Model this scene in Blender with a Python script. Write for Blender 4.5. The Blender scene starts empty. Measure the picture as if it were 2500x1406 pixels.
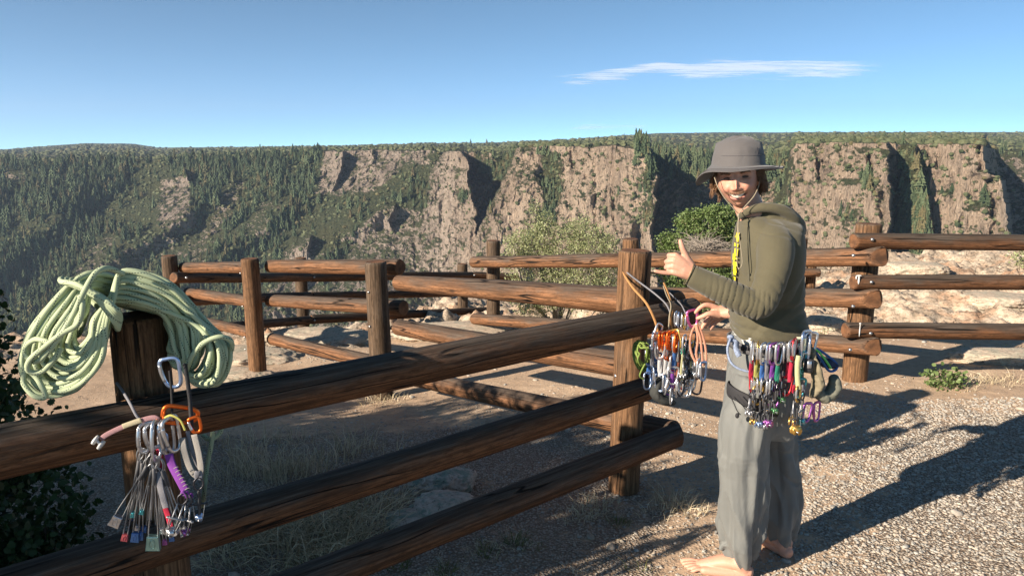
import bpy, math, random
import numpy as np
from mathutils import Vector, Matrix, Quaternion
random.seed(7)
RNG = np.random.default_rng(11)
R = math.radians
F, CX, CY = 1850.0, 1250.0, 703.0          # focal length and centre in photo pixels, used only to measure where things stand
PITCH, EYE = R(10.2), 1.75
SP, CP = math.sin(PITCH), math.cos(PITCH)
scn = bpy.context.scene
COL = scn.collection

def at(px, py, Y):
    u = (px-CX)/F; v = (py-CY)/F
    fwd = CP - v*SP; down = SP + v*CP
    t = Y/fwd
    return Vector((u*t, Y, EYE-down*t))

# ---------------------------------------------------------------- numpy noise
def _h(ix, iy, iz, s):
    n = (ix*374761393 + iy*668265263 + iz*2147483647 + s*1274126177) & 0xFFFFFFFF
    n = ((n ^ (n >> 13))*1274126177) & 0xFFFFFFFF
    n = (n ^ (n >> 16)) & 0xFFFFFFFF
    n = (n*2246822519) & 0xFFFFFFFF
    n = n ^ (n >> 15)
    return (n & 0xFFFFFF)/float(0xFFFFFF)
def vnoise(p, s=0):
    p = np.asarray(p, dtype=np.float64)
    i = np.floor(p).astype(np.int64); f = p-i
    f = f*f*(3-2*f)
    x, y, z = i[..., 0], i[..., 1], i[..., 2]
    fx, fy, fz = f[..., 0], f[..., 1], f[..., 2]
    def L(a, b, t): return a+(b-a)*t
    c = [[[_h(x+a, y+b, z+d, s) for d in (0, 1)] for b in (0, 1)] for a in (0, 1)]
    return L(L(L(c[0][0][0], c[1][0][0], fx), L(c[0][1][0], c[1][1][0], fx), fy),
             L(L(c[0][0][1], c[1][0][1], fx), L(c[0][1][1], c[1][1][1], fx), fy), fz)*2-1
def fbm(p, o=4, s=0, g=.5):
    p = np.asarray(p, dtype=np.float64); a, t, w = 1.0, 0, 0
    for k in range(o):
        t = t+a*vnoise(p*(2.03**k)+k*17.3, s+k); w += a; a *= g
    return t/w
def ridged(p, o=4, s=0):
    p = np.asarray(p, dtype=np.float64); a, t, w = 1.0, 0, 0
    for k in range(o):
        t = t+a*(1-np.abs(vnoise(p*(2.03**k)+k*9.1, s+k))*2); w += a; a *= .5
    return t/w
def smooth(a, b, x):
    t = np.clip((x-a)/(b-a), 0, 1); return t*t*(3-2*t)
def pl(x, pts):
    return np.interp(x, [p[0] for p in pts], [p[1] for p in pts])

# ---------------------------------------------------------------- mesh builder
ORG = {}
def org(parent):
    return ORG.get(parent.name, Vector((0, 0, 0))) if parent is not None else Vector((0, 0, 0))

class MB:
    def __init__(s):
        s.V = []; s.F = []; s.A = []; s.C = []; s.n = 0
    def add(s, V, Fs, A=None, C=None):
        V = np.asarray(V, dtype=np.float64).reshape(-1, 3)
        s.V.append(V); s.A.append(V if A is None else np.asarray(A, float).reshape(-1, 3))
        if C is None: C = np.ones((len(V), 3))
        C = np.asarray(C, float)
        if C.ndim == 1: C = np.tile(C, (len(V), 1))
        s.C.append(C)
        if not isinstance(Fs, (list, tuple)) or (len(Fs) and not hasattr(Fs[0], 'shape')): Fs = [np.asarray(f)[None] for f in Fs] if not hasattr(Fs, 'shape') else [Fs]
        for f in Fs: s.F.append(np.asarray(f)+s.n)
        s.n += len(V); return s
    def mesh(s, name, smoothed=True, o=Vector((0, 0, 0))):
        V = np.concatenate(s.V)-np.array(o)
        me = bpy.data.meshes.new(name)
        me.vertices.add(len(V)); me.vertices.foreach_set('co', V.astype(np.float32).ravel())
        tot = np.concatenate([np.full(len(f), f.shape[1]) for f in s.F])
        lv = np.concatenate([f.ravel() for f in s.F])
        me.loops.add(len(lv)); me.loops.foreach_set('vertex_index', lv.astype(np.int32))
        st = np.concatenate([[0], np.cumsum(tot)[:-1]])
        me.polygons.add(len(tot)); me.polygons.foreach_set('loop_start', st.astype(np.int32))
        me.polygons.foreach_set('loop_total', tot.astype(np.int32))
        me.polygons.foreach_set('use_smooth', np.full(len(tot), smoothed))
        a = me.attributes.new('lpos', 'FLOAT_VECTOR', 'POINT'); a.data.foreach_set('vector', np.concatenate(s.A).astype(np.float32).ravel())
        c = me.attributes.new('tint', 'FLOAT_VECTOR', 'POINT'); c.data.foreach_set('vector', np.concatenate(s.C).astype(np.float32).ravel())
        me.update(calc_edges=True); me.validate()
        return me
    def build(s, name, m, parent=None, smoothed=True):
        me = s.mesh(name, smoothed, org(parent))
        if m is not None: me.materials.append(m)
        o = bpy.data.objects.new(name, me); COL.objects.link(o)
        if parent is not None: o.parent = parent; ORG[o.name] = org(parent)
        return o

def tag(o, label=None, cat=None, group=None, kind=None):
    if label: o['label'] = label
    if cat: o['category'] = cat
    if group: o['group'] = group
    if kind: o['kind'] = kind
    return o
def thing(name, label, cat, loc=(0, 0, 0), group=None):
    o = bpy.data.objects.new(name, None); COL.objects.link(o); o.location = loc
    o.empty_display_size = .1
    ORG[o.name] = Vector(loc); return tag(o, label, cat, group)
def copy_tree(o, parent=None):
    c = o.copy(); COL.objects.link(c); c.parent = parent
    for ch in [x for x in KIDS(o)]: copy_tree(ch, c)
    return c
def KIDS(o): return [x for x in bpy.data.objects if x.parent == o]

# ---------------------------------------------------------------- shapes
def frames(P, closed=False, up=None):
    P = np.asarray(P, float); n = len(P)
    if closed: T = np.roll(P, -1, 0)-np.roll(P, 1, 0)
    else:
        T = np.gradient(P, axis=0)
    T /= np.maximum(np.linalg.norm(T, axis=1, keepdims=True), 1e-9)
    N = np.zeros_like(P)
    a = np.array(up if up is not None else ([0, 0, 1] if abs(T[0][2]) < .9 else [1, 0, 0]), float)
    v = a-T[0]*a.dot(T[0]); N[0] = v/np.linalg.norm(v)
    for i in range(1, n):
        v = N[i-1]-T[i]*N[i-1].dot(T[i]) if up is None else a-T[i]*a.dot(T[i])
        N[i] = v/max(np.linalg.norm(v), 1e-9)
    if closed and up is None:
        v = N[-1]-T[0]*N[-1].dot(T[0]); v /= np.linalg.norm(v)
        b = np.cross(T[0], N[0]); ang = math.atan2(v.dot(b), v.dot(N[0]))
        for i in range(n):
            k = -ang*i/n; B = np.cross(T[i], N[i]); N[i] = N[i]*math.cos(k)+B*math.sin(k)
    return T, N, np.cross(T, N)
def smoothpath(P, n=40, closed=False):
    """Catmull-Rom through the points"""
    P = np.asarray([tuple(p) for p in P], float); m = len(P)
    if closed: t = np.linspace(0, m, n, endpoint=False)
    else: t = np.linspace(0, m-1, n)
    i = np.floor(t).astype(int); 
    if not closed: i = np.minimum(i, m-2)
    f = (t-i)[:, None]
    def g(k): return P[k % m] if closed else P[np.clip(k, 0, m-1)]
    a, b, c, d = g(i-1), g(i), g(i+1), g(i+2)
    return .5*((2*b)+(-a+c)*f+(2*a-5*b+4*c-d)*f*f+(-a+3*b-3*c+d)*f**3)
def tube(mb, P, r, ns=8, closed=False, caps=True, flat=None, up=None, C=None, prof=None, taper=True):
    """sweep a circle (or ellipse: flat = (rx, ry) multipliers) along P"""
    P = np.asarray([tuple(p) for p in P], float); n = len(P)
    r = np.full(n, r, float) if np.isscalar(r) else np.interp(np.linspace(0, 1, n), np.linspace(0, 1, len(r)), r)
    T, N, B = frames(P, closed, up)
    a = np.linspace(0, 2*math.pi, ns, endpoint=False)
    fx, fy = flat or (1, 1)
    ca, sa = np.cos(a)*fx, np.sin(a)*fy
    if prof is not None: ca, sa = np.array(prof)[:, 0], np.array(prof)[:, 1]; ns = len(ca)
    V = P[:, None]+r[:, None, None]*(ca[None, :, None]*N[:, None]+sa[None, :, None]*B[:, None])
    s = np.concatenate([[0], np.cumsum(np.linalg.norm(np.diff(P, axis=0), axis=1))])
    A = np.zeros_like(V); A[..., 0] = ca[None]*r[:, None]; A[..., 1] = sa[None]*r[:, None]; A[..., 2] = s[:, None]
    i = np.arange(n if closed else n-1)[:, None]; j = np.arange(ns)[None]
    i2 = (i+1) % n; j2 = (j+1) % ns
    Q = np.stack([i*ns+j, i*ns+j2, i2*ns+j2, i2*ns+j], -1).reshape(-1, 4)
    Fs = [Q]
    if caps and not closed:
        Fs += [np.arange(ns)[::-1][None], (np.arange(ns)+(n-1)*ns)[None]]
    return mb.add(V.reshape(-1, 3), Fs, A.reshape(-1, 3), C)
def box(mb, c, s, rot=None, C=None, bev=0.0):
    x, y, z = [k/2 for k in s]
    if bev > 0:
        V = []
        for sz in (-1, 1):
            for dz, ins in (((z-bev), 0), (z, bev)) if sz > 0 else ((z, bev), ((z-bev), 0)):
                zz = sz*dz
                xx, yy = x-ins, y-ins
                b = bev
                V += [(xx-b, -yy, zz), (xx, -yy+b, zz), (xx, yy-b, zz), (xx-b, yy, zz), (-xx+b, yy, zz), (-xx, yy-b, zz), (-xx, -yy+b, zz), (-xx+b, -yy, zz)]
        Fs = []
        for k in range(3):
            for j in range(8): Fs.append(np.array([[k*8+j, k*8+(j+1) % 8, (k+1)*8+(j+1) % 8, (k+1)*8+j]]))
        Fs += [np.arange(8)[::-1][None], (np.arange(8)+24)[None]]
    else:
        V = [(a*x, b*y, d*z) for d in (-1, 1) for a, b in ((-1, -1), (1, -1), (1, 1), (-1, 1))]
        Fs = [np.array([[3, 2, 1, 0], [4, 5, 6, 7], [0, 1, 5, 4], [1, 2, 6, 5], [2, 3, 7, 6], [3, 0, 4, 7]])]
    V = np.array(V)
    if rot is not None: V = V @ np.array(rot).T
    return mb.add(V+np.array(c), Fs, V, C)
_ICO = {}
def ico(sub=1):
    if sub in _ICO: return _ICO[sub]
    t = (1+5**.5)/2
    V = [(-1, t, 0), (1, t, 0), (-1, -t, 0), (1, -t, 0), (0, -1, t), (0, 1, t), (0, -1, -t), (0, 1, -t), (t, 0, -1), (t, 0, 1), (-t, 0, -1), (-t, 0, 1)]
    Fa = [(0, 11, 5), (0, 5, 1), (0, 1, 7), (0, 7, 10), (0, 10, 11), (1, 5, 9), (5, 11, 4), (11, 10, 2), (10, 7, 6), (7, 1, 8), (3, 9, 4), (3, 4, 2), (3, 2, 6), (3, 6, 8), (3, 8, 9), (4, 9, 5), (2, 4, 11), (6, 2, 10), (8, 6, 7), (9, 8, 1)]
    V = [np.array(v)/np.linalg.norm(v) for v in V]
    for _ in range(sub):
        mid = {}; nf = []
        def m(a, b):
            k = (min(a, b), max(a, b))
            if k not in mid:
                v = V[a]+V[b]; V.append(v/np.linalg.norm(v)); mid[k] = len(V)-1
            return mid[k]
        for a, b, c in Fa:
            ab, bc, ca = m(a, b), m(b, c), m(c, a); nf += [(a, ab, ca), (b, bc, ab), (c, ca, bc), (ab, bc, ca)]
        Fa = nf
    _ICO[sub] = (np.array(V), np.array(Fa)); return _ICO[sub]
def blob(mb, c, s, sub=2, amp=0, fr=3, seed=0, rot=None, C=None):
    V, Fa = ico(sub); V = V.copy()
    if amp: V = V*(1+amp*fbm(V*fr+seed*3.7, 3, seed))[:, None]
    V = V*np.array(s)
    if rot is not None: V = V @ np.array(rot).T
    return mb.add(V+np.array(c), Fa, V, C)
def scatter(mb, V0, F0, pos, M, C=None, A0=None):
    """many copies of one small mesh: pos (n,3), M (n,3,3)"""
    n, k = len(pos), len(V0)
    V = np.einsum('nij,kj->nki', M, V0)+pos[:, None]
    Fs = (F0[None]+(np.arange(n)*k)[:, None, None]).reshape(-1, F0.shape[1])
    if C is not None: C = np.repeat(np.asarray(C), k, axis=0)
    return mb.add(V.reshape(-1, 3), Fs, None if A0 is None else np.tile(A0, (n, 1)), C)
def rotz_scale(n, smin, smax, rng=RNG, zs=(1, 1), tilt=0):
    a = rng.uniform(0, 2*math.pi, n); s = rng.uniform(smin, smax, n); zz = rng.uniform(zs[0], zs[1], n)
    M = np.zeros((n, 3, 3)); M[:, 0, 0] = np.cos(a)*s; M[:, 0, 1] = -np.sin(a)*s; M[:, 1, 0] = np.sin(a)*s; M[:, 1, 1] = np.cos(a)*s; M[:, 2, 2] = s*zz
    if tilt:
        M[:, 0, 2] = rng.uniform(-tilt, tilt, n)*s; M[:, 1, 2] = rng.uniform(-tilt, tilt, n)*s
    return M
def randrot(n, rng=RNG):
    q = rng.normal(size=(n, 4)); q /= np.linalg.norm(q, axis=1, keepdims=True)
    w, x, y, z = q.T
    return np.stack([np.stack([1-2*(y*y+z*z), 2*(x*y-z*w), 2*(x*z+y*w)], -1), np.stack([2*(x*y+z*w), 1-2*(x*x+z*z), 2*(y*z-x*w)], -1), np.stack([2*(x*z-y*w), 2*(y*z+x*w), 1-2*(x*x+y*y)], -1)], 1)

# ---------------------------------------------------------------- materials
class NT:
    def __init__(s, name):
        s.m = bpy.data.materials.new(name); s.m.use_nodes = True; s.t = s.m.node_tree
        s.b = s.t.nodes['Principled BSDF']; s.out = s.t.nodes['Material Output']
    def n(s, typ, ins=None, **kw):
        nd = s.t.nodes.new(typ)
        for k, v in kw.items(): setattr(nd, k, v)
        if ins:
            for k, v in ins.items(): s.set(nd, k, v)
        return nd
    def set(s, nd, k, v):
        sock = nd.inputs[k]
        if isinstance(v, bpy.types.Node): s.t.links.new(v.outputs[0], sock)
        elif isinstance(v, bpy.types.NodeSocket): s.t.links.new(v, sock)
        else: sock.default_value = v
    def math(s, op, a, b=0.0, clamp=False):
        return s.n('ShaderNodeMath', {0: a, 1: b}, operation=op, use_clamp=clamp)
    def attr(s, name): return s.n('ShaderNodeAttribute', attribute_name=name).outputs['Vector']
    def scale(s, v, sc):
        return s.n('ShaderNodeVectorMath', {0: v, 1: sc if hasattr(sc, '__len__') else (sc, sc, sc)}, operation='MULTIPLY')
    def noise(s, vec, scale=1.0, detail=4, rough=.55, dist=0.0):
        return s.n('ShaderNodeTexNoise', {'Vector': vec, 'Scale': scale, 'Detail': detail, 'Roughness': rough, 'Distortion': dist}).outputs[0]
    def ramp(s, fac, stops, interp='LINEAR'):
        r = s.n('ShaderNodeValToRGB', {0: fac}); cr = r.color_ramp; cr.interpolation = interp
        while len(cr.elements) < len(stops): cr.elements.new(.5)
        for e, (p, c) in zip(cr.elements, stops):
            e.position = p; e.color = (*(c if hasattr(c, '__len__') else (c, c, c)), 1)
        return r.outputs[0]
    def mix(s, fac, a, b, mode='MIX'):
        nd = s.t.nodes.new('ShaderNodeMix'); nd.data_type = 'RGBA'; nd.blend_type = mode
        for i, v in ((0, fac), (6, a), (7, b)):
            if isinstance(v, bpy.types.Node): s.t.links.new(v.outputs[0], nd.inputs[i])
            elif isinstance(v, bpy.types.NodeSocket): s.t.links.new(v, nd.inputs[i])
            elif hasattr(v, '__len__'): nd.inputs[i].default_value = (*v[:3], 1)
            else: nd.inputs[i].default_value = v
        return nd.outputs[2]
    def bump(s, h, strength=.5, dist=.01, normal=None):
        b = s.n('ShaderNodeBump', {'Height': h, 'Strength': strength, 'Distance': dist})
        if normal is not None: s.t.links.new(normal, b.inputs['Normal'])
        return b.outputs[0]
    def done(s, col=None, rough=None, normal=None, spec=None, metal=None):
        for k, v in (('Base Color', col), ('Roughness', rough), ('Normal', normal), ('Specular IOR Level', spec), ('Metallic', metal)):
            if v is None: continue
            if k == 'Base Color' and isinstance(v, tuple): v = (*v[:3], 1)
            s.set(s.b, k, v)
        return s.m

MATS = {}
def plain(name, col, rough=.6, metal=0, var=.15, scale=60, bump=.0, spec=.5, sheen=0):
    if name in MATS: return MATS[name]
    t = NT(name); p = t.attr('lpos')
    nz = t.noise(p, scale, 4)
    c = t.mix(nz, tuple(k*(1-var) for k in col), tuple(min(1, k*(1+var)) for k in col))
    nrm = t.bump(t.noise(p, scale*3, 3), bump, .002) if bump else None
    t.done(c, rough, nrm, spec, metal)
    MATS[name] = t.m; return t.m
def m_wood(name, dark=(.045, .030, .022), warm=(.24, .105, .045), warmth=.5, grey=.35):
    t = NT(name); p = t.attr('lpos')
    wob = t.n('ShaderNodeVectorMath', {0: p, 1: t.scale(t.n('ShaderNodeTexNoise', {'Vector': t.scale(p, (6, 6, 2.5)), 'Scale': 1.0, 'Detail': 2}).outputs[1], .012)}, operation='ADD').outputs[0]
    gr = t.noise(t.scale(wob, (75, 75, 2.2)), 1, 5, .65)
    fine = t.noise(t.scale(wob, (260, 260, 9)), 1, 3, .7)
    pit = t.noise(t.scale(p, (60, 60, 16)), 1, 5, .75)
    big = t.noise(t.scale(p, (9, 9, 2.2)), 1, 5, .65)
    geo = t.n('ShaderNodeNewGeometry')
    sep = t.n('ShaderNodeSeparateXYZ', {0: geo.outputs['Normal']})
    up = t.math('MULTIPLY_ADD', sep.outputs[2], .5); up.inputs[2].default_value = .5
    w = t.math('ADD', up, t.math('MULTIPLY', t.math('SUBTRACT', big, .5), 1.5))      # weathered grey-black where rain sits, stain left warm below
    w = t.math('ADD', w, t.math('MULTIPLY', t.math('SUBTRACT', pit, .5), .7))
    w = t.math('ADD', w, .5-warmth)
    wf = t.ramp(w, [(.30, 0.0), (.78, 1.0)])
    warmc = t.mix(t.ramp(gr, [(.36, 0), (.62, 1)]), tuple(k*.30 for k in warm), warm)
    warmc = t.mix(t.ramp(pit, [(.38, .8), (.52, 0)]), warmc, tuple(k*.35 for k in warm))
    darkc = t.mix(t.ramp(gr, [(.42, 0), (.72, 1)]), dark, tuple(d+(x-d)*grey for d, x in zip(dark, (.17, .145, .12))))
    c = t.mix(wf, warmc, darkc)
    c = t.mix(t.ramp(fine, [(.34, .55), (.5, 0)]), c, (.02, .014, .01))
    # long drying cracks
    cr = t.noise(t.scale(wob, (12, 12, .5)), 1, 2, .5)
    crk = t.ramp(t.math('ABSOLUTE', t.math('SUBTRACT', cr, .5)), [(0.0, 1), (.005, .9), (.010, 0)])
    crk = t.math('MULTIPLY', crk, t.ramp(t.noise(t.scale(p, (5, 5, 1.3)), 1, 2), [(.42, 0), (.5, 1)]))
    c = t.mix(crk, c, (.006, .005, .004))
    vk = t.n('ShaderNodeTexVoronoi', {'Vector': t.scale(p, (6, 6, 2.1)), 'Scale': 1.0})
    kn = t.ramp(vk.outputs['Distance'], [(.0, 1), (.05, .9), (.10, 0)])
    c = t.mix(t.math('MULTIPLY', kn, .8), c, (.02, .012, .008))
    h = t.math('SUBTRACT', t.math('ADD', t.math('MULTIPLY', gr, .7), t.math('MULTIPLY', fine, .35)), t.math('MULTIPLY', crk, 2.0))
    h = t.math('ADD', h, t.math('MULTIPLY', pit, .5))
    return t.done(c, .74, t.bump(h, .9, .006), .2)
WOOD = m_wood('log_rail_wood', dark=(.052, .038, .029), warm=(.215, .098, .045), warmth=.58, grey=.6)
WOOD_LIT = m_wood('sunlit_rail_wood', dark=(.070, .047, .034), warm=(.30, .145, .070), warmth=.66, grey=.6)  # brighter copy of the rail wood, sunlight put into its colour
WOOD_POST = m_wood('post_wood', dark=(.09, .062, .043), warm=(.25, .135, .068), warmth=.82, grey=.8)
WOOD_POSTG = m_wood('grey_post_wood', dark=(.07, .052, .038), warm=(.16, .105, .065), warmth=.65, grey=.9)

def m_endgrain():
    t = NT('log_end_grain'); p = t.attr('lpos')
    d = t.n('ShaderNodeVectorMath', {0: t.scale(p, (1, 1, 0))}, operation='LENGTH').outputs['Value']
    rg = t.math('SINE', t.math('ADD', t.math('MULTIPLY', d, 900), t.math('MULTIPLY', t.noise(p, 12), 9)))
    c = t.mix(t.ramp(rg, [(.2, 0), (.8, 1)]), (.16, .075, .035), (.25, .12, .06))
    c = t.mix(t.ramp(t.noise(p, 14), [(.4, 0), (.65, .8)]), c, (.05, .03, .02))
    return t.done(c, .8, t.bump(rg, .2, .002), .2)
ENDG = m_endgrain()

def m_ground():
    t = NT('gravelly_dirt')
    geo = t.n('ShaderNodeNewGeometry'); p = geo.outputs['Position']
    msk = t.n('ShaderNodeSeparateXYZ', {0: t.attr('tint')})          # x gravel share, y rock ledge share, z pinkness
    n1 = t.noise(p, 1.3, 5, .6); n2 = t.noise(p, 14, 5, .65); n3 = t.noise(p, 90, 3, .6)
    dirt = t.mix(t.ramp(n1, [(.3, 0), (.7, 1)]), (.44, .315, .215), (.56, .42, .295))
    dirt = t.mix(t.ramp(n2, [(.35, .5), (.6, 0)]), dirt, (.34, .235, .16))
    v = t.n('ShaderNodeTexVoronoi', {'Vector': p, 'Scale': 84.0, 'Randomness': 1.0})
    v2 = t.n('ShaderNodeTexVoronoi', {'Vector': p, 'Scale': 110.0, 'Randomness': 1.0})
    sc = t.n('ShaderNodeSeparateXYZ', {0: v.outputs['Color']})
    st = t.ramp(sc.outputs[0], [(0, (.26, .23, .195)), (.35, (.35, .31, .26)), (.7, (.44, .39, .325)), (1, (.56, .50, .42))])
    gap = t.ramp(v.outputs['Distance'], [(.35, 0), (.62, 1)])
    st = t.mix(gap, st, (.22, .165, .12))
    n4 = t.noise(p, 5.0, 4, .7)
    gm = t.math('ADD', msk.outputs[0], t.math('MULTIPLY', t.math('SUBTRACT', n4, .5), 1.3))
    gm = t.ramp(gm, [(.38, 0), (.58, 1)])
    # scattered single stones in the dirt
    few = t.math('GREATER_THAN', sc.outputs[1], .72)
    gm2 = t.math('MAXIMUM', gm, t.math('MULTIPLY', few, t.ramp(v.outputs['Distance'], [(.3, 1), (.42, 0)])))
    c = t.mix(gm2, dirt, st)
    # pale rock ledge with lichen, cracks and rusty stains
    rn = t.noise(t.scale(p, (1, 1, 3)), 3.2, 8, .68, .4)
    rk = t.mix(t.ramp(rn, [(.35, 0), (.62, 1)]), (.38, .29, .215), (.60, .51, .40))
    rk = t.mix(t.ramp(t.noise(p, 2.1, 4), [(.5, 0), (.66, .75)]), rk, (.44, .25, .15))
    rk = t.mix(t.ramp(t.noise(t.scale(p, (1, 1, 2)), 22, 4), [(.52, 0), (.6, .55)]), rk, (.16, .14, .10))
    v3 = t.n('ShaderNodeTexVoronoi', {'Vector': t.n('ShaderNodeVectorMath', {0: p, 1: t.scale(t.n('ShaderNodeTexNoise', {'Vector': p, 'Scale': 2.0}).outputs[1], 1.1)}, operation='ADD'), 'Scale': 1.7}, feature='DISTANCE_TO_EDGE')
    ck = t.math('MULTIPLY', t.ramp(v3.outputs['Distance'], [(0, 1), (.025, 0)]), t.ramp(t.noise(p, 1.1, 3), [(.45, 0), (.6, .8)]))
    rk = t.mix(ck, rk, (.07, .05, .04))
    c = t.mix(msk.outputs[1], c, rk)
    h = t.math('ADD', t.math('MULTIPLY', t.math('MULTIPLY', gm2, t.math('SUBTRACT', 1, v.outputs['Distance'])), 1.0), t.math('MULTIPLY', n3, .35))
    h = t.math('ADD', h, t.math('MULTIPLY', n2, .8))
    h = t.math('ADD', h, t.math('MULTIPLY', t.math('SUBTRACT', t.math('MULTIPLY', rn, 4), t.math('MULTIPLY', ck, 1.5)), msk.outputs[1]))
    return t.done(c, .93, t.bump(h, .9, .014), .15)
GROUND = m_ground()

def m_cliff():
    t = NT('canyon_rock_and_scrub')
    geo = t.n('ShaderNodeNewGeometry'); p = geo.outputs['Position']
    msk = t.n('ShaderNodeSeparateXYZ', {0: t.attr('tint')})          # x vegetation, y tan/grey, z plateau scrub
    ps = t.scale(p, (1, 1, .28))
    n1 = t.noise(ps, .035, 8, .62, .3); n2 = t.noise(ps, .16, 6, .7, .5); n3 = t.noise(p, .25, 5, .7)
    tan = t.mix(t.ramp(n1, [(.3, 0), (.7, 1)]), (.42, .31, .225), (.72, .555, .41))
    grey = t.mix(t.ramp(n1, [(.3, 0), (.7, 1)]), (.26, .225, .20), (.50, .43, .37))
    rk = t.mix(msk.outputs[1], grey, tan)
    rk = t.mix(t.ramp(n2, [(.36, .7), (.50, 0)]), rk, (.16, .125, .105))
    rk = t.mix(t.ramp(n3, [(.56, 0), (.68, .5)]), rk, (.55, .40, .28))
    n5 = t.noise(t.scale(p, (1, 1, .22)), .9, 6, .75, .4)
    rk = t.mix(t.ramp(n5, [(.36, .75), (.46, 0)]), rk, (.11, .088, .075))
    rk = t.mix(t.ramp(n5, [(.52, 0), (.66, .6)]), rk, (.68, .53, .40))
    # scrub on ledges
    sepn = t.n('ShaderNodeSeparateXYZ', {0: geo.outputs['Normal']})
    led = t.math('MULTIPLY', t.ramp(sepn.outputs[2], [(.25, 0), (.6, 1)]), .45)
    vn = t.noise(p, .11, 6, .72)
    vf = t.math('ADD', t.math('ADD', msk.outputs[0], led), t.math('MULTIPLY', t.math('SUBTRACT', vn, .5), 2.2))
    vf = t.ramp(vf, [(.48, 0), (.60, 1)])
    gn = t.noise(p, .3, 6, .7)
    gr = t.ramp(gn, [(.3, (.035, .048, .026)), (.5, (.085, .10, .052)), (.7, (.17, .165, .095))])
    gr = t.mix(t.ramp(t.noise(p, .02, 4), [(.45, 0), (.7, .6)]), gr, (.13, .125, .06))
    pn = t.noise(t.scale(p, (1, .6, 1)), .055, 7, .72)
    scr = t.ramp(pn, [(.34, (.045, .06, .03)), (.5, (.10, .115, .06)), (.6, (.18, .175, .10)), (.7, (.40, .33, .21))])
    c = t.mix(vf, rk, gr); c = t.mix(msk.outputs[2], c, scr)
    h = t.math('ADD', t.math('MULTIPLY', n2, 1.0), t.math('MULTIPLY', t.noise(ps, .5, 5, .7), .5))
    h = t.math('ADD', h, t.math('MULTIPLY', t.math('MULTIPLY', gn, vf), .8))
    return t.done(c, .95, t.bump(t.math('ADD', h, t.math('MULTIPLY', n5, .6)), 1.0, 9.0), .1)
CLIFF = m_cliff()

def m_leaf(name, a, b, rough=.5, trans=.25, spec=.4):
    t = NT(name)
    sep = t.n('ShaderNodeSeparateXYZ', {0: t.attr('tint')})
    c = t.mix(sep.outputs[0], a, b)
    c = t.mix(t.math('MULTIPLY', sep.outputs[1], .8), c, (.16, .12, .06))
    t.done(c, rough, None, spec)
    tr = t.n('ShaderNodeBsdfTranslucent', {'Color': c})
    mx = t.n('ShaderNodeMixShader', {0: trans, 1: t.b.outputs[0], 2: tr.outputs[0]})
    t.t.links.new(mx.outputs[0], t.out.inputs[0])
    return t.m
LEAF_SAGE = m_leaf('sage_green_leaf', (.17, .20, .085), (.44, .47, .25))
LEAF_OAK = m_leaf('oak_leaf', (.075, .125, .035), (.21, .28, .10))
LEAF_DARK = m_leaf('dark_oak_leaf', (.022, .045, .014), (.06, .105, .03))
CONIFER = m_leaf('conifer_needles', (.036, .055, .030), (.120, .150, .080), .8, .1, .1)
SCRUB = m_leaf('far_scrub', (.055, .070, .035), (.15, .16, .085), .9, .1, .1)
DRYGRASS = m_leaf('dry_grass', (.34, .27, .16), (.80, .70, .50), .7, .15)
GREENGRASS = m_leaf('green_grass', (.06, .085, .025), (.22, .22, .08), .6, .3)
BARK = plain('shrub_bark', (.16, .13, .105), .9, 0, .5, 30, .6)
DARKBARK = plain('dark_bark', (.06, .045, .035), .9, 0, .4, 30, .6)

def m_stone(name, a, b, lichen=0):
    t = NT(name); p = t.attr('lpos'); q = t.n('ShaderNodeNewGeometry').outputs['Position']
    sep = t.n('ShaderNodeSeparateXYZ', {0: t.attr('tint')})
    n = t.noise(q, 26, 7, .7)
    c = t.mix(t.ramp(n, [(.3, 0), (.7, 1)]), a, b)
    c = t.mix(1.0, c, t.n('ShaderNodeCombineXYZ', {0: sep.outputs[0], 1: sep.outputs[1], 2: sep.outputs[2]}).outputs[0], 'MULTIPLY')
    if lichen:
        c = t.mix(t.ramp(t.noise(q, 9, 5, .7), [(.47, 0), (.56, lichen)]), c, (.20, .27, .22))
        c = t.mix(t.ramp(t.noise(q, 30, 5, .7), [(.58, 0), (.66, .8)]), c, (.06, .05, .045))
    return t.done(c, .9, t.bump(t.noise(q, 60, 6, .7), .8, .008), .2)
PEBBLE = m_stone('pebble_stone', (.30, .27, .235), (.52, .475, .405))
LICHEN = m_stone('lichen_rock', (.36, .28, .23), (.62, .53, .45), .8)
SLAB = m_stone('pale_ledge_rock', (.36, .27, .20), (.60, .51, .40), .35)
# ================================================================ near ground
_GP = [(-1.2, 2.37, 0), (.6, 3.74, 0), (2.69, 5.7, 0), (-1.09, 6.0, -.25), (-2.48, 7.1, -.40), (-3.7, 8.1, -.53), (-2.92, 10.3, -.80), (-.84, 12.6, -1.05),
       (-.23, 9.3, -.45), (1.2, 7.5, -.22), (4.2, 5.7, .0), (7, 6, .05), (4, 9, -.05), (8, 10, -.1), (6, 13, -.3), (11, 15, -.4), (3, 11.5, -.55), (-7, 8, -.6),
       (-6, 2, 0), (-2, 0, 0), (3, 2, 0), (6, 3, .03), (0, -3, 0), (5, -2, 0), (-6, -4, 0), (0, 2, 0), (1, 3, 0), (2, 4.3, 0), (-.5, 4.0, -.06), (-2, 4.5, -.1), (-12, 2, -.1), (14, 3, .1), (-14, 9, -.7), (16, 18, 0)]
_GX = np.array([p[:2] for p in _GP], float); _GZ = np.array([p[2] for p in _GP], float)
_K = np.linalg.norm(_GX[:, None]-_GX[None], axis=2)
_W = np.linalg.solve(_K+np.eye(len(_GX))*.02, _GZ-_GZ.mean())
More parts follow.
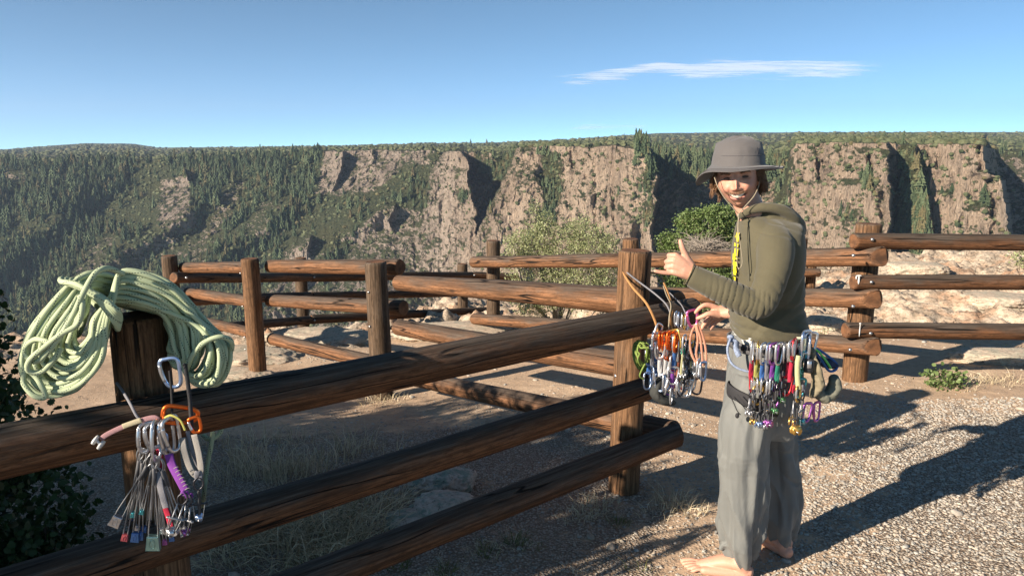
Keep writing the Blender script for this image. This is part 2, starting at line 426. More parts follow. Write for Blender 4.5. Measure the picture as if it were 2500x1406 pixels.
_RIM = [(-40, 8), (-16, 9), (-8, 9.6), (-4, 10.9), (-2.6, 12.0), (-1, 13.9), (1, 13.6), (2.2, 12.2), (4, 13.2), (6, 15), (10, 16.6), (18, 20), (40, 26)]
def rock_mask(x, y):
    w = fbm(np.stack([x*.6, y*.6, 0*x], -1), 3, 5)*.9
    a = smooth(0, .8, y+w-pl(x, [(-20, 9), (-5, 8.2), (-2.2, 8.4), (-1, 9.4), (0.5, 10.6), (1.5, 8.6), (2.2, 7.1), (3.2, 6.6), (8, 6.6), (20, 7)]))
    return a
def ground_z(x, y, detail=True):
    x = np.asarray(x, float); y = np.asarray(y, float)
    sh = x.shape; q = np.stack([x.ravel(), y.ravel()], -1)
    z = np.zeros(len(q))
    for k in range(len(_W)): z += _W[k]*np.hypot(q[:, 0]-_GX[k, 0], q[:, 1]-_GX[k, 1])
    z = z.reshape(sh)+_GZ.mean()
    if detail:
        p3 = np.stack([x, y, 0*x], -1)
        z = z+.018*fbm(p3*1.7, 3, 2)+.006*fbm(p3*9, 3, 3)
        m = rock_mask(x, y)
        st = fbm(p3*np.array([.9, 1.4, 1]), 5, 8)
        st = (np.floor(st*5)+smooth(.55, 1, st*5-np.floor(st*5)))/5
        z = z+m*(.26*st+.07*fbm(p3*5, 4, 9)+.03*np.floor(3*fbm(p3*7, 2, 10)))
        z = z+m*.07*np.maximum(0, ridged(p3*2.3, 3, 21))
    rim = pl(x, _RIM)+.5*fbm(np.stack([x*.8, 0*x, 0*x], -1), 3, 4)
    over = np.maximum(0, y-rim)
    z = z-np.minimum(over*7, 60)-over*.3
    return z
def gz(x, y): return float(ground_z(np.array([x]), np.array([y]))[0])

def build_ground():
    xs = np.concatenate([np.linspace(-40, -9, 32, endpoint=False), np.linspace(-9, -3.5, 80, endpoint=False), np.arange(-3.5, 5.5, .035), np.linspace(5.5, 13, 110, endpoint=False), np.linspace(13, 40, 28)])
    ys = np.concatenate([np.linspace(-30, -1, 30, endpoint=False), np.linspace(-1, 1.8, 30, endpoint=False), np.arange(1.8, 7.5, .035), np.arange(7.5, 18, .06), np.linspace(18, 30, 26)])
    X, Y = np.meshgrid(xs, ys)
    Z = ground_z(X, Y)
    nx, ny = len(xs), len(ys)
    i = np.arange(ny-1)[:, None]; j = np.arange(nx-1)[None]
    Q = np.stack([i*nx+j, i*nx+j+1, (i+1)*nx+j+1, (i+1)*nx+j], -1).reshape(-1, 4)
    p3 = np.stack([X, Y, 0*X], -1)
    g = .22+.62*smooth(0, 1.5, (X-.5)-(Y-2.6)*.55)*smooth(5.6, 4.2, Y)
    g = np.maximum(g, .52*smooth(5.4, 4.6, Y)*smooth(1.2, .3, X)+.12)
    g = g+.12*fbm(p3*.8, 3, 31)
    C = np.stack([g, rock_mask(X, Y), 0*X], -1)
    mb = MB(); mb.add(np.stack([X, Y, Z], -1), Q, None, C.reshape(-1, 3))
    return tag(mb.build('ground', GROUND), kind='structure')
ground = build_ground()

# ================================================================ far canyon wall and plateau (a kilometre away)
def _edge(y, pts): return np.interp(y, [p[1] for p in pts], [p[0] for p in pts])
SKY_L = [(-700, 362), (0, 366), (130, 356), (210, 350), (330, 352), (385, 361), (600, 359), (850, 357), (1050, 350), (1200, 349), (1290, 346), (1400, 341), (1480, 334), (1600, 326), (1750, 324), (3200, 322)]
RIM_L = [(-700, 400), (0, 396), (400, 388), (700, 378), (790, 367), (1000, 367), (1100, 369), (1180, 372), (1240, 372), (1262, 360), (1500, 358), (1560, 364), (1610, 385), (1700, 400), (1880, 396), (1925, 372), (1945, 351), (2160, 349), (2190, 356), (2230, 351), (2390, 352), (2430, 366), (2500, 371), (3200, 371)]
BASE_L = [(-700, 1400), (0, 1300), (400, 1160), (760, 1060), (1000, 960), (1200, 900), (1600, 790), (1780, 740), (1930, 700), (2300, 760), (2440, 980), (3200, 1000)]
def far_R(px, py, yr):
    q = np.stack([px*.03, py*.03, 0*px], -1)
    t = np.maximum(0, py-yr)
    R0 = pl(px, BASE_L)
    amp = smooth(0, 25, t)
    px = px+amp*(13*fbm(q, 4, 81, .6)); py = py+amp*12*fbm(q*1.3+9, 4, 82, .6)
    sl = pl(px, [(-700, .00062), (900, .0006), (1100, .0004), (1700, .00045), (3200, .0003)])
    r = R0*(1-sl*t)
    for pts, h, wl, wr, y0 in (([(330, 380), (200, 450), (130, 530), (50, 610), (-60, 700), (-300, 900)], 42, 150, 60, 400), ([(590, 380), (500, 470), (405, 560), (300, 612), (235, 650), (120, 740), (-50, 900)], 42, 120, 60, 420),
                               ([(770, 420), (660, 540), (540, 620), (430, 690), (250, 900)], 26, 110, 50, 440), ([(1010, 420), (905, 520), (800, 600), (700, 700), (560, 900)], 24, 110, 50, 440), ([(60, 400), (-60, 520), (-200, 640), (-400, 900)], 35, 120, 60, 400)):
        dx = px-_edge(py, pts)
        r = r-h*smooth(y0, y0+90, py)*np.where(dx < 0, np.exp(-(dx/wl)**2), np.exp(-(dx/wr)**2))*smooth(1120, 1000, px)
    def butt(xl, xr, Rl, Rr, y0=0, y1=2000, soft=40, k=.00016):
        nonlocal r
        a, b = _edge(py, xl), _edge(py, xr)
        f = np.clip((px-a)/np.maximum(b-a, 1), 0, 1)
        d = (Rl+(Rr-Rl)*f)*(1-k*t)
        d = d+np.maximum(0, a-px)*60+np.maximum(0, px-b)*60+np.maximum(0, py-y1)*soft*.05+np.maximum(0, y0-py)*30
        r = np.minimum(r, d)
    butt([(797, 360), (775, 420), (758, 460), (740, 520)], [(838, 360), (842, 400), (812, 470), (780, 560)], 1040, 985, y1=500)
    butt([(893, 360), (880, 470), (850, 560)], [(912, 360), (905, 450), (880, 560)], 1010, 985, y1=520)
    butt([(985, 360), (975, 420), (940, 480)], [(1050, 360), (1040, 430), (990, 480)], 1000, 960, y1=450)
    butt([(1095, 360), (1060, 420), (1040, 480), (1030, 560), (990, 640), (930, 800)], [(1122, 360), (1150, 410), (1142, 450), (1168, 520), (1165, 580), (1150, 660), (1120, 800)], 880, 830)
    butt([(1150, 360), (1165, 420)], [(1215, 360), (1200, 420)], 866, 850, y1=425)
    butt([(1195, 360), (1195, 440)], [(1275, 360), (1235, 440)], 850, 836, y1=440)
    butt([(950, 480), (885, 540), (860, 600), (800, 700), (740, 900)], [(965, 490), (955, 540), (960, 600), (975, 700), (1000, 900)], 950, 895, y0=500)
    butt([(750, 570), (700, 610), (640, 700), (560, 900)], [(765, 570), (750, 610), (765, 700), (800, 900)], 930, 900, y0=575)
    butt([(430, 400), (400, 450), (385, 500), (330, 570), (240, 620), (200, 700), (100, 900)], [(445, 400), (470, 450), (480, 520), (480, 600), (560, 900)], 1120, 1085, y0=415)
    # the big tan buttress and its gully
    butt([(1272, 350), (1255, 400), (1225, 450), (1195, 500), (1175, 560), (1160, 600), (1150, 650), (1110, 900)],
         [(1575, 350), (1592, 400), (1606, 450), (1600, 500), (1592, 560), (1602, 620), (1640, 900)], 700, 600, k=.0001)
    gx = _edge(py, [(1330, 350), (1345, 420), (1352, 480), (1325, 560), (1300, 640), (1290, 900)])
    r = r+20*np.exp(-((px-gx)/26.0)**2)*smooth(370, 420, py)
    r = r+25*np.exp(-((px-1560)/14.0)**2)*smooth(520, 600, py)
    # right-hand buttress group
    butt([(1938, 345), (1926, 400), (1924, 480), (1900, 560), (1850, 900)], [(2166, 345), (2176, 420), (2172, 520), (2174, 600), (2200, 900)], 600, 548, k=.0001)
    butt([(2228, 345), (2236, 420), (2262, 520), (2290, 600), (2350, 900)], [(2402, 345), (2410, 420), (2446, 440), (2462, 520), (2472, 600), (2480, 900)], 590, 560, k=.0001)
    butt([(2160, 345), (2170, 420), (2168, 520), (2165, 700)], [(2236, 345), (2240, 420), (2266, 520), (2300, 700)], 592, 572, k=.0001)
    for cx, w, y0, y1, d in ((1998, 5, 350, 440, 14), (2010, 4, 350, 400, 10), (2128, 5, 380, 470, 12), (2150, 5, 470, 540, 10), (2260, 5, 350, 385, 10), (2285, 4, 350, 400, 8), (2392, 5, 360, 410, 14), (2420, 8, 440, 600, 14), (2102, 4, 520, 600, 8),
                             (1395, 5, 365, 420, 8), (1440, 4, 365, 400, 8), (1455, 5, 480, 560, 10), (1500, 6, 470, 560, 9), (1250, 6, 520, 640, 8)):
        r = r+d*.85*np.exp(-((px-cx-(py-y0)*.04)/w)**2)*np.clip(.7+1.2*fbm(np.stack([px*.05, py*.05, 0*px], -1), 3, int(cx)), 0, 1.5)*smooth(y0-8, y0, py)*smooth(y1+12, y1, py)
    return r
def far_masks(px, py, yr):
    w = 30*fbm(np.stack([px*.02, py*.02, 0*px], -1), 4, 40)
    veg = np.ones_like(px)*.95
    def put(v, xl, xr, y0=0, y1=2000, s=14):
        nonlocal veg
        a, b = _edge(py, xl), _edge(py, xr)
        m = smooth(-s, s, px+w*.5-a)*smooth(-s, s, b-px+w*.5)*smooth(y0-s, y0+s, py+w*.4)*smooth(y1+s, y1-s, py+w*.4)
        veg = veg*(1-m)+v*m
    put(.55, [(620, 520), (420, 640), (300, 900)], [(1200, 520), (1200, 900)], y0=540)
    put(.45, [(420, 560), (280, 620), (200, 680)], [(560, 560), (520, 620), (500, 700)], y0=560, y1=720)
    put(.16, [(395, 410), (380, 560)], [(455, 410), (490, 560)], y0=430, y1=560)
    put(.28, [(560, 430), (520, 520), (430, 620)], [(600, 430), (575, 520), (500, 620)], y0=440, y1=640)
    put(.35, [(640, 470), (600, 560)], [(720, 470), (660, 560)], y0=480, y1=590)
    put(.3, [(250, 560), (150, 700)], [(300, 560), (240, 700)], y0=570)
    put(.2, [(5, 400), (5, 450)], [(85, 400), (80, 450)], y0=415, y1=450)
    put(.12, [(800, 355), (775, 420), (755, 500)], [(985, 355), (980, 420), (880, 500)], y1=480)
    put(.22, [(985, 355), (960, 420)], [(1060, 355), (1050, 420)], y1=415)
    put(.18, [(1090, 355), (1050, 430), (1035, 560), (990, 640), (880, 800)], [(1160, 355), (1160, 420), (1165, 560), (1155, 640), (1150, 800)])
    put(.2, [(950, 490), (885, 540), (860, 600), (800, 700)], [(1040, 490), (1040, 600), (1040, 700)], y0=505)
    put(.2, [(750, 575), (700, 610), (620, 800)], [(775, 575), (790, 700), (800, 800)], y0=580)
    put(.5, [(1165, 355), (1165, 420)], [(1222, 355), (1215, 420)], y1=400)
    put(.25, [(1140, 430), (1150, 900)], [(1215, 430), (1190, 500), (1150, 700)], y0=440)
    put(.20, [(1268, 350), (1195, 500), (1140, 650), (1100, 900)], [(1600, 350), (1600, 500), (1620, 900)])
    put(.5, [(1560, 400), (1560, 700)], [(1600, 400), (1600, 700)], y0=420, y1=560)
    put(.3, [(1600, 420), (1600, 900)], [(1900, 420), (1880, 900)], y0=430)
    put(.24, [(1932, 345), (1920, 480), (1890, 600), (1850, 900)], [(2190, 345), (2185, 600), (2200, 900)])
    put(.26, [(2240, 345), (2240, 420), (2262, 520), (2300, 900)], [(2425, 345), (2470, 480), (2480, 900)])
    put(.22, [(2430, 345), (2480, 900)], [(3300, 345), (3300, 900)], y0=378)
    gx = _edge(py, [(1330, 350), (1348, 420), (1352, 480), (1325, 560), (1300, 640), (1290, 900)])
    veg = np.maximum(veg, 1.0*np.exp(-((px-gx+w*.3)/26)**2)*smooth(360, 380, py)*smooth(620, 540, py))
    gx = _edge(py, [(2205, 350), (2215, 420), (2240, 520), (2250, 600), (2240, 900)])
    veg = np.maximum(veg, .95*np.exp(-((px-gx+w*.3)/20)**2)*smooth(380, 410, py))
    for cx, cy, rx, ry in ((2120, 450, 40, 30), (2300, 470, 45, 22), (2070, 530, 50, 25), (1500, 475, 18, 10), (1590, 480, 25, 60), (1130, 480, 22, 40), (2150, 545, 20, 15), (2400, 500, 30, 20), (1310, 520, 30, 30)):
        veg = np.maximum(veg, .62*np.exp(-((px-cx+w*.3)/rx)**2-((py-cy)/ry)**2))
    tan = .35+.65*smooth(1000, 1300, px)*smooth(2460, 2430, px)
    return veg, tan
def build_far():
    px = np.arange(-500, 3000, 2.3)
    nb, npl = 320, 46
    s = np.linspace(0, 1, npl, endpoint=False)[:, None]
    yh, yr = pl(px, SKY_L)[None], pl(px, RIM_L)[None]
    w3 = np.stack([px, 0*px, 0*px], -1)
    yr = yr+(5*fbm(w3*.02, 3, 62)+5*np.maximum(0, fbm(w3*.07, 3, 63))+2*fbm(w3*.2, 2, 64))[None]
    yr = np.maximum(yr, yh+9)
    yh = yh-1.2*np.abs(fbm(np.stack([px*.02, 0*px, 0*px], -1), 4, 61))[None]
    Rrim = far_R(px[None], yr, yr)
    Rf = pl(px, [(-700, 3600), (400, 4200), (1200, 3600), (3200, 4200)])[None]
    # plateau: height rises evenly with distance
    inv = 1/Rf+(1/Rrim-1/Rf)*s**1.15
    PYp = yh+(yr-yh)*s; Rp = 1/inv
    tt = np.linspace(0, 1, nb)[:, None]
    PYb = yr+(1060-yr)*tt**1.12
    PXb = np.broadcast_to(px[None], PYb.shape)
    Rb = far_R(PXb, PYb, yr)
    PY = np.concatenate([PYp, PYb]); RR = np.concatenate([Rp, Rb]); PX = np.broadcast_to(px[None], PY.shape)
    plat = np.concatenate([np.ones_like(Rp)*smooth(1.0, .82, s), np.zeros_like(Rb)])
    veg, tan = far_masks(PX, PY, yr)
    for _ in range(1):
        RR[:, 1:-1] = (RR[:, :-2]+2*RR[:, 1:-1]+RR[:, 2:])/4
    def world(PX, PY, D):
        u = (PX-CX)/F; v = (PY-CY)/F
        fwd = CP-v*SP; down = SP+v*CP
        k = D/np.hypot(u, fwd)
        return np.stack([u*k, fwd*k, EYE-down*k], -1)
    P = world(PX, PY, RR)
    rough = np.clip(1-veg, 0, 1)*(1-plat)
    q = P*np.array([1, 1, .22])
    d = rough*(13*fbm(q/46, 5, 70, .6)-6*np.maximum(0, ridged(q/19, 4, 71))+4.5*fbm(q/7, 3, 72)-1.6*np.abs(fbm(q/4.5, 2, 80))*2+2.2*fbm(P/4, 2, 78)+6*np.maximum(0, fbm(P*np.array([.3, .3, 1])/14, 2, 79)))
    q2 = np.stack([P[..., 0]+P[..., 2]*.9, P[..., 1], P[..., 2]*.5], -1)
    d = d+(1-rough)*(1-plat)*(26*fbm(q2/110, 3, 74)+5*fbm(P/22, 4, 73)+2.0*fbm(P/6, 2, 75))*smooth(0, 40, PY-yr)
    P = world(PX, PY, RR+d)
    # the plateau top undulates
    P[..., 2] += plat*(2.2*fbm(P/120, 4, 76)+1.2*fbm(P/25, 2, 77))*(RR/1500)*smooth(0, 6, PY-yh)
    # the back of the skyline falls away
    back = P[0:1].copy(); back[..., 0] *= 1.6; back[..., 1] *= 1.6; back[..., 2] -= 60
    P = np.concatenate([back, P]); veg = np.concatenate([veg[:1], veg]); tan = np.concatenate([tan[:1]+0*veg[:1], np.broadcast_to(tan, veg[1:].shape)]) ; plat = np.concatenate([plat[:1]*np.ones((1, len(px))), np.broadcast_to(plat, (npl+nb, len(px)))])
    C = np.stack([veg, tan, plat], -1)
    ny, nx = P.shape[:2]
    i = np.arange(ny-1)[:, None]; j = np.arange(nx-1)[None]
    Q = np.stack([i*nx+j, (i+1)*nx+j, (i+1)*nx+j+1, i*nx+j+1], -1).reshape(-1, 4)
    mb = MB(); mb.add(P, Q, None, C.reshape(-1, 3))
    o = mb.build('canyon_wall', CLIFF, None, False)
    tag(o, kind='structure')
    return P, veg, plat, npl, px
FARP, FVEG, FPLAT, FNPL, FPX = build_far()

# valley floor sheet far below, closing the ground between the two rims
mb = MB(); mb.add([(-4000, 40, -420), (4000, 40, -420), (4000, 6000, -420), (-4000, 6000, -420)], [np.array([[0, 1, 2, 3]])], None, (.6, .3, 0))
tag(mb.build('canyon_floor', CLIFF), kind='structure')

# ================================================================ conifers of the far wall
def conifer_mesh(seed, layers=6, pts=9, slim=.17):
    rg = np.random.default_rng(seed); V = []; Fs = []
    mbx = []
    for k in range(layers):
        f = k/layers
        z0 = .10+.80*f; z1 = z0+.30*(1-f*.45)
        r = slim*(1-f)**.75*(1+rg.uniform(-.12, .12))+.015
        n = pts*2; a = np.linspace(0, 2*math.pi, n, endpoint=False)+rg.uniform(0, 1)
        rr = r*np.where(np.arange(n) % 2 == 0, 1.0, .55)*rg.uniform(.8, 1.25, n)
        b = len(V)
        cx, cy = rg.uniform(-.012, .012, 2)
        for q in range(n): V.append((cx+math.cos(a[q])*rr[q], cy+math.sin(a[q])*rr[q], z0+rg.uniform(-.03, .02)-.04*(q % 2 == 0)))
        V.append((cx, cy, min(z1, 1.0)))
        for q in range(n): Fs.append((b+q, b+(q+1) % n, b+n))
    return np.array(V), np.array(Fs)
CON = [conifer_mesh(s, 6, 6, w) for s, w in ((1, .19), (2, .23), (3, .28), (4, .15))]

def far_sample(n, rng, rows=(None, None), prob=None, xr=(-300, 2800)):
    ny, nx = FARP.shape[:2]
    out = []
    while len(out) < n:
        i = rng.integers(rows[0], rows[1], n); j = rng.integers(0, nx-1, n)
        ok = (FPX[j] > xr[0]) & (FPX[j] < xr[1]) & (rng.random(n) < prob(i, j))
        for a, b in zip(i[ok], j[ok]):
            A, B, Cc = FARP[a, b], FARP[a, b+1], FARP[a+1, b]
            if np.linalg.norm(A-B) > 9 or np.linalg.norm(A-Cc) > 9+ (200 if a < FNPL else 0): continue
            f, g = rng.random(2)
            out.append(np.append(A+(B-A)*f+(Cc-A)*g*(1-f), FPX[b]))
            if len(out) >= n: break
    return np.array(out)
def pix(p):
    x, y, z = p[..., 0], p[..., 1], p[..., 2]-EYE
    d = y*CP-z*SP
    return CX+F*x/d, CY-F*(y*SP+z*CP)/d, d
def build_forest():
    rng = np.random.default_rng(5)
    ny = FARP.shape[0]
    def prob(i, j):
        v = FVEG[i, j]
        x = FPX[j]
        cl = fbm(FARP[i, j]/70, 3, 90)
        dens = pl(x, [(-300, .8), (0, .85), (700, .8), (1000, .5), (1400, .4), (1700, .8), (1900, .5), (3000, .3)])
        return np.clip((v-.3)*1.6, 0, 1)*dens*np.clip(.75+2.6*cl, .04, 1)*(i > FNPL+2)
    P = far_sample(6800, rng, (FNPL+2, FNPL+225), prob)
    # the line of tall firs along the rim left of and behind the man, plus lone ones on the skyline
    def prob2(i, j): return ((FPX[j] > 1545) & (FPX[j] < 1905)).astype(float)
    P2 = far_sample(190, rng, (FNPL-10, FNPL+33), prob2)
    P2b = far_sample(70, rng, (FNPL+25, FNPL+155), lambda i, j: ((FPX[j] > 2195) & (FPX[j] < 2262)).astype(float))
    Pa = np.concatenate([P, P2, P2b])
    hgt = np.concatenate([rng.uniform(5.5, 11, len(P))+9*rng.random(len(P))**2.5, rng.uniform(13, 20, len(P2)), rng.uniform(10, 15, len(P2b))])
    hgt[:len(P)] *= pl(P[:, 3], [(0, 1.1), (900, 1.0), (1300, .72), (3000, .75)])
    lone = []
    for x, row, h in ((1575, 12, 13), (1588, 10, 13), (1602, 9, 14), (1612, 11, 13), (1833, 3, 17), (1921, 3, 14), (910, 18, 9), (930, 20, 9), (1150, 5, 22), (1190, 5, 22), (2160, 14, 9), (2205, 22, 11), (2440, 16, 14), (2455, 22, 13), (2410, 14, 9), (1525, 6, 13), (1865, 4, 22)):
        j = int((x-FPX[0])/2.3); lone.append((*FARP[row*2+1, j], x)); hgt = np.append(hgt, h*1.0)
    Pa = np.concatenate([Pa, np.array(lone)])
    _, _, d = pix(Pa[:, :3])
    size = hgt/d
    order = np.argsort(-size)
    tint = np.stack([rng.random(len(Pa)), (rng.random(len(Pa)) < .15)*rng.uniform(.3, 1, len(Pa)), np.zeros(len(Pa))], -1)
    tint[-1] = (.6, 1, 0)
    big = order[:300]; rest = order[300:]
    mb = MB()
    for k in range(4):
        ids = rest[rest % 4 == k]
        M = rotz_scale(len(ids), 1, 1, rng); M *= hgt[ids][:, None, None]
        scatter(mb, CON[k][0], CON[k][1], Pa[ids, :3]-np.array([0, 0, .6]), M, tint[ids])
    tag(mb.build('far_forest', CONIFER, None, False), 'dense fir forest covering the far canyon slope', 'forest', kind='stuff')
    vars_ = []
    for k in range(4):
        for gte, tn in (((.2, 0, 0), 0), ((.8, 0, 0), 0), ((.6, .8, 0), 1)):
            m2 = MB(); m2.add(CON[k][0], CON[k][1], None, gte)
            me = m2.mesh('fir', False); me.materials.append(CONIFER); vars_.append((me, tn))
    for n_, i in enumerate(big):
        dead = tint[i, 1] > 0
        c = [v for v in vars_ if v[1] == int(dead)]
        o = bpy.data.objects.new('conifer', c[n_ % len(c)][0]); COL.objects.link(o)
        o.location = Pa[i, :3]-np.array([0, 0, .6]); o.scale = (hgt[i],)*3; o.rotation_euler = (0, 0, rng.uniform(0, 6.28))
        px_ = pix(Pa[i, :3])[0]
        if dead: tag(o, 'rusty brown dead fir on the far canyon wall', 'tree', 'dead firs on the far canyon wall')
        elif px_ < 1250: tag(o, 'dark green fir on the far forested slope left of the tan buttress', 'tree', 'firs on the left part of the far wall')
        elif px_ < 1920: tag(o, 'tall dark green fir near the far rim behind the man', 'tree', 'firs along the far rim behind the man')
        else: tag(o, 'dark green fir in the gully of the right far cliff', 'tree', 'firs on the right part of the far wall')
build_forest()

def build_scrub():
    rng = np.random.default_rng(8)
    P = far_sample(6500, rng, (3, FNPL+3), lambda i, j: np.clip(.2+1.6*fbm(FARP[i, j]/90, 3, 95)+.35, .02, 1)*(FPLAT[i, j] > .2))
    P2 = far_sample(5500, rng, (FNPL, FNPL+230), lambda i, j: np.clip(FVEG[i, j]*.6-.02, 0.02, 1))
    _, _, d = pix(P[:, :3]); s = rng.uniform(1.6, 4.0, len(P))*np.clip(d/900, 1, 2.2)
    s2 = rng.uniform(.7, 2.1, len(P2))*np.where(P2[:, 3] < 1000, 1.5, 1)
    Pa = np.concatenate([P, P2])[:, :3]; S = np.concatenate([s, s2])
    V0, F0 = ico(1)
    mb = MB()
    for k in range(3):
        ids = np.arange(k, len(Pa), 3)
        V = V0*(1+.5*fbm(V0*2.2+k*5, 3, k))[:, None]*np.array([1, 1, .75])
        M = rotz_scale(len(ids), 1, 1, rng)*S[ids][:, None, None]
        scatter(mb, V, F0, Pa[ids], M, np.stack([rng.random(len(ids)), (rng.random(len(ids)) < .06)*.7, 0*ids], -1))
    tag(mb.build('far_scrub', SCRUB, None, False), 'low oak scrub over the far plateau and ledges', 'scrub', kind='stuff')
build_scrub()
# ================================================================ log fences
def log(parent, name, p0, p1, r, m, seed=0, cut0=0.0, cut1=0.0, r1=None, bend=.0, ns=22, top=0):
    p0, p1 = Vector(p0), Vector(p1); L = (p1-p0).length
    n = max(8, int(L/.035)); rg = np.random.default_rng(seed)
    t = np.linspace(0, 1, n)
    ins = .012
    s = np.concatenate([[0, .004, ins], t[1:-1]*(L), [L-ins, L-.004, L]]); s.sort()
    n = len(s)
    P = np.array(p0)[None]+np.array((p1-p0)/L)[None]*s[:, None]
    w = rg.uniform(-1, 1, 3)
    P = P+np.array([w[0], w[1]*.5, w[2]*.5])[None]*bend*np.sin(s/L*math.pi)[:, None]
    rr = np.interp(s/L, [0, 1], [r, r1 or r])
    rr = rr*(1+.03*vnoise(np.stack([s*1.7+seed*5, 0*s, 0*s], -1), seed))
    rr[0] -= ins*.9; rr[1] -= ins*.35; rr[-1] -= ins*.9; rr[-2] -= ins*.35
    mb = MB(); tube(mb, P, rr, ns)
    V = mb.V[0]; A = mb.A[0]
    # out-of-round, knots and long checks
    ang = np.arctan2(A[:, 1], A[:, 0])
    c = np.repeat(P, ns, 0); off = V-c
    k = 1+.022*np.cos(2*ang+seed)+.015*np.cos(3*ang+seed*2+A[:, 2]*2)+.02*fbm(np.stack([np.cos(ang)*1.5, np.sin(ang)*1.5, A[:, 2]*1.5+seed*3], -1), 3, seed)
    ax = np.array((p1-p0)/L)
    V = c+off*k[:, None]
    for cut, z0, sg in ((cut0, 0, 1), (cut1, L, -1)):
        if cut:
            N = off[:, 2] if abs(ax[2]) < .5 else off[:, 0]
            m_ = np.abs(A[:, 2]-z0) < r*abs(cut)*1.6
            side = (off @ np.cross(ax, [0, 0, 1]))
            sh = np.clip(side*cut, 0, None)*sg
            V = V+ax[None]*(sh*m_*np.clip(1-np.abs(A[:, 2]-z0)/(r*abs(cut)*1.6), 0, 1))[:, None]
    mb.V[0] = V; mb.A[0] = A+np.array([0, 0, seed*3.17])
    o = mb.build(name, m, parent); o.data.materials.append(ENDG)
    k = len(o.data.polygons); o.data.polygons[k-1].material_index = 1; o.data.polygons[k-2].material_index = 1
    for q in (k-1, k-2): o.data.polygons[q].use_smooth = False
    return o
STEEL = plain('galvanised_steel', (.42, .42, .42), .38, .9, .2, 200, .2)
HOLE = plain('dark_bolt_hole', (.015, .012, .010), .9)
def bolt(parent, c, d, r=.012, name='bolt'):
    c = Vector(c); d = Vector(d).normalized(); mb = MB()
    tube(mb, [c-d*.006, c+d*.001, c+d*.006, c+d*.009], [r, r, r*.75, r*.2], 10)
    return mb.build(name, STEEL, parent)
def counterbore(parent, c, d, r=.022):
    c = Vector(c); d = Vector(d).normalized(); mb = MB()
    tube(mb, [c-d*.02, c+d*.0015, c+d*.0035, c+d*.001, c-d*.01], [r, r*1.05, r, r*.8, r*.75], 14)
    tube(mb, [c-d*.012, c+d*.0005], [r*.4, r*.35], 6)
    return mb.build('bolt_hole', HOLE, parent)
def post(parent, x, y, top, r, m, lean=(0, 0), seed=0, base=None):
    b = (base if base is not None else gz(x, y))-.12
    return log(parent, 'post', (x-lean[0]*(top-b), y-lean[1]*(top-b), b), (x, y, top), r, m, seed, ns=28)

# --- nearest fence, from left foreground to the post beside the man
A1 = Vector((-1.2, 2.37, 0)); A2 = Vector((.615, 3.76, 0)); ad = (A2-A1).normalized(); an = Vector((ad.y, -ad.x, 0))
fa = thing('log_fence', 'nearest dark brown log rail fence with rope and climbing gear hung on it', 'fence', A2)
post(fa, A1.x, A1.y, 1.235, .088, WOOD_POST, (-.012, 0), 1)
post(fa, A2.x, A2.y, 1.265, .083, WOOD_POST, (.018, 0), 2)
for k, (zl, zr, end, r0, r1, cc) in enumerate(((.925, .940, .30, .080, .070, .2), (.515, .585, -.02, .073, .060, 0), (.185, .275, .235, .066, .062, .5))):
    off = an*(.088+r0-.012)
    pl0 = A1-ad*1.6+off; pr = A2+ad*end+an*(.083+r1-.012)
    s = (zr-zl)/(A2-A1).length
    pl0.z = zl-s*1.6; pr.z = zr+s*end
    log(fa, 'rail', pl0, pr, r0, WOOD, 11+k, 0, cc, r1, .012, 30)
for z in (.98-.02, .60, .33): counterbore(fa, A2+an*.082+Vector((-.035, .0, z+.115 if z > .5 else z)), an)
bolt(fa, A2+Vector((-.083, -.02, .62)), (-1, -.2, 0), .013)

# --- second fence running back left from the same post
B2 = Vector((-1.09, 6.0, 0)); bd = (A2-B2).normalized(); bn = Vector((-bd.y, bd.x, 0))    # bn points away from the camera side
fb = thing('log_fence', 'middle log rail fence slanting back left from the post beside the man', 'fence', (-1.09, 6.0, gz(-1.09, 6.0)))
post(fb, -1.09, 6.0, .885, .090, WOOD_POSTG, (-.02, 0), 3)
for k, (pa, pb, r0, r1) in enumerate(((at(972, 690, 5.85), at(1655, 745, 3.83), .062, .078), (at(972, 799, 5.85), at(1600, 902, 3.86), .064, .075), (at(960, 912, 5.85), at(1648, 1057, 3.80), .062, .066))):
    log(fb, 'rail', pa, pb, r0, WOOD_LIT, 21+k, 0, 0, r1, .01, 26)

# --- third fence, from the grey post to the far left corner post
fc = thing('log_fence', 'left rear log rail fence between the grey post and the far corner post', 'fence', (-2.48, 7.1, gz(-2.48, 7.1)))
post(fc, -2.48, 7.1, .755, .083, WOOD_POST, (-.012, 0), 4)
post(fc, -3.72, 8.15, .64, .080, WOOD_POSTG, (-.01, 0), 5)
C0, C1, C2 = Vector((-1.09, 6.0, 0)), Vector((-2.48, 7.1, 0)), Vector((-3.72, 8.15, 0))
for k, (a, b, r0, r1) in enumerate(((at(447, 654, 8.25), at(612, 653, 7.28), .060, .058), (at(657, 650, 7.20), at(978, 652, 6.12), .062, .068),
                                     (at(457, 714, 8.25), at(612, 737, 7.28), .056, .056), (at(657, 733, 7.20), at(986, 752, 6.12), .058, .068),
                                     (at(495, 785, 8.2), at(612, 812, 7.28), .056, .056), (at(662, 827, 7.15), at(960, 895, 6.15), .058, .062))):
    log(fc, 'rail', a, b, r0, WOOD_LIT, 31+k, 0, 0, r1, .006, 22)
for z in (.62, .3, 0, -.12): bolt(fc, (-2.565, 7.07, z), (-1, -.2, 0), .011)
for z in (.30, .02): bolt(fb, (-1.09-.05, 6.0-.076, z+.35), (-.5, -.8, 0), .011)
for px_, py_ in ((655, 752-20), (660, 805)): pass

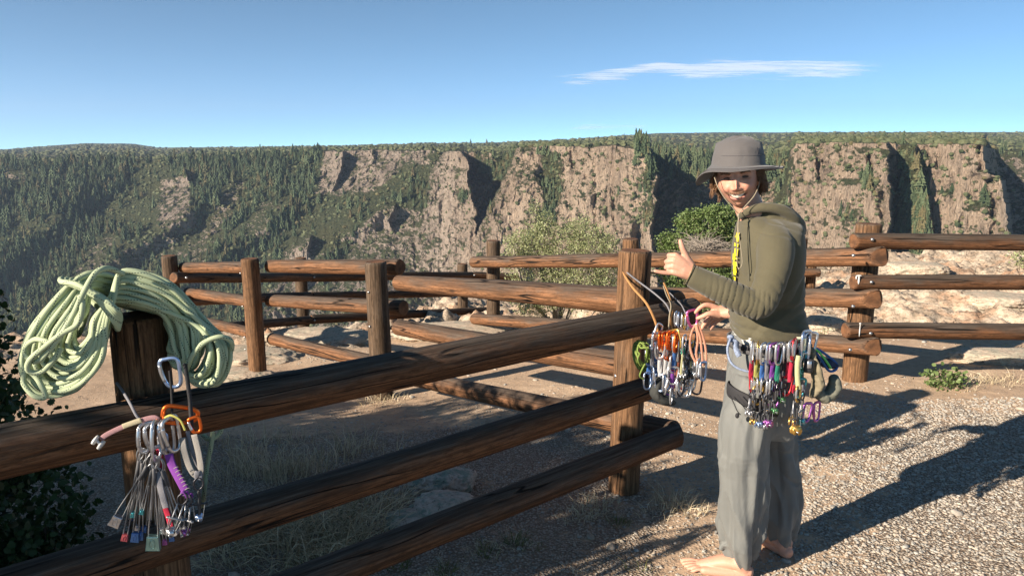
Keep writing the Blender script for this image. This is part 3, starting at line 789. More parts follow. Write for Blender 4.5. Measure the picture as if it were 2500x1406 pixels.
# --- far fence along the canyon edge behind
fd = thing('log_fence', 'farthest dark shaded log rail fence along the canyon edge', 'fence', (-2.92, 10.3, gz(-2.92, 10.3)))
post(fd, -2.92, 10.35, .31, .080, WOOD_POSTG, (0, 0), 6)
post(fd, -.84, 12.7, -.12, .088, WOOD_POSTG, (0, 0), 7)
for k, (a, b, r0, r1) in enumerate(((at(423, 678, 7.95), at(757, 677, 10.18), .062, .060), (at(759, 677, 10.2), at(1152, 672, 12.5), .066, .060), (at(1153, 672, 12.5), at(1268, 676, 12.9), .062, .060),
                                     (at(440, 735, 7.95), at(757, 722, 10.18), .058, .055), (at(760, 722, 10.2), at(1110, 717, 12.5), .055, .055),
                                     (at(520, 800, 8.6), at(757, 781, 10.18), .055, .060), (at(759, 780, 10.2), at(1196, 757, 12.5), .066, .060))):
    log(fd, 'rail', a, b, r0, WOOD, 41+k, 0, 0, r1, .004, 18)
for px_, py_, Y in ((752, 677, 10.11), (767, 677, 10.13), (1146, 672, 12.43), (1158, 672, 12.43), (768, 782, 10.13), (455, 678, 7.87)):
    bolt(fd, at(px_, py_, Y), (0, -1, .1), .014)

# --- long fence behind the man, from the right corner post back to the left
ff = thing('log_fence', 'rear log rail fence passing behind the man in front of the two green shrubs', 'fence', (1.17, 7.6, gz(1.17, 7.6)))
post(ff, -.235, 9.4, .66, .085, WOOD_POSTG, (0, 0), 8)
post(ff, 1.20, 7.62, .885, .085, WOOD_POST, (0, 0), 9)
for k, (a, b, r0, r1) in enumerate(((at(1155, 640, 9.25), at(2160, 626, 5.42), .068, .072), (at(1155, 708, 9.25), at(2145, 730, 5.42), .060, .073), (at(1157, 778, 9.25), at(2144, 846, 5.42), .070, .070))):
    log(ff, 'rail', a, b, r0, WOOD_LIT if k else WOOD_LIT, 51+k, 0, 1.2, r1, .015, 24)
bolt(ff, at(1517, 638, 7.42), (0, -1, 0), .013)
# --- right fence
fe = thing('log_fence', 'right hand log rail fence starting at the corner post and leaving the picture', 'fence', (2.70, 5.72, gz(2.7, 5.72)))
post(fe, 2.70, 5.72, 1.215, .095, WOOD_POST, (.015, 0), 10)
for k, (a, b, r0, r1) in enumerate(((at(2080, 588, 5.50), at(2760, 597, 5.50), .061, .060), (at(2079, 689, 5.50), at(2760, 692, 5.50), .053, .058), (at(2060, 806, 5.50), at(2760, 811, 5.50), .058, .062))):
    log(fe, 'rail', a, b, r0, WOOD, 61+k, .35, 0, r1, .01, 24)
for px_, py_, Y, f_ in ((2130, 585, 5.43, fe), (2128, 689, 5.44, fe), (2126, 814, 5.43, fe), (2084, 624, 5.36, ff), (2083, 748, 5.35, ff), (2076, 854, 5.35, ff)):
    bolt(f_, at(px_, py_, Y), (0, -1, 0), .013)
# --- bit of another fence beyond, behind the man's back
fg = thing('log_fence', 'short distant piece of log fence seen just right of the mans back', 'fence', at(1950, 680, 10.5))
gp = at(1955, 600, 10.6)
log(fg, 'post', (gp.x, gp.y, gz(gp.x, gp.y)-.1), (gp.x, gp.y, .55), .085, WOOD_POST, 71)
gp = at(1982, 640, 10.6); log(fg, 'post', (gp.x, gp.y, gz(gp.x, gp.y)-.1), (gp.x, gp.y, .35), .07, WOOD_POST, 73)
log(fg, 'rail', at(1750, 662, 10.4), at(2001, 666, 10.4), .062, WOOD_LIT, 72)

WHITEW = plain('bird_dropping_white', (.62, .62, .60), .8, 0, .15)
def dropping(parent, p, d, pts):
    mb = MB(); d = Vector(d).normalized(); r = d.cross(Vector((0, 0, 1))).normalized()
    for a, b, w, h in pts: blob(mb, Vector(p)+r*a+Vector((0, 0, b)), (w, .003, h), 2, .35, 3, int(a*1000+b*300))
    mb.build('bird_dropping', WHITEW, parent)
dropping(fa, at(676, 1232, 2.52), (0, -1, 0), ((0, .006, .008, .006), (.002, -.002, .004, .012), (.002, -.016, .0025, .010)))
dropping(fe, at(2097, 683, 5.445), (0, -1, 0), ((0, .03, .018, .006), (0, .0, .007, .034), (.02, .018, .005, .016)))
dropping(fe, at(2099, 806, 5.44), (0, -1, 0), ((0, 0, .004, .05), (0, .05, .008, .006)))
# ================================================================ foreground stones, grass, shrubs
def pebbles():
    rng = np.random.default_rng(3)
    V0, F0 = ico(1)
    mb = MB()
    def batch(n, xr, yr, smin, smax, pr, k):
        x = rng.uniform(*xr, n); y = rng.uniform(*yr, n)
        ok = rng.random(n) < pr(x, y); x, y = x[ok], y[ok]; n = len(x)
        V = V0*(1+.38*fbm(V0*1.4+k*7, 2, k))[:, None]*np.array([1, .72, .45])
        s = smin*(smax/smin)**(rng.random(n)**1.6)
        M = rotz_scale(n, 1, 1, rng, (1, 1), .3)*s[:, None, None]
        z = ground_z(x, y)+s*.12
        g = rng.uniform(.72, 1.15, n); w = rng.uniform(-.08, .08, n)
        scatter(mb, V, F0, np.stack([x, y, z], -1), M, np.stack([g*(1+w), g, g*(1-w)], -1))
    fore = lambda x, y: np.clip(.15+.95*smooth(-.2, .7, (x-.6)-(y-2.8)*.5), 0, 1)
    for k in range(4):
        batch(8500, (.5, 4.3), (2.4, 5.2), .0042, .0125, fore, k)
        batch(2600, (-2.2, 1.2), (2.7, 5.6), .005, .012, lambda x, y: np.clip(.35+.9*fbm(np.stack([x, y, 0*x], -1)*1.3, 2, 50), .1, 1), k+4)
        batch(2200, (-2.5, 5), (4.6, 8.5), .006, .014, lambda x, y: np.clip(.3+fbm(np.stack([x, y, 0*x], -1)*1.1, 2, 51), .05, 1), k+8)
    batch(160, (-2, 4.5), (2.6, 8), .015, .032, lambda x, y: 1+0*x, 12)
    tag(mb.build('gravel', PEBBLE, None, True), 'loose grey and tan gravel strewn over the dirt', 'gravel', kind='stuff')
pebbles()

def on_ground(px_, py_):      # where the view line through a photo pixel meets the ground
    Ys = np.arange(2.2, 16, .02); u = (px_-CX)/F; v = (py_-CY)/F; fw = CP-v*SP; dn = SP+v*CP
    X_, Z_ = u*Ys/fw, EYE-dn*Ys/fw
    hit = np.nonzero(Z_ <= ground_z(X_, Ys))[0]
    k = hit[0] if len(hit) else 480
    return Vector((X_[k], Ys[k], Z_[k]))
def blade_batch(rng, mb, base, n, hmin, hmax, spread, bend, w=.0016, seg=5, tint=None, lean=(0, 0), brown=.2):
    for _ in range(n):
        a = rng.uniform(0, 6.283); r = spread*math.sqrt(rng.random())
        p = np.array(base)+np.array([math.cos(a)*r, math.sin(a)*r, 0])
        h = rng.uniform(hmin, hmax); b = rng.uniform(.1, 1)*bend*h
        d = np.array([math.cos(a+rng.normal()*.6), math.sin(a+rng.normal()*.6), 0])+np.array([*lean, 0])
        t = np.linspace(0, 1, seg)[:, None]
        kink = rng.normal(size=3)*.06*h
        P = p+d*b*t**1.8+np.array([0, 0, 1])*h*(t-.35*bend*t**2.4)+kink*np.sin(t*math.pi*rng.uniform(.8, 2))
        T = np.gradient(P, axis=0); s = np.cross(T, [rng.normal(), rng.normal(), .2]); s /= np.maximum(np.linalg.norm(s, axis=1, keepdims=True), 1e-9)
        ww = w*rng.uniform(.7, 1.3)*(1-.85*t**1.5)
        V = np.concatenate([P-s*ww, P+s*ww]); i = np.arange(seg-1)
        Q = np.stack([i, i+1, seg+i+1, seg+i], -1)
        mb.add(V, Q, None, (rng.random(), rng.random()*brown, 0))
def grass():
    rng = np.random.default_rng(21)
    dry = MB(); green = MB()
    def tuft(px_, py_, Y, n, h0, h1, sp, bend, kind='dry', w=.0016, lean=(0, 0)):
        p = at(px_, py_, Y); z = gz(p.x, p.y)
        blade_batch(rng, dry if kind == 'dry' else green, (p.x, p.y, z-.005), n, h0, h1, sp, bend, w, lean=lean)
    on = on_ground
    def g(px_, py_, n, h0, h1, sp, bend, kind='dry', w=.0016, lean=(0, 0)):
        p = on(px_, py_); blade_batch(rng, dry if kind == 'dry' else green, (p.x, p.y, gz(p.x, p.y)-.005), n, h0, h1, sp, bend, w, lean=lean)
    # dry stand between the first rails
    for px_, py_, n, h in ((520, 1090, 50, .22), (600, 1130, 80, .24), (650, 1160, 90, .24), (700, 1170, 90, .22), (760, 1150, 80, .20), (820, 1120, 60, .20), (870, 1100, 50, .24), (560, 1170, 60, .16), (930, 1110, 14, .24), (640, 1080, 40, .16), (730, 1080, 40, .14)):
        g(px_, py_, int(n*1.3), .05, h*1.15, .13, .7, w=.0023)
    # tangled mat lower down
    for px_, py_ in ((640, 1290), (700, 1310), (760, 1290), (820, 1270), (880, 1250), (740, 1340), (820, 1330), (900, 1300), (680, 1370), (600, 1330), (940, 1240), (860, 1340), (780, 1380), (560, 1360)):
        g(px_, py_, 110, .05, .20, .15, 1.5, w=.0022)
        g(px_, py_, 12, .15, .34, .10, 1.1, w=.0026)
        g(px_, py_, 14, .03, .12, .12, .8, 'green')
    # small tufts by the near fence
    for px_, py_, n, h, k in ((1085, 1400, 70, .085, 'green'), (1190, 1350, 60, .075, 'green'), (1260, 1325, 70, .09, 'green'), (1300, 1340, 30, .05, 'green'), (1090, 1410, 50, .09, 'dry'), (1250, 1330, 50, .08, 'dry'), (1180, 1355, 40, .07, 'dry'), (970, 1385, 60, .08, 'green'),
                              (1440, 1255, 80, .12, 'dry'), (1400, 1270, 60, .08, 'dry'), (1470, 1235, 50, .10, 'dry'), (1510, 1280, 90, .06, 'green'), (1640, 1230, 90, .13, 'dry'), (1680, 1250, 80, .12, 'dry'), (1600, 1260, 40, .08, 'dry'), (1560, 1400, 20, .10, 'green'), (1450, 1400, 20, .07, 'dry')):
        g(px_, py_, n, h*.3, h, .055 if k == 'green' else .09, .9, k)
    for px_, py_ in ((2380, 930), (2420, 935), (2460, 940), (2490, 930), (2350, 945), (2480, 880), (930, 985), (900, 990), (960, 980), (690, 995), (560, 1010)):
        g(px_, py_, 50, .04, .13, .14, 1.2)
    # straws lying about
    for _ in range(220):
        x, y = rng.uniform(-1.6, 1.1), rng.uniform(2.6, 4.6); blade_batch(rng, dry, (x, y, gz(x, y)+.004), 1, .02, .05, .01, 4.5, .0012)
    tag(dry.build('dry_grass', DRYGRASS, None, False), 'dry straw coloured grass among the fence rails', 'dry grass', kind='stuff')
    tag(green.build('green_grass', GREENGRASS, None, False), 'short green tufts of grass at the foot of the fence', 'grass', kind='stuff')
grass()
def rock(name, label, px_, py_, s, m, seed, cat='rock', group=None, sink=.3, amp=.28):
    p = on_ground(px_, py_)
    V, Fa = ico(5); n = V*(1+amp*fbm(V*1.3+seed*3, 5, seed, .55))[:, None]
    n = n+V*(.09*np.maximum(0, ridged(V*3.1+seed, 3, seed+1))+.05*fbm(V*11, 3, seed+2))[:, None]
    n[:, 2] = np.where(n[:, 2] > .55, .55+(n[:, 2]-.55)*.45, n[:, 2])
    a = seed*1.3; M = np.array([[math.cos(a), -math.sin(a), 0], [math.sin(a), math.cos(a), 0], [0, 0, 1]])
    mb = MB(); mb.add((n @ M.T)*np.array(s)+np.array(p)+np.array([0, 0, s[2]*(1-2*sink)*.5]), Fa)
    o = mb.build(name, m)
    return tag(o, label, cat, group)
rock('lichen_rock', 'pale rock with green lichen, rear one of the pair behind the rails', 1080, 1190, (.18, .13, .12), LICHEN, 3)
rock('lichen_rock', 'pinkish rock with grey lichen, front one of the pair behind the rails', 1082, 1262, (.17, .12, .12), LICHEN, 5)
rock('lichen_rock', 'low lichen spotted rock left of the front lichen rock', 1005, 1280, (.12, .09, .06), LICHEN, 8)
rock('ledge_rock', 'pale broken ledge slab at the foot of the far fence', 790, 835, (.75, .4, .16), SLAB, 9)
rock('ledge_rock', 'pale low slab left of the tall brown post', 560, 880, (.7, .35, .12), SLAB, 11)
rock('ledge_rock', 'flat pale slab behind the fence near the bushes', 1120, 815, (.8, .4, .12), SLAB, 12)
rock('boulder', 'rounded pale boulder just right of the mans back', 2015, 805, (.20, .18, .16), SLAB, 14, 'boulder')
rock('ledge_rock', 'long orange tinted slab on the right ledge behind the top rail', 2240, 662, (.5, .3, .15), SLAB, 15)
rock('ledge_rock', 'pale slab on the right ledge near the edge of the picture', 2440, 740, (.45, .3, .12), SLAB, 17)
rock('ledge_rock', 'brown shaded rock lying beyond the lowest right rail', 2440, 880, (.38, .2, .11), SLAB, 19)
rock('ledge_rock', 'reddish low rock at the foot of the brown post on the left', 560, 925, (.38, .22, .09), SLAB, 23)

# ---------------------------------------------------------------- leafy shrubs
def leaf_shape(kind):
    if kind == 'oak':     # lobed
        pts = [(0, 0), (.18, .12), (.34, .10), (.30, .28), (.46, .36), (.34, .5), (.44, .66), (.26, .74), (.16, .95), (0, 1)]
    elif kind == 'narrow': pts = [(0, 0), (.16, .25), (.2, .55), (.1, .85), (0, 1)]
    else: pts = [(0, 0), (.3, .2), (.42, .5), (.3, .82), (0, 1)]
    Rr = [(x, y, abs(x)*.28) for x, y in pts]; Lf = [(-x, y, abs(x)*.28) for x, y in pts[1:-1]][::-1]
    V = np.array(Rr+Lf); return V, np.arange(len(V))[None]
def shrub(name, label, base, clumps, nleaf, lsize, leafmat, barkmat, seed, kind='round', stems=7, group=None, twigs=0, cat='shrub', inner=.35, twigc=None, brown=.04):
    rng = np.random.default_rng(seed)
    base = Vector(base); root = thing(name, label, cat, base, group)
    st = MB(); lf = MB()
    V0, F0 = leaf_shape(kind)
    cl = np.array([c[:3] for c in clumps], float)+np.array(base); cr = np.array([c[3:6] if len(c) > 5 else (c[3],)*3 for c in clumps], float)
    vol = cr.prod(1)**.67; prob = vol/vol.sum()
    tips = []
    for k, c in enumerate(cl):
        # limb from the base to the clump, then twigs inside it
        p0 = np.array(base)+np.array([rng.normal()*.05, rng.normal()*.05, -.03])
        mid = p0*.5+c*.5+rng.normal(size=3)*.08*np.linalg.norm(c-p0)
        P = smoothpath([p0, mid, c], 12); r0 = .006+.010*np.linalg.norm(c-p0)
        tube(st, P, [r0, r0*.45], 6)
        for _ in range(stems):
            d = rng.normal(size=3); d /= np.linalg.norm(d); d[2] = abs(d[2])*.8-.1
            e = c+d*cr[k]*.95; s = P[rng.integers(6, 12)]
            Q = smoothpath([s, (s+e)/2+rng.normal(size=3)*.12*cr[k], e], 9)
            tube(st, Q, [r0*.4, .0015], 4)
            for q in Q[4:]: tips.append((q, cr[k]))
    # many small sprays: leaves gather in clusters at twig ends, leaving gaps between
    ns = max(10, nleaf//9)
    kk = rng.choice(len(cl), ns, p=prob)
    d = rng.normal(size=(ns, 3)); d /= np.linalg.norm(d, axis=1, keepdims=True)
    rad = rng.uniform(inner, 1.0, ns)**.5
    lump = 1+.30*fbm(d*2.3+kk[:, None]*3.3, 3, seed)
    S = cl[kk]+d*cr[kk]*(rad*lump)[:, None]
    S = S[S[:, 2] > ground_z(S[:, 0], S[:, 1])+.01]
    for q in S[::6]:
        k = np.argmin(np.linalg.norm(cl-q, axis=1)); tube(st, [cl[k]*.4+q*.6, q*.9+cl[k]*.1+rng.normal(size=3)*.01, q], [.0025, .001], 3, caps=False)
    sc = np.repeat(S, 9, 0); n = len(sc)
    off = rng.normal(size=(n, 3))*lsize*1.15; pos = sc+off
    M = randrot(n, rng)*(lsize*rng.uniform(.6, 1.25, n))[:, None, None]
    # leaves turn broadly towards the light and up
    tt = np.clip(rng.normal(.45, .22, n), 0, 1)
    scatter(lf, V0, F0, pos, M, np.stack([tt, (rng.random(n) < brown)*rng.random(n), 0*tt], -1))
    if twigs:
        tw = MB()
        for _ in range(twigs):
            s = np.array(base)+np.array(twigc[:3])+rng.normal(size=3)*np.array(twigc[3:6])*.35
            dd = rng.normal(size=3); dd[2] = abs(dd[2])
            e = s+dd*np.array(twigc[3:6])*.7; m_ = (s+e)/2+rng.normal(size=3)*.04
            tube(tw, smoothpath([s, m_, e], 6), [.0045, .0015], 4, caps=False)
        tw.build('bare_twigs', barkmat, root)
    st.build('branches', barkmat, root); lf.build('foliage', leafmat, root, False)
    return root

def ell(pxc, pyc, rx, ry, Y, base, depth=None):
    """clump ellipsoid measured off the photo at distance Y, relative to the base"""
    c = at(pxc, pyc, Y); k = Y/F*1.02
    return (c.x-base.x, c.y-base.y, c.z-base.z, rx*k, (depth or rx)*k, ry*k)
GREYBARK = plain('grey_shrub_bark', (.30, .26, .22), .9, 0, .4, 30, .6)
b = Vector((*at(1360, 780, 9.9)[:2], 0)); b.z = gz(b.x, b.y)
Y = 9.9
shrub('serviceberry_shrub', 'wide grey green shrub with open pale twigs behind the middle fence', b,
      [ell(1300, 600, 60, 60, Y, b), ell(1370, 610, 75, 75, Y, b), ell(1450, 620, 70, 65, Y-.2, b), ell(1330, 545, 32, 32, Y, b), ell(1420, 565, 48, 38, Y, b), ell(1490, 650, 42, 55, Y, b), ell(1265, 640, 38, 60, Y, b),
       ell(1380, 700, 120, 60, Y, b), ell(1300, 735, 60, 45, Y-.1, b), ell(1480, 720, 50, 50, Y, b), ell(1308, 508, 12, 18, Y, b), ell(1480, 590, 25, 20, Y, b), ell(1250, 590, 18, 15, Y, b)],
      30000, .029, LEAF_SAGE, GREYBARK, 31, 'narrow', 9, inner=.1)
Y = 10.2
b = Vector((*at(1720, 740, Y)[:2], 0)); b.z = gz(b.x, b.y)
shrub('oak_shrub', 'dense rounded green shrub with a patch of bare twigs left of the man', b,
      [ell(1730, 550, 62, 42, Y, b), ell(1680, 540, 30, 26, Y, b), ell(1780, 560, 40, 45, Y, b), ell(1650, 600, 42, 32, Y, b), ell(1800, 615, 45, 50, Y, b), ell(1660, 670, 50, 55, Y, b), ell(1735, 670, 60, 45, Y-.2, b),
       ell(1700, 735, 80, 35, Y, b), ell(1630, 590, 25, 18, Y, b), ell(1755, 520, 35, 16, Y, b)],
      24000, .027, LEAF_OAK, GREYBARK, 32, 'round', 6, twigs=420, twigc=ell(1725, 612, 42, 22, Y-.45, b), inner=.45)
b = Vector((*at(1700, 735, 9.6)[:2], 0)); b.z = gz(b.x, b.y)
# dark shrub on the left edge, behind the nearest fence
b = Vector((-2.35, 2.95, 0)); b.z = gz(b.x, b.y)
shrub('oak_shrub', 'dark green oak shrub in shade at the left edge of the picture', b,
      [(-.05, .1, .55, .36, .4, .42), (.1, 0, .25, .42, .4, .28), (-.25, .2, .95, .35, .4, .35), (-.30, .15, 1.25, .26, .35, .22), (.22, -.15, .10, .26, .3, .18), (-.12, -.05, .78, .3, .3, .25), (.42, -.1, .06, .2, .25, .12)],
      11500, .034, LEAF_DARK, DARKBARK, 33, 'oak', 8, brown=.07)
# small green plant on the sunny dirt right
b = on_ground(2310, 945)
shrub('leafy_plant', 'small bright green leafy plant on the dirt at right', b, [(0, 0, .05, .10, .1, .06), (-.07, 0, .09, .07, .06, .06), (.08, 0, .06, .06, .07, .05)],
      420, .028, LEAF_OAK, BARK, 34, 'round', 5, cat='plant')
b = on_ground(2500, 655)
shrub('leafy_shrub', 'light green shrub on the ledge at the right edge of the picture', b, [(.1, 0, .2, .3, .3, .3)], 900, .035, LEAF_SAGE, BARK, 35, 'round', 6)
b = on_ground(2030, 665)
shrub('bare_shrub', 'dark leafless shrub on the ledge right of the mans back', b, [(0, 0, .12, .28, .25, .22)], 380, .02, LEAF_DARK, DARKBARK, 36, 'narrow', 26)
b = on_ground(2020, 815)
shrub('leafy_plant', 'tiny olive weed in front of the pale boulder', b, [(0, 0, .05, .12, .08, .05)], 260, .018, LEAF_SAGE, BARK, 37, 'narrow', 6, cat='plant')
b = on_ground(2400, 870)
shrub('leafy_plant', 'sprawling yellow green weed under the lowest right rail', b, [(0, 0, .03, .22, .12, .05), (.3, 0, .04, .15, .1, .04)], 420, .02, LEAF_SAGE, BARK, 38, 'narrow', 6, cat='plant')

# oak scrub left of the photographer: it stands outside the picture and throws the shade over the near ground
rng_ = np.random.default_rng(9)
for k, (s_, n_, h_) in enumerate(((-2.8, 2.62, 2.45), (-3.0, 3.25, 2.75), (-3.0, 3.9, 2.75), (-3.0, 4.55, 2.5), (-2.8, 5.3, 2.05))):
    x_ = s_*.83-.56*n_; y_ = s_*.56+.83*n_
    b = Vector((x_, y_, gz(x_, y_)))
    shrub('oak_shrub', 'tall oak shrub standing in the row left of the photographer', b,
          [(0, 0, h_*.33, .5, .6, h_*.33), (.1, .2, h_*.62, .45, .5, h_*.30), (-.3, -.2, h_*.7, .4, .45, h_*.28), (.3, -.3, h_*.5, .4, .4, .35), (-.1, .35, h_*.78, .3, .35, h_*.2)],
          10500, .060, LEAF_DARK, DARKBARK, 50+k, 'oak', 8, inner=.05, group='oak shrubs left of the photographer')
# ================================================================ the man
def fuse(mb, voxel, it=2, fac=.5):
    """weld overlapping closed shapes into one continuous skin; returns verts, faces, normals"""
    me = mb.mesh('tmp'); o = bpy.data.objects.new('tmp', me); COL.objects.link(o)
    md = o.modifiers.new('r', 'REMESH'); md.mode = 'VOXEL'; md.voxel_size = voxel
    if it:
        ms = o.modifiers.new('s', 'SMOOTH'); ms.factor = fac; ms.iterations = it
    bpy.context.view_layer.update()
    m2 = bpy.data.meshes.new_from_object(o.evaluated_get(bpy.context.evaluated_depsgraph_get()))
    n = len(m2.vertices); V = np.zeros(n*3, np.float32); m2.vertices.foreach_get('co', V)
    N = np.zeros(n*3, np.float32); m2.vertex_normals.foreach_get('vector', N)
    k = len(m2.polygons); t = np.zeros(k, np.int32); m2.polygons.foreach_get('loop_total', t)
    li = np.zeros(len(m2.loops), np.int32); m2.loops.foreach_get('vertex_index', li)
    st = np.concatenate([[0], np.cumsum(t)[:-1]]); Fs = []
    for c in (3, 4):
        s = st[t == c]
        if len(s): Fs.append(li[s[:, None]+np.arange(c)])
    bpy.data.objects.remove(o); bpy.data.meshes.remove(me); bpy.data.meshes.remove(m2)
    return V.reshape(-1, 3).astype(float), Fs, N.reshape(-1, 3).astype(float)
def rnd(mb, pts, rad, ns=16, n=None, flat=None, ends=True, up=None):
    """closed limb: smooth path with rounded ends"""
    n = n or max(12, 5*len(pts)); P = smoothpath(pts, n)
    r = np.interp(np.linspace(0, 1, n), np.linspace(0, 1, len(rad)), rad)
    if ends:
        T0 = P[0]-P[1]; T0 /= np.linalg.norm(T0); T1 = P[-1]-P[-2]; T1 /= np.linalg.norm(T1)
        P = np.concatenate([[P[0]+T0*r[0]*.85], [P[0]+T0*r[0]*.55], P, [P[-1]+T1*r[-1]*.55], [P[-1]+T1*r[-1]*.85]])
        r = np.concatenate([[r[0]*.45], [r[0]*.82], r, [r[-1]*.82], [r[-1]*.45]])
    tube(mb, P, r, ns, flat=flat, up=up)
def ringloft(mb, rings, ns=36, power=2.3):
    """stack of horizontal superellipse rings: (cx, cy, cz, rx, ry)"""
    a = np.linspace(0, 2*math.pi, ns, endpoint=False)
    ca = np.sign(np.cos(a))*np.abs(np.cos(a))**(2/power); sa = np.sign(np.sin(a))*np.abs(np.sin(a))**(2/power)
    rr = np.array(rings, float); t = np.linspace(0, len(rr)-1, len(rr)*5)
    rr = smoothpath_n(rr, len(rr)*5)
    V = np.stack([rr[:, 0:1]+rr[:, 3:4]*ca, rr[:, 1:2]+rr[:, 4:5]*sa, rr[:, 2:3]+0*ca[None]], -1)
    n = len(rr); i = np.arange(n-1)[:, None]; j = np.arange(ns)[None]
    Q = np.stack([i*ns+j, i*ns+(j+1) % ns, (i+1)*ns+(j+1) % ns, (i+1)*ns+j], -1).reshape(-1, 4)
    return mb.add(V.reshape(-1, 3), [Q, np.arange(ns)[::-1][None], (np.arange(ns)+(n-1)*ns)[None]])
def smoothpath_n(P, n):
    m = len(P); t = np.linspace(0, m-1, n); i = np.minimum(np.floor(t).astype(int), m-2); f = (t-i)[:, None]
    g = lambda k: P[np.clip(k, 0, m-1)]
    a, b, c, d = g(i-1), g(i), g(i+1), g(i+2)
    return .5*((2*b)+(-a+c)*f+(2*a-5*b+4*c-d)*f*f+(-a+3*b-3*c+d)*f**3)

def m_skin():
    t = NT('skin'); c = t.attr('tint'); p = t.attr('lpos')
    c2 = t.mix(t.noise(p, 90, 4), t.mix(1, c, (.88, .84, .84), 'MULTIPLY'), t.mix(1, c, (1.1, 1.08, 1.08), 'MULTIPLY'))
    t.done(c2, .52, t.bump(t.noise(p, 420, 3), .25, .001), .4)
    t.b.inputs['Subsurface Weight'].default_value = .12; t.b.inputs['Subsurface Radius'].default_value = (.9, .35, .2); t.b.inputs['Subsurface Scale'].default_value = .008
    return t.m
SKIN = m_skin()
def m_cloth(name, col, var=.12, weave=900, rough=.85, sheen=.2, bump=.25, wr=.5, wscale=(14, 14, 5), wdist=.006):
    t = NT(name); p = t.attr('lpos'); tint = t.n('ShaderNodeSeparateXYZ', {0: t.attr('tint')})
    n = t.noise(p, 9, 5, .6)
    c = t.mix(n, tuple(k*(1-var) for k in col), tuple(k*(1+var) for k in col))
    c = t.mix(t.math('MULTIPLY', t.math('SUBTRACT', 1, tint.outputs[0]), .8), c, tuple(k*.35 for k in col))
    w = t.noise(t.scale(p, wscale), 1, 4, .6, 1.2)
    rd = t.math('ABSOLUTE', t.math('SUBTRACT', w, .5))
    b1 = t.bump(t.noise(p, weave, 2), bump, .0008)
    b2 = t.bump(rd, wr, wdist*6, b1)
    t.done(c, rough, b2, .25)
    t.b.inputs['Sheen Weight'].default_value = sheen; t.b.inputs['Sheen Roughness'].default_value = .5
    return t.m
OLIVE = m_cloth('olive_jersey', (.086, .077, .047), wr=.10, wscale=(6, 6, 6))
GREYCLOTH = m_cloth('grey_nylon', (.150, .156, .150), .06, 1200, .6, .1, .15, .16, (7, 7, 3))
HATCLOTH = m_cloth('charcoal_hat_cloth', (.098, .092, .092), .08, 900, .8, .2, .3, .2, (20, 20, 20), .002)
HAIRM = plain('brown_hair', (.19, .10, .05), .55, 0, .5, 60, 0, .5)
TEETH = plain('teeth', (.50, .45, .38), .25, 0, .03)
EYEW = plain('eye', (.05, .04, .035), .15, 0, .3)
YELLOW = plain('yellow_print', (.80, .68, .02), .7, 0, .08)
WEBBLK = plain('black_webbing', (.022, .022, .025), .8, 0, .3, 300, .5)
WEBGREY = plain('grey_webbing', (.11, .11, .115), .8, 0, .25, 300, .5)
PALECL = plain('pale_undershirt', (.50, .50, .47), .85, 0, .1, 60)
CORDM = plain('khaki_cord', (.28, .24, .17), .8, 0, .3, 300, .5)

HC = at(1800, 431, 2.975)                      # middle of the head at eye level
roll, yaw, pit = R(-7.5), R(-20), R(-1)
HM = (Matrix.Rotation(roll, 3, 'Y') @ Matrix.Rotation(yaw, 3, 'Z') @ Matrix.Rotation(pit, 3, 'X'))
HMn = np.array(HM)
def hl(V):     # head frame (x image right, y away from the camera, z up) to world
    return np.asarray(V, float) @ HMn.T+np.array(HC)
def head_shape():
    V, Fa = ico(6); x, y, z = V[:, 0].copy(), V[:, 1].copy(), V[:, 2].copy()
    X = x*.0735; Yy = y*.098+.006; Z = np.where(z > 0, z*.118+.012, z*.130+.012)
    # jaw narrows to the chin
    dn = smooth(-.02, -.122, Z)
    X = X*(1-.20*dn**1.8)*(1+.02*smooth(0, -.04, Z))*(1+.03*smooth(.02, -.03, Z))
    fr = smooth(.2, -.6, y)
    Yy = np.where(y < 0, Yy*(1-.10*dn)-.004*dn, Yy*(1-.42*dn))
    tp = smooth(.03, .10, Z); X = X*(1-.16*tp); Yy = .012+(Yy-.012)*(1-.20*tp); Z = np.where(Z > .05, .05+(Z-.05)*.62, Z)
    Xs, Zs = X, Z
    def G(x0, z0, sx, sz): return np.exp(-((Xs-x0)/sx)**2-((Zs-z0)/sz)**2)
    d = np.zeros_like(X)
    for s in (-1, 1):
        d -= .013*G(s*.034, -.001, .019, .012)
        d += .0065*G(s*.033, .019, .024, .008)
        d += .016*G(s*.044, -.042, .022, .020)
        d += .005*G(s*.032, -.012, .016, .005)
        d -= .0045*G(s*(.027), -.058, .005, .013)
        d += .010*G(s*.013, -.044, .0065, .006)
        d -= .004*G(s*.070, -.07, .02, .03)
    d += np.exp(-(Xs/.0085)**2)*np.interp(Zs, [-.052, -.046, -.040, -.02, 0, .012], [0, .020, .026, .018, .009, 0])
    d += .006*G(0, -.043, .013, .009)
    # smiling mouth
    zc = -.072+.014*np.minimum((Xs/.038)**2, 1.3)
    m = np.exp(-((np.abs(Xs)/.038)**6)); 
    d -= .0135*m*np.exp(-((Zs-zc)/(.0072-.0035*np.minimum(np.abs(Xs)/.036, 1)))**2)
    d += .0050*np.exp(-(Xs/.038)**4)*np.exp(-((Zs-zc-.0100)/.0045)**2)
    d += .0065*np.exp(-(Xs/.033)**4)*np.exp(-((Zs-zc+.0120)/.0055)**2)
    d -= .004*G(0, -.097, .018, .005)
    d += .008*G(0, -.114, .019, .012)
    Yy = Yy-d*fr
    return np.stack([X, Yy, Z], -1), Fa
hv, hf = head_shape()
def Pm(lst): return [at(a, b, c) for a, b, c in lst]
bm_ = MB()
bm_.add(hl(hv), hf)
for s in (-1, 1):      # ears
    blob(bm_, hl([s*.079, .012, -.012]), (.010, .020, .032), 2)
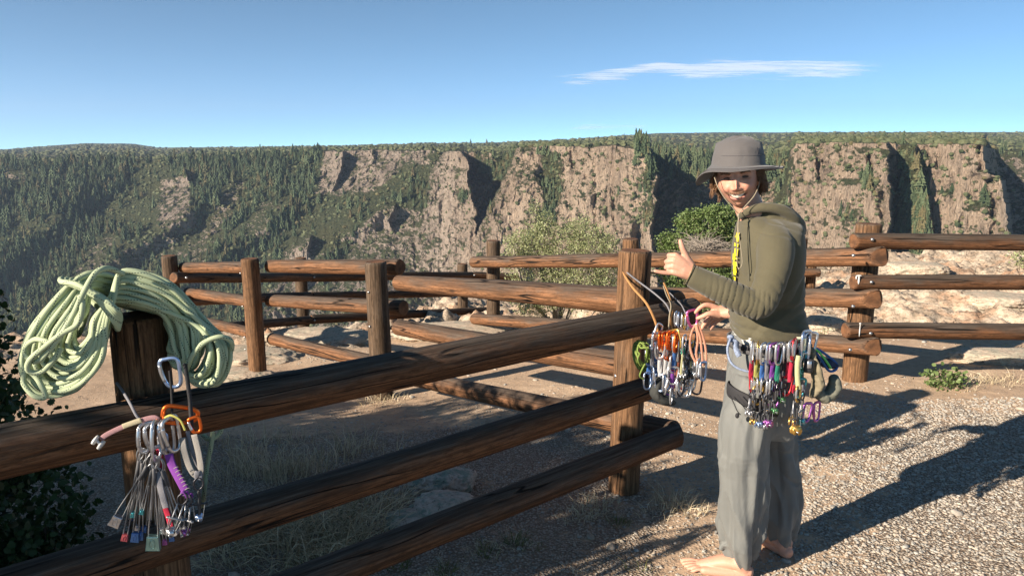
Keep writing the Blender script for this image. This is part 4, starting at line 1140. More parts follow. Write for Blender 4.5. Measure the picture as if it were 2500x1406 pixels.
rnd(bm_, Pm([(1815, 470, 3.0), (1828, 505, 3.0), (1848, 545, 3.0), (1872, 600, 3.0)]), [.052, .055, .058, .07], 24)
ringloft(bm_, [(*at(xc, y, 3.0)[:2], at(xc, y, 3.0).z, w, d) for xc, y, w, d in ((1875, 545, .03, .03), (1876, 572, .085, .13), (1878, 620, .11, .15), (1878, 700, .115, .14), (1876, 800, .115, .125), (1873, 900, .115, .13), (1868, 970, .11, .13), (1862, 1000, .05, .08))])
rnd(bm_, Pm([(1888, 585, 2.86), (1880, 660, 2.82), (1858, 742, 2.79)]), [.040, .040, .036])
rnd(bm_, Pm([(1858, 742, 2.79), (1770, 706, 2.80), (1690, 668, 2.83)]), [.040, .038, .027], flat=(1, 1))
rnd(bm_, Pm([(1880, 590, 3.14), (1870, 680, 3.18), (1860, 752, 3.20)]), [.05, .044, .038])
rnd(bm_, Pm([(1860, 752, 3.20), (1815, 760, 3.22), (1770, 764, 3.25)]), [.038, .034, .024])
# left hand, thumb and little finger out
HY = 2.83
def hp(x, y, dy=0): return (x, y, HY+dy)
rnd(bm_, Pm([hp(1694, 668), hp(1680, 664), hp(1668, 660)]), [.026, .028, .028], flat=(.75, 1.1), up=(0, -1, 0))
for a, b in (((1688, 655), (1649, 624)), ((1687, 660), (1644, 637)), ((1686, 667), (1643, 650)), ((1684, 673), (1644, 664))):
    rnd(bm_, Pm([hp(*a), hp((a[0]+b[0])/2, (a[1]+b[1])/2, -.003), hp(*b, -.002)]), [.017, .0155, .0125], 12)
for (kx, ky), (qx, qy), (tx, ty), r in (((1650, 624), (1633, 624), (1641, 630), .0108), ((1645, 637), (1627, 639), (1636, 644), .0112), ((1644, 651), (1626, 653), (1636, 656), .0105)):
    rnd(bm_, Pm([hp(kx, ky, 0), hp((kx+qx)/2-2, (ky+qy)/2, .006), hp(qx+1, qy, .024)]), [r*1.15, r*1.02, r], 12)
    rnd(bm_, Pm([hp(qx+1, qy, .024), hp(qx+8, (qy+ty)/2, .043), hp(tx+8, ty, .046)]), [r, r*.9, r*.8], 12)
    rnd(bm_, Pm([hp(tx+8, ty, .046), hp(tx+16, ty+1, .036)]), [r*.85, r*.75], 12)
rnd(bm_, Pm([hp(1645, 664), hp(1631, 666, .001), hp(1617, 665, -.001), hp(1600, 662, -.002)]), [.0118, .0095, .0085, .0066], 12)
rnd(bm_, Pm([hp(1686, 650, .004), hp(1677, 633, .004), hp(1671, 617, .002), hp(1665, 602, 0), hp(1661, 588, .003)]), [.021, .0165, .0125, .0108, .0082], 12)
rnd(bm_, Pm([hp(1678, 640, .004), hp(1660, 630, .006)]), [.013, .011], 12)
# right hand pinching a carabiner
def hq(x, y, dy=0): return (x, y, 3.27+dy)
rnd(bm_, Pm([hq(1774, 764), hq(1760, 762), hq(1748, 763)]), [.024, .027, .027], flat=(1.15, .75), up=(0, 0, 1))
for pts, r in ((((1752, 753, 0), (1735, 746, -.004), (1720, 745, -.008), (1707, 753, -.008), (1698, 763, -.004)), (.015, .012, .0108, .0095, .0075)),
               (((1756, 768, -.014), (1742, 766, -.022), (1730, 766, -.026), (1716, 772, -.022), (1703, 777, -.014)), (.018, .0145, .0122, .0105, .0085)),
               (((1757, 762, .01), (1740, 766, .014), (1728, 780, .016), (1718, 793, .016), (1714, 801, .012)), (.016, .0125, .011, .0098, .0078)),
               (((1760, 770, .014), (1744, 776, .026), (1732, 788, .028), (1724, 799, .024)), (.015, .012, .0102, .0078)),
               (((1764, 774, .012), (1750, 784, .034), (1741, 794, .036), (1735, 803, .032)), (.013, .0105, .0088, .0068))):
    rnd(bm_, Pm([hq(*p) for p in pts]), list(r), 12)
# legs and bare feet
rnd(bm_, Pm([(1852, 900, 2.945), (1828, 1060, 2.92), (1812, 1220, 2.92), (1814, 1350, 2.94)]), [.060, .052, .046, .035])
rnd(bm_, Pm([(1885, 900, 3.04), (1902, 1080, 3.10), (1908, 1200, 3.12), (1900, 1310, 3.11)]), [.056, .048, .044, .035])
def foot(heel, toe, side, ank):
    h = Vector(heel); t = Vector(toe); d = (t-h); L = d.length; d.normalize(); s = Vector((-d.y, d.x, 0))*side; u = Vector((0, 0, 1))
    f = lambda a, b, c: h+d*a*L+s*b+u*c
    rnd(bm_, [f(.07, 0, .028), f(.16, 0, .034)], [.030, .032], 16)
    rnd(bm_, [f(.12, 0, .034), f(.18, 0, .07), Vector(ank)], [.034, .036, .035], 16)
    rnd(bm_, [f(.14, .0, .06), f(.36, .006, .058), f(.55, .008, .040), f(.72, .008, .026)], [.036, .034, .029, .019], 16, flat=(.85, 1.15), up=(0, 0, 1))
    rnd(bm_, [f(.1, -.012, .022), f(.4, -.020, .020), f(.66, -.026, .017)], [.024, .021, .017], 14)
    rnd(bm_, [f(.2, .014, .026), f(.5, .022, .024), f(.72, .026, .019)], [.022, .022, .019], 14)
    for k, (b0, b1, a1, r) in enumerate(((.030, .033, 1.0, .0125), (.012, .013, .985, .0088), (-.003, -.004, .95, .0082), (-.016, -.019, .90, .0078), (-.028, -.034, .84, .0076))):
        a0 = .70-.02*k
        rnd(bm_, [f(a0, b0, .018), f((a0+a1)/2, (b0+b1)/2, .021), f(a1-.045, b1, .013 if k else .014), f(a1-.02, b1, .0105)], [r*1.1, r, r*1.02, r*.9], 10)
    return f
zf = gz(.85, 2.95)
foot((1.0, 2.90, zf), (.722, 2.985, zf), -1, at(1814, 1350, 2.94))
zf2 = gz(1.18, 3.15)
foot((1.208, 3.045, zf2), (1.115, 3.29, zf2), -1 if False else 1, at(1900, 1310, 3.11))
V, Fs, N = fuse(bm_, .003, 2, .45)
# skin tint: rosy cheeks, nose, knuckles; lips; stubble; shadowy brows
Hloc = (V-np.array(HC)) @ HMn
x, y, z = Hloc.T
inhead = (np.abs(x) < .09) & (y < .02) & (z > -.14) & (z < .14)
C = np.tile(np.array([.54, .300, .210]), (len(V), 1))
C *= (1+.05*fbm(V*40, 3, 6))[:, None]
def Gs(x0, z0, sx, sz): return np.exp(-((x-x0)/sx)**2-((z-z0)/sz)**2)*inhead
red = .5*(Gs(-.044, -.038, .022, .02)+Gs(.044, -.038, .022, .02))+.6*Gs(0, -.038, .014, .016)+.25*Gs(0, -.11, .02, .015)
C = C*(1-red[:, None]*np.array([.02, .32, .34]))
zc = -.072+.014*np.minimum((x/.038)**2, 1.3)
lip = (np.exp(-(x/.038)**4)*(np.exp(-((z-zc-.0095)/.0035)**2)+np.exp(-((z-zc+.0115)/.0048)**2)))*inhead
C = C*(1-np.clip(lip, 0, 1)[:, None])+np.array([.50, .20, .17])*np.clip(lip, 0, 1)[:, None]
mo = np.exp(-(x/.037)**6)*np.exp(-((z-zc)/.0062)**4)*inhead
C = C*(1-mo[:, None])+np.array([.10, .02, .018])*mo[:, None]
stub = np.clip(Gs(0, -.095, .05, .028)+Gs(-.055, -.075, .016, .04)+Gs(.055, -.075, .016, .04), 0, 1)*.38*(1-lip)
C = C*(1-stub[:, None])+np.array([.30, .17, .11])*stub[:, None]
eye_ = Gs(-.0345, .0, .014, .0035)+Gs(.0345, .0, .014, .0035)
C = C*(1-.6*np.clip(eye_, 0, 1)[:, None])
neckhair = 0
mb = MB(); mb.add(V, Fs, V, C)
foot0 = Vector((1.02, 3.0, zf))
man = thing('person', 'barefoot man in charcoal sun hat and olive hoodie holding out thumb and little finger', 'person', foot0)
body = mb.build('body', SKIN, man)

# --- face details
for s in (-1, 1):
    mb = MB(); blob(mb, hl([s*.0345, -.0775, -.0005]), (.0125, .006, .0042), 2, rot=HMn); mb.build('eye', EYEW, man)
mb = MB()
a = np.linspace(-1, 1, 13)
top = np.stack([a*.029, -.0885+.018*a**2, -.0655+.0085*a**2], -1); bot = top-np.stack([0*a, -.001+0*a, .0102-.0074*np.abs(a)**2.2], -1)
mb.add(hl(np.concatenate([top, bot])), np.stack([np.arange(12), np.arange(12)+1, np.arange(12)+14, np.arange(12)+13], -1))
mb.build('teeth', TEETH, man)
def hairs(mb, n, src, rng, L, r=.0006, curl=.25, turns=1.2, grav=(0, 0, -1), seg=9):
    for _ in range(n):
        p, d = src(rng); d = np.array(d, float); d /= np.linalg.norm(d)
        l = L*rng.uniform(.6, 1.2); t = np.linspace(0, 1, seg)[:, None]
        g = np.array(grav, float); a = np.cross(d, [.3, .2, 1]); a /= np.linalg.norm(a)+1e-9; b = np.cross(d, a)
        ph = rng.uniform(0, 6.28); w = curl*l*rng.uniform(.4, 1)
        P = np.array(p)+d*l*t*(1-.35*t)+g*l*.55*t*t+w*t*(a*np.cos(t*6.28*turns+ph)+b*np.sin(t*6.28*turns+ph))
        tube(mb, P, [r, r*.5], 3, caps=False)
rng = np.random.default_rng(4)
mb = MB()
def src_m(rng):
    u = rng.uniform(-1, 1); xx = u*.034; zz = -.0555+.004*abs(u)-.002*abs(u)**2+rng.uniform(-.003, .003)
    yy = -.099+.030*u*u
    return hl([xx, yy, zz]), HMn @ np.array([u*1.3+np.sign(u)*.2, -.55, -.9])
hairs(mb, 220, src_m, rng, .0060, .0005, .1, .5)
mous = mb.build('moustache', plain('ginger_moustache', (.22, .12, .065), .6, 0, .3), man)
for s in (-1, 1):
    mb = MB()
    def src_b(rng, s=s):
        u = rng.random(); return hl([s*(.016+.036*u), -.0925+.012*u, .0165+.004*math.sin(u*2.6)+rng.uniform(-.002, .002)]), HMn @ np.array([s*1.0, -.5, .15])
    hairs(mb, 120, src_b, rng, .009, .0006, .1, .4)
    mb.build('eyebrow', MATS['ginger_moustache'], man)
mb = MB()
mb = MB()
def lock(p, d, L, rng, n=36, r=.0013, w=.0085):
    """one wavy lock: strands sharing a guide"""
    p = np.array(p); d = np.array(d, float); d /= np.linalg.norm(d)
    t = np.linspace(0, 1, 14)[:, None]; a = np.cross(d, [0, 0, 1.0]); a /= np.linalg.norm(a); b = np.cross(d, a)
    ph = rng.uniform(0, 6.28); tw = rng.uniform(.9, 1.5)
    G = p+d*L*(t-.45*t*t)+np.array([0, 0, -1])*L*.75*t**1.5+L*.13*(a*np.sin(t*6.28*tw+ph)+b*np.cos(t*6.28*tw+ph))*t**.7
    for _ in range(n):
        o = rng.normal(size=3)*w*.5; k = rng.normal(size=3)*w*.5
        l = rng.uniform(.75, 1.05)
        P = p+(G-p)*l+o*(1-.5*t)+k*np.sin(t*3.1+rng.uniform(0, 3))*.8
        tube(mb, P, [r, r*.9, r*.35], 3, caps=False)
for s_, n_, L_, a0, a1 in ((-1, 26, .048, -.35, 1.0), (1, 46, .066, -.35, 1.3)):
    for k in range(n_):
        a_ = rng.uniform(a0, a1); rr = .074
        p = hl([s_*rr*math.cos(a_*.8), .018+rr*1.1*math.sin(a_), rng.uniform(-.022, .022)])
        lock(p, HMn @ np.array([s_*(.8+.3*rng.random()), .1+rng.normal()*.25, -.35]), L_*rng.uniform(.75, 1.1), rng)
for k in range(18):
    a_ = rng.uniform(.5, 2.64); lock(hl([.076*math.cos(a_), .02+.085*math.sin(a_), rng.uniform(-.03, 0)]), HMn @ np.array([math.cos(a_)*.5, math.sin(a_)*.5, -.6]), .058, rng)
for s in (-1, 1):
    blob(mb, hl([s*.076, .045, -.010]), (.018, .045, .036), 3, .35, 3, 8)
hair = mb.build('hair', HAIRM, man)

# --- bucket hat
def hat():
    cx, cy, cz = 0, 0, 0
    root = MB(); ns = 72
    a = np.linspace(0, 2*math.pi, ns, endpoint=False)
    prof = [(.0, .108), (.018, .1072), (.036, .103), (.053, .096), (.070, .084), (.083, .068), (.0895, .053), (.0925, .046), (.0945, .0435), (.0985, .026), (.102, .010), (.104, -.001)]
    prof = np.abs(smoothpath_n(np.array([(.0, .1085), (.020, .1080), (.040, .1045), (.058, .0975), (.073, .0865), (.084, .072), (.0905, .056), (.0935, .042), (.0955, .0395), (.0990, .024), (.102, .008), (.104, -.001)]), 34)*np.array([1, 1]))
    rings = []
    for r, z in prof:
        rx, ry = r*.97, r*1.16
        X = rx*np.cos(a); Yv = ry*np.sin(a); Z = z+0*a
        X = X-.10*np.maximum(0, z-.03)*0
        # panel seams pinch the crown a little, cloth sags between them
        seam = .0016*np.maximum(0, np.cos(a*4+.6))**8*smooth(.02, .06, np.array(r))
        k = 1+(.012*fbm(np.stack([np.cos(a)*2, np.sin(a)*2, Z*20], -1), 3, 5))-seam*8
        rings.append(np.stack([X*k, Yv*k, Z+.004*fbm(np.stack([X*30, Yv*30, 0*X], -1), 2, 9)*(z > .06)], -1))
    # brim: droops, turned down most at the wearer's right (image left)
    for q in np.linspace(0, 1, 9)[1:]:
        w = .062+.004*np.cos(a)
        rx, ry = (.1045+w*q)*.97, (.1045+w*q)*1.13
        g = lambda c_, w_: np.exp(-((np.angle(np.exp(1j*(a-R(c_))))/R(w_))**2))
        drop = q*(.009+.058*g(142, 42)-.002*g(200, 30)+.004*g(235, 30)-.002*g(290, 35)+.012*g(15, 38)+.020*g(60, 40))+q*q*(.016*g(140, 50)-.003*g(300, 40)-.006*g(-10, 14))
        wav = .0015*q*np.sin(a*3+1)+.0015*q*np.sin(a*5+2)
        rings.append(np.stack([rx*np.cos(a), ry*np.sin(a), -drop+wav], -1))
    base_n = len(rings)
    # underside of the brim, 3 mm below
    under = [r+np.array([0, 0, -.0032]) for r in rings[len(prof)-1:][::-1]]
    inside = [np.stack([.097*np.cos(a), .107*np.sin(a), .03+0*a], -1), np.stack([.085*np.cos(a), .095*np.sin(a), .085+0*a], -1), np.stack([.02*np.cos(a), .02*np.sin(a), .112+0*a], -1)]
    allr = rings+under+inside
    V = np.array(allr).reshape(-1, 3); n = len(allr)
    i = np.arange(n-1)[:, None]; j = np.arange(ns)[None]
    Q = np.stack([i*ns+j, i*ns+(j+1) % ns, (i+1)*ns+(j+1) % ns, (i+1)*ns+j], -1).reshape(-1, 4)
    return V+np.array([cx, cy, cz]), Q, rings, ns, a
hV, hQ, hr, hns, ha = hat()
HT = np.array(at(1802, 403, 2.985)); HTM = np.array(Matrix.Rotation(R(-2.0), 3, 'Y') @ Matrix.Rotation(R(2), 3, 'X'))
def ht(V): return np.asarray(V, float) @ HTM.T+HT
mb = MB(); mb.add(ht(hV), hQ, hV)
hat_o = mb.build('sun_hat', HATCLOTH, man)
mb = MB()
for rr_ in (hr[22]*1.004, hr[24]*1.003, hr[-1]*.985+np.array([0, 0, .0012]), hr[-3]*1.0+np.array([0, 0, .0012]), hr[-5]+np.array([0, 0, .0012])):
    tube(mb, ht(rr_), .0010, 4, closed=True)
for th in (0.62, 2.19, 3.76, 5.33):
    k = int(round(th/(2*math.pi)*hns)) % hns
    for dk in (-1, 0):
        tube(mb, ht(np.array([r[(k+dk) % hns]*1.003 for r in hr[6:22]])), .0006, 4)
mb.build('stitching', plain('hat_seam', (.085, .08, .085), .9), hat_o)
mb = MB()
tube(mb, smoothpath(Pm([(1744, 432, 2.93), (1752, 455, 2.905), (1768, 482, 2.90), (1788, 506, 2.90), (1803, 522, 2.905)]), 24), .0019, 6)
tube(mb, smoothpath(Pm([(1858, 425, 2.95), (1852, 455, 2.915), (1840, 480, 2.895), (1820, 503, 2.895), (1804, 522, 2.90)]), 24), .0019, 6)
tube(mb, smoothpath(Pm([(1804, 527, 2.895), (1802, 560, 2.86), (1808, 600, 2.85), (1812, 640, 2.845), (1806, 655, 2.845), (1800, 648, 2.846), (1799, 600, 2.85), (1801, 560, 2.862), (1803, 527, 2.90)]), 50), .0017, 6)
blob(mb, at(1803, 526, 2.895), (.006, .005, .008), 2); blob(mb, at(1804, 656, 2.842), (.003, .003, .005), 1)
mb.build('chin_cord', CORDM, hat_o)

# --- hoodie
def band(y, xf, xb, d, Y=3.0):
    a, b = at(xf, y, Y), at(xb, y, Y); return ((a.x+b.x)/2, Y, (a.z+b.z)/2, (b.x-a.x)/2, d)
hd = MB()
ringloft(hd, [band(824, 1800, 1950, .10), band(817, 1790, 1960, .152), band(790, 1788, 1964, .158), band(760, 1789, 1958, .155), band(720, 1790, 1957, .160), band(660, 1791, 1956, .170), band(610, 1794, 1955, .178), band(575, 1799, 1952, .170), band(552, 1802, 1950, .145), band(535, 1806, 1925, .10), band(526, 1812, 1900, .065)], 48, 2.4)
rnd(hd, Pm([(1880, 574, 2.93), (1892, 600, 2.86), (1888, 650, 2.81), (1876, 700, 2.79), (1858, 745, 2.775)]), [.066, .069, .063, .058, .053], 24)
rnd(hd, Pm([(1860, 748, 2.775), (1815, 734, 2.785), (1770, 712, 2.79), (1725, 691, 2.805), (1681, 670, 2.82)]), [.055, .056, .053, .047, .041], 24, ends=False)
rnd(hd, Pm([(1885, 585, 3.12), (1878, 650, 3.18), (1866, 720, 3.2), (1858, 752, 3.2)]), [.072, .068, .058, .05], 20)
rnd(hd, Pm([(1862, 752, 3.2), (1820, 762, 3.215), (1784, 765, 3.235)]), [.05, .046, .038], 20, ends=False)
# hood lying on the back and shoulders
for sg in (-1, 1):
    rnd(hd, Pm([(1806, 531, 3.0+sg*.035), (1822, 519, 3.0+sg*.062), (1858, 507, 3.0+sg*.082), (1900, 510, 3.0+sg*.088), (1935, 530, 3.0+sg*.07), (1954, 558, 3.0+sg*.03)]), [.010, .015, .019, .021, .021, .018], 16)
rnd(hd, Pm([(1862, 522, 3.0), (1905, 522, 3.0), (1940, 541, 3.0), (1957, 568, 3.0)]), [.038, .042, .034, .016], 20, flat=(.75, 2.0), up=(0, 0, 1))
rnd(hd, Pm([(1880, 508, 3.05), (1918, 514, 3.05), (1945, 538, 3.03)]), [.02, .022, .016], 16)
V, Fs, N = fuse(hd, .0045, 5, .5)
# folds: rings along the bent sleeve, slanting drapes on the body
cuff = np.array(at(1681, 670, 2.82)); elb = np.array(at(1858, 750, 2.775)); shd = np.array(at(1890, 590, 2.87))
def axis_t(V, a, b):
    d = b-a; L = np.linalg.norm(d); d = d/L; t = (V-a) @ d; r = np.linalg.norm(V-a-t[:, None]*d, axis=1); return t/L, r, d
t1, r1, d1 = axis_t(V, cuff, elb); t2, r2, d2 = axis_t(V, elb, shd)
q = V+.03*np.stack([fbm(V*12, 2, 1), fbm(V*12+5, 2, 2), fbm(V*12+9, 2, 3)], -1)
diag = (V @ np.array([.75, -.2, .55]))
w_fore = smooth(.085, .065, r1)*smooth(.0, .06, t1)*smooth(1.15, 1.0, t1)
lean = t1+(V[:, 2]-cuff[2])*.9
fr_ = np.sin((lean*1.0+.05*fbm(V*14, 2, 14))*46+3.2*fbm(V*9, 2, 15))
amp = .0036*smooth(.12, .55, t1)*(.5+.8*(fbm(V*16, 2, 18)+.5))
disp = -w_fore*amp*1.5*np.clip(1-np.abs(fr_)*1.5, 0, 1)**1.3
w_up = smooth(.10, .08, r2)*smooth(-.1, .05, t2)*smooth(.75, .25, t2)
disp += w_up*.0016*(np.abs(np.sin((t2+.25*(V[:, 0]-elb[0])/.1+.1*fbm(V*9, 2, 16))*19))*1.6-.8)
body_w = np.clip(1-w_fore-w_up, 0, 1)
disp += body_w*.010*fbm(np.stack([V[:, 0]*3+V[:, 2]*3, V[:, 1]*4, V[:, 2]*4.5-V[:, 0]*3], -1), 2, 31)
cz_ = lambda k_, s_: np.clip(1-np.abs(fbm(np.stack([V[:, 0]*2+V[:, 2]*2.2, V[:, 1]*3, V[:, 2]*k_-V[:, 0]*2.4], -1), 2, s_))*9, 0, 1)
disp -= body_w*(.010*cz_(3.4, 32)+.007*cz_(6.5, 39))*smooth(1.42, 1.15, V[:, 2])
hem = at(1880, 790, 3.0).z
disp -= body_w*.003*smooth(1.38, 1.44, V[:, 2])*np.clip(1-np.abs(np.sin((V[:, 2]*1.0+.45*V[:, 0]+.05*fbm(V*9, 2, 37))*52))*2.2, 0, 1)
disp += body_w*smooth(hem+.07, hem-.02, V[:, 2])*.006*(np.abs(np.sin((V[:, 2]*1.0+.25*V[:, 0]+.06*fbm(V*7, 2, 35))*115))-.5)
V = V+N*disp[:, None]
mb = MB(); mb.add(V, Fs, V)
hood = mb.build('hoodie', OLIVE, man)
# seams and cuff hem, drawcords, print on the chest
mb = MB()
def ringat(P, d, r, n=28, flat=1.0):
    d = Vector(d).normalized(); a = d.cross(Vector((0, 0, 1))).normalized(); b = d.cross(a); return [P+a*math.cos(k*2*math.pi/n)*r+b*math.sin(k*2*math.pi/n)*r*flat for k in range(n)]
tube(mb, ringat(Vector(cuff)+Vector(elb-cuff).normalized()*.001, elb-cuff, .0415), .0022, 6, closed=True)
tube(mb, ringat(Vector(cuff)+Vector(elb-cuff).normalized()*.018, elb-cuff, .0425), .0010, 5, closed=True)
mb.build('cuff', plain('olive_seam', (.105, .095, .05), .9), hood)
mb = MB()
tube(mb, smoothpath(Pm([(1806, 534, 2.90), (1797, 570, 2.865), (1798, 620, 2.85), (1803, 664, 2.846)]), 24), .0016, 6)
blob(mb, at(1803, 668, 2.845), (.0025, .0025, .006), 1)
mb.build('drawcord', plain('dark_olive_cord', (.06, .055, .035), .8), hood)
# yellow lettering wraps the chest, only its near edge shows
tz = lambda y: band(y, 1790, 1966, .18)
mb = MB()
rngp = np.random.default_rng(2)
for y0, y1, a0, a1 in ((566, 588, 184, 199), (592, 600, 181, 201), (604, 622, 186, 203), (618, 634, 180, 192), (636, 646, 182, 204), (650, 668, 186, 201), (656, 662, 180, 203), (672, 683, 182, 199), (574, 580, 180, 202), (626, 630, 188, 204), (643, 652, 186, 198)):
    n1, n2 = 10, 5; Vp = []
    for i in range(n2):
        yy = y0+(y1-y0)*i/(n2-1)
        xf = np.interp(yy, [535, 552, 575, 610, 660, 720], [1806, 1802, 1797, 1792, 1789, 1788]); hd_ = np.interp(yy, [535, 552, 575, 610, 660, 720], [.10, .145, .178, .188, .178, .168])
        c = band(yy, xf, 1966, hd_)
        for j in range(n1):
            a_ = R(180+(a0-180+(a1-a0)*j/(n1-1))*.55); ca, sa = math.cos(a_), math.sin(a_)
            e = 2/2.4
            Vp.append((c[0]+(c[3]+.0035)*math.copysign(abs(ca)**e, ca), c[1]+(c[4]+.0035)*math.copysign(abs(sa)**e, sa), c[2]))
    i = np.arange(n2-1)[:, None]; j = np.arange(n1-1)[None]
    mb.add(Vp, np.stack([i*n1+j, i*n1+j+1, (i+1)*n1+j+1, (i+1)*n1+j], -1).reshape(-1, 4))
mb.build('chest_print', YELLOW, hood)

# --- trousers
tr = MB()
def Yat(y): return 3.0
ringloft(tr, [band(815, 1800, 1945, .11), band(825, 1793, 1955, .140), band(860, 1789, 1950, .148), band(920, 1784, 1946, .154), band(975, 1778, 1940, .157), band(1020, 1775, 1936, .153), band(1052, 1795, 1930, .12)], 40, 2.3)
rnd(tr, Pm([(1855, 930, 2.93), (1832, 1010, 2.915), (1817, 1080, 2.91), (1816, 1150, 2.91), (1815, 1220, 2.92), (1808, 1290, 2.93), (1806, 1335, 2.935), (1812, 1362, 2.935)]), [.100, .102, .092, .084, .080, .074, .064, .045], 28, ends=False)
rnd(tr, Pm([(1878, 930, 3.08), (1890, 1010, 3.09), (1897, 1080, 3.10), (1902, 1150, 3.11), (1906, 1220, 3.12), (1905, 1280, 3.12), (1902, 1312, 3.115)]), [.086, .080, .070, .067, .065, .062, .044], 28, ends=False)
rnd(tr, Pm([(1762, 1338, 2.92), (1768, 1330, 2.915), (1778, 1334, 2.91)]), [.010, .012, .012], 10)
V, Fs, N = fuse(tr, .005, 5, .5)
near = (V[:, 1] < 3.01)
ax = np.where(near, np.interp(V[:, 2], [0, .3, .6, .9], [.985, 1.0, 1.0, 1.03]), np.interp(V[:, 2], [0, .3, .6, .9], [1.21, 1.21, 1.17, 1.1]))
th = np.arctan2(V[:, 1]-np.where(near, 2.92, 3.11), V[:, 0]-ax)
qv = np.stack([np.cos(th)*1.6, np.sin(th)*1.6, V[:, 2]*2.2+near*7], -1)
f1 = ridged(qv*np.array([1.5, 1.5, 1.0]), 4, 41)
f2 = ridged(np.stack([np.cos(th)*3.2+V[:, 2]*3.5, np.sin(th)*3.2, V[:, 2]*4.5], -1), 3, 43)
low = smooth(.9, .1, V[:, 2])
f1 = 1-np.abs(fbm(qv*np.array([1.0, 1.0, .8])+.5*fbm(qv*.7, 2, 48)[:, None], 2, 41))*3
f2 = 1-np.abs(fbm(np.stack([np.cos(th)*1.5+V[:, 2]*2.4, np.sin(th)*1.5, V[:, 2]*3.0], -1), 2, 43))*3
disp = .019*np.clip(f1, -.6, 1)*(.35+.65*low)+.016*np.clip(f2, -.5, 1)*(.35+.65*low)-.006*np.clip(1-np.abs(fbm(np.stack([V[:, 0]*7+V[:, 2]*3, V[:, 1]*7, V[:, 2]*5], -1), 2, 49))*8, 0, 1)+.0015*fbm(V*16, 2, 44)
# crumple at the gathered hems and the knee
disp += .006*smooth(.22, .10, V[:, 2])*(np.abs(np.sin(th*9+2*fbm(V*10, 2, 46)))-.5)
disp += .006*np.exp(-((V[:, 2]-.52)/.06)**2)*(ridged(np.stack([V[:, 0]*6, V[:, 1]*6, V[:, 2]*14], -1), 3, 47)-.2)
V = V+N*disp[:, None]
mb = MB(); mb.add(V, Fs, V)
trou = mb.build('trousers', GREYCLOTH, man)
mb = MB()
ringloft(mb, [band(835, 1795, 1953, .136), band(828, 1794, 1955, .142), band(812, 1794, 1955, .142), band(795, 1795, 1953, .140)], 48, 2.4)
V, Fs, N = fuse(mb, .004, 1, .4)
mb = MB(); mb.add(V, Fs, V); mb.build('undershirt', PALECL, man)
# --- climbing harness
def belt(mb, y0, y1, off, xf=1790, xb=1958, d=.150, a0=0, a1=360, tilt=0, n=60):
    Vb = []
    for k, yy in enumerate((y0, y0, y1, y1)):
        c = band(yy, xf, xb, d); o_ = off*(1 if k in (1, 2) else .2)
        for j in range(n):
            a_ = R(a0+(a1-a0)*j/(n-1)); ca, sa = math.cos(a_), math.sin(a_); e = 2/2.4
            Vb.append((c[0]+(c[3]+o_)*math.copysign(abs(ca)**e, ca), c[1]+(c[4]+o_)*math.copysign(abs(sa)**e, sa), c[2]+tilt*ca))
    i = np.arange(3)[:, None]; j = np.arange(n-1)[None]
    mb.add(Vb, [np.stack([i*n+j, i*n+j+1, (i+1)*n+j+1, (i+1)*n+j], -1).reshape(-1, 4), np.stack([3*n+j, 3*n+j+1, j+1, j], -1).reshape(-1, 4)])
mb = MB(); belt(mb, 826, 846, .012, 1788, 1962, .155)
har = mb.build('harness', WEBGREY, man)
mb = MB(); belt(mb, 830, 836, .016, 1788, 1962, .155, 200, 345)
for a_ in (215, 250, 285, 320):
    c = band(834, 1788, 1962, .155); e = 2/2.4; ca, sa = math.cos(R(a_)), math.sin(R(a_))
    blob(mb, (c[0]+(c[3]+.016)*math.copysign(abs(ca)**e, ca), c[1]+(c[4]+.016)*math.copysign(abs(sa)**e, sa), c[2]), (.008, .008, .012), 1)
mb.build('gear_loop', WEBBLK, har)
mb = MB()
lc_ = at(1841, 972, 2.918)
tube(mb, [lc_+Vector((.1045*math.cos(k*math.pi/24), .1045*math.sin(k*math.pi/24), -.035*math.cos(k*math.pi/24))) for k in range(48)], .027, 8, closed=True, flat=(1.0, .16), up=(0, 0, 1))
tube(mb, smoothpath(Pm([(1782, 965, 2.85), (1792, 985, 2.80), (1800, 1003, 2.79), (1808, 1012, 2.788)]), 12), .002, 5)
blob(mb, at(1800, 1014, 2.785), (.008, .006, .011), 2, .2)
tube(mb, smoothpath(Pm([(1800, 962, 2.815), (1818, 985, 2.79), (1845, 1010, 2.79)]), 12), .0022, 5)
mb.build('leg_loop', WEBBLK, har)
mb = MB()     # grey blue tie-in webbing at the front
for dy, rr_ in ((0, .0048), (.011, .0045)):
    tube(mb, smoothpath(Pm([(1786, 818, 2.87+dy), (1782, 830, 2.84+dy), (1776, 852, 2.825+dy), (1782, 880, 2.81+dy), (1800, 898, 2.80+dy), (1832, 908, 2.79+dy), (1862, 912, 2.79+dy)]), 40), rr_, 8)
for k in range(3): blob(mb, at(1784+k*6, 822+k*9, 2.855), (.013, .012, .009), 2, .25, 3, k)
tube(mb, smoothpath(Pm([(1800, 832, 2.84), (1797, 850, 2.81), (1805, 870, 2.80)]), 12), .012, 6, flat=(.2, 1), up=(0, -1, 0))
mb.build('belay_loop', plain('blue_grey_rope', (.22, .27, .38), .8, 0, .9, 160, .5), har)
mb = MB()
tube(mb, smoothpath(Pm([(1826, 1368, 2.90), (1834, 1380, 2.90), (1832, 1396, 2.905), (1826, 1402, 2.91)]), 14), .0016, 5)
mb.build('hem_cord', WEBBLK, trou)
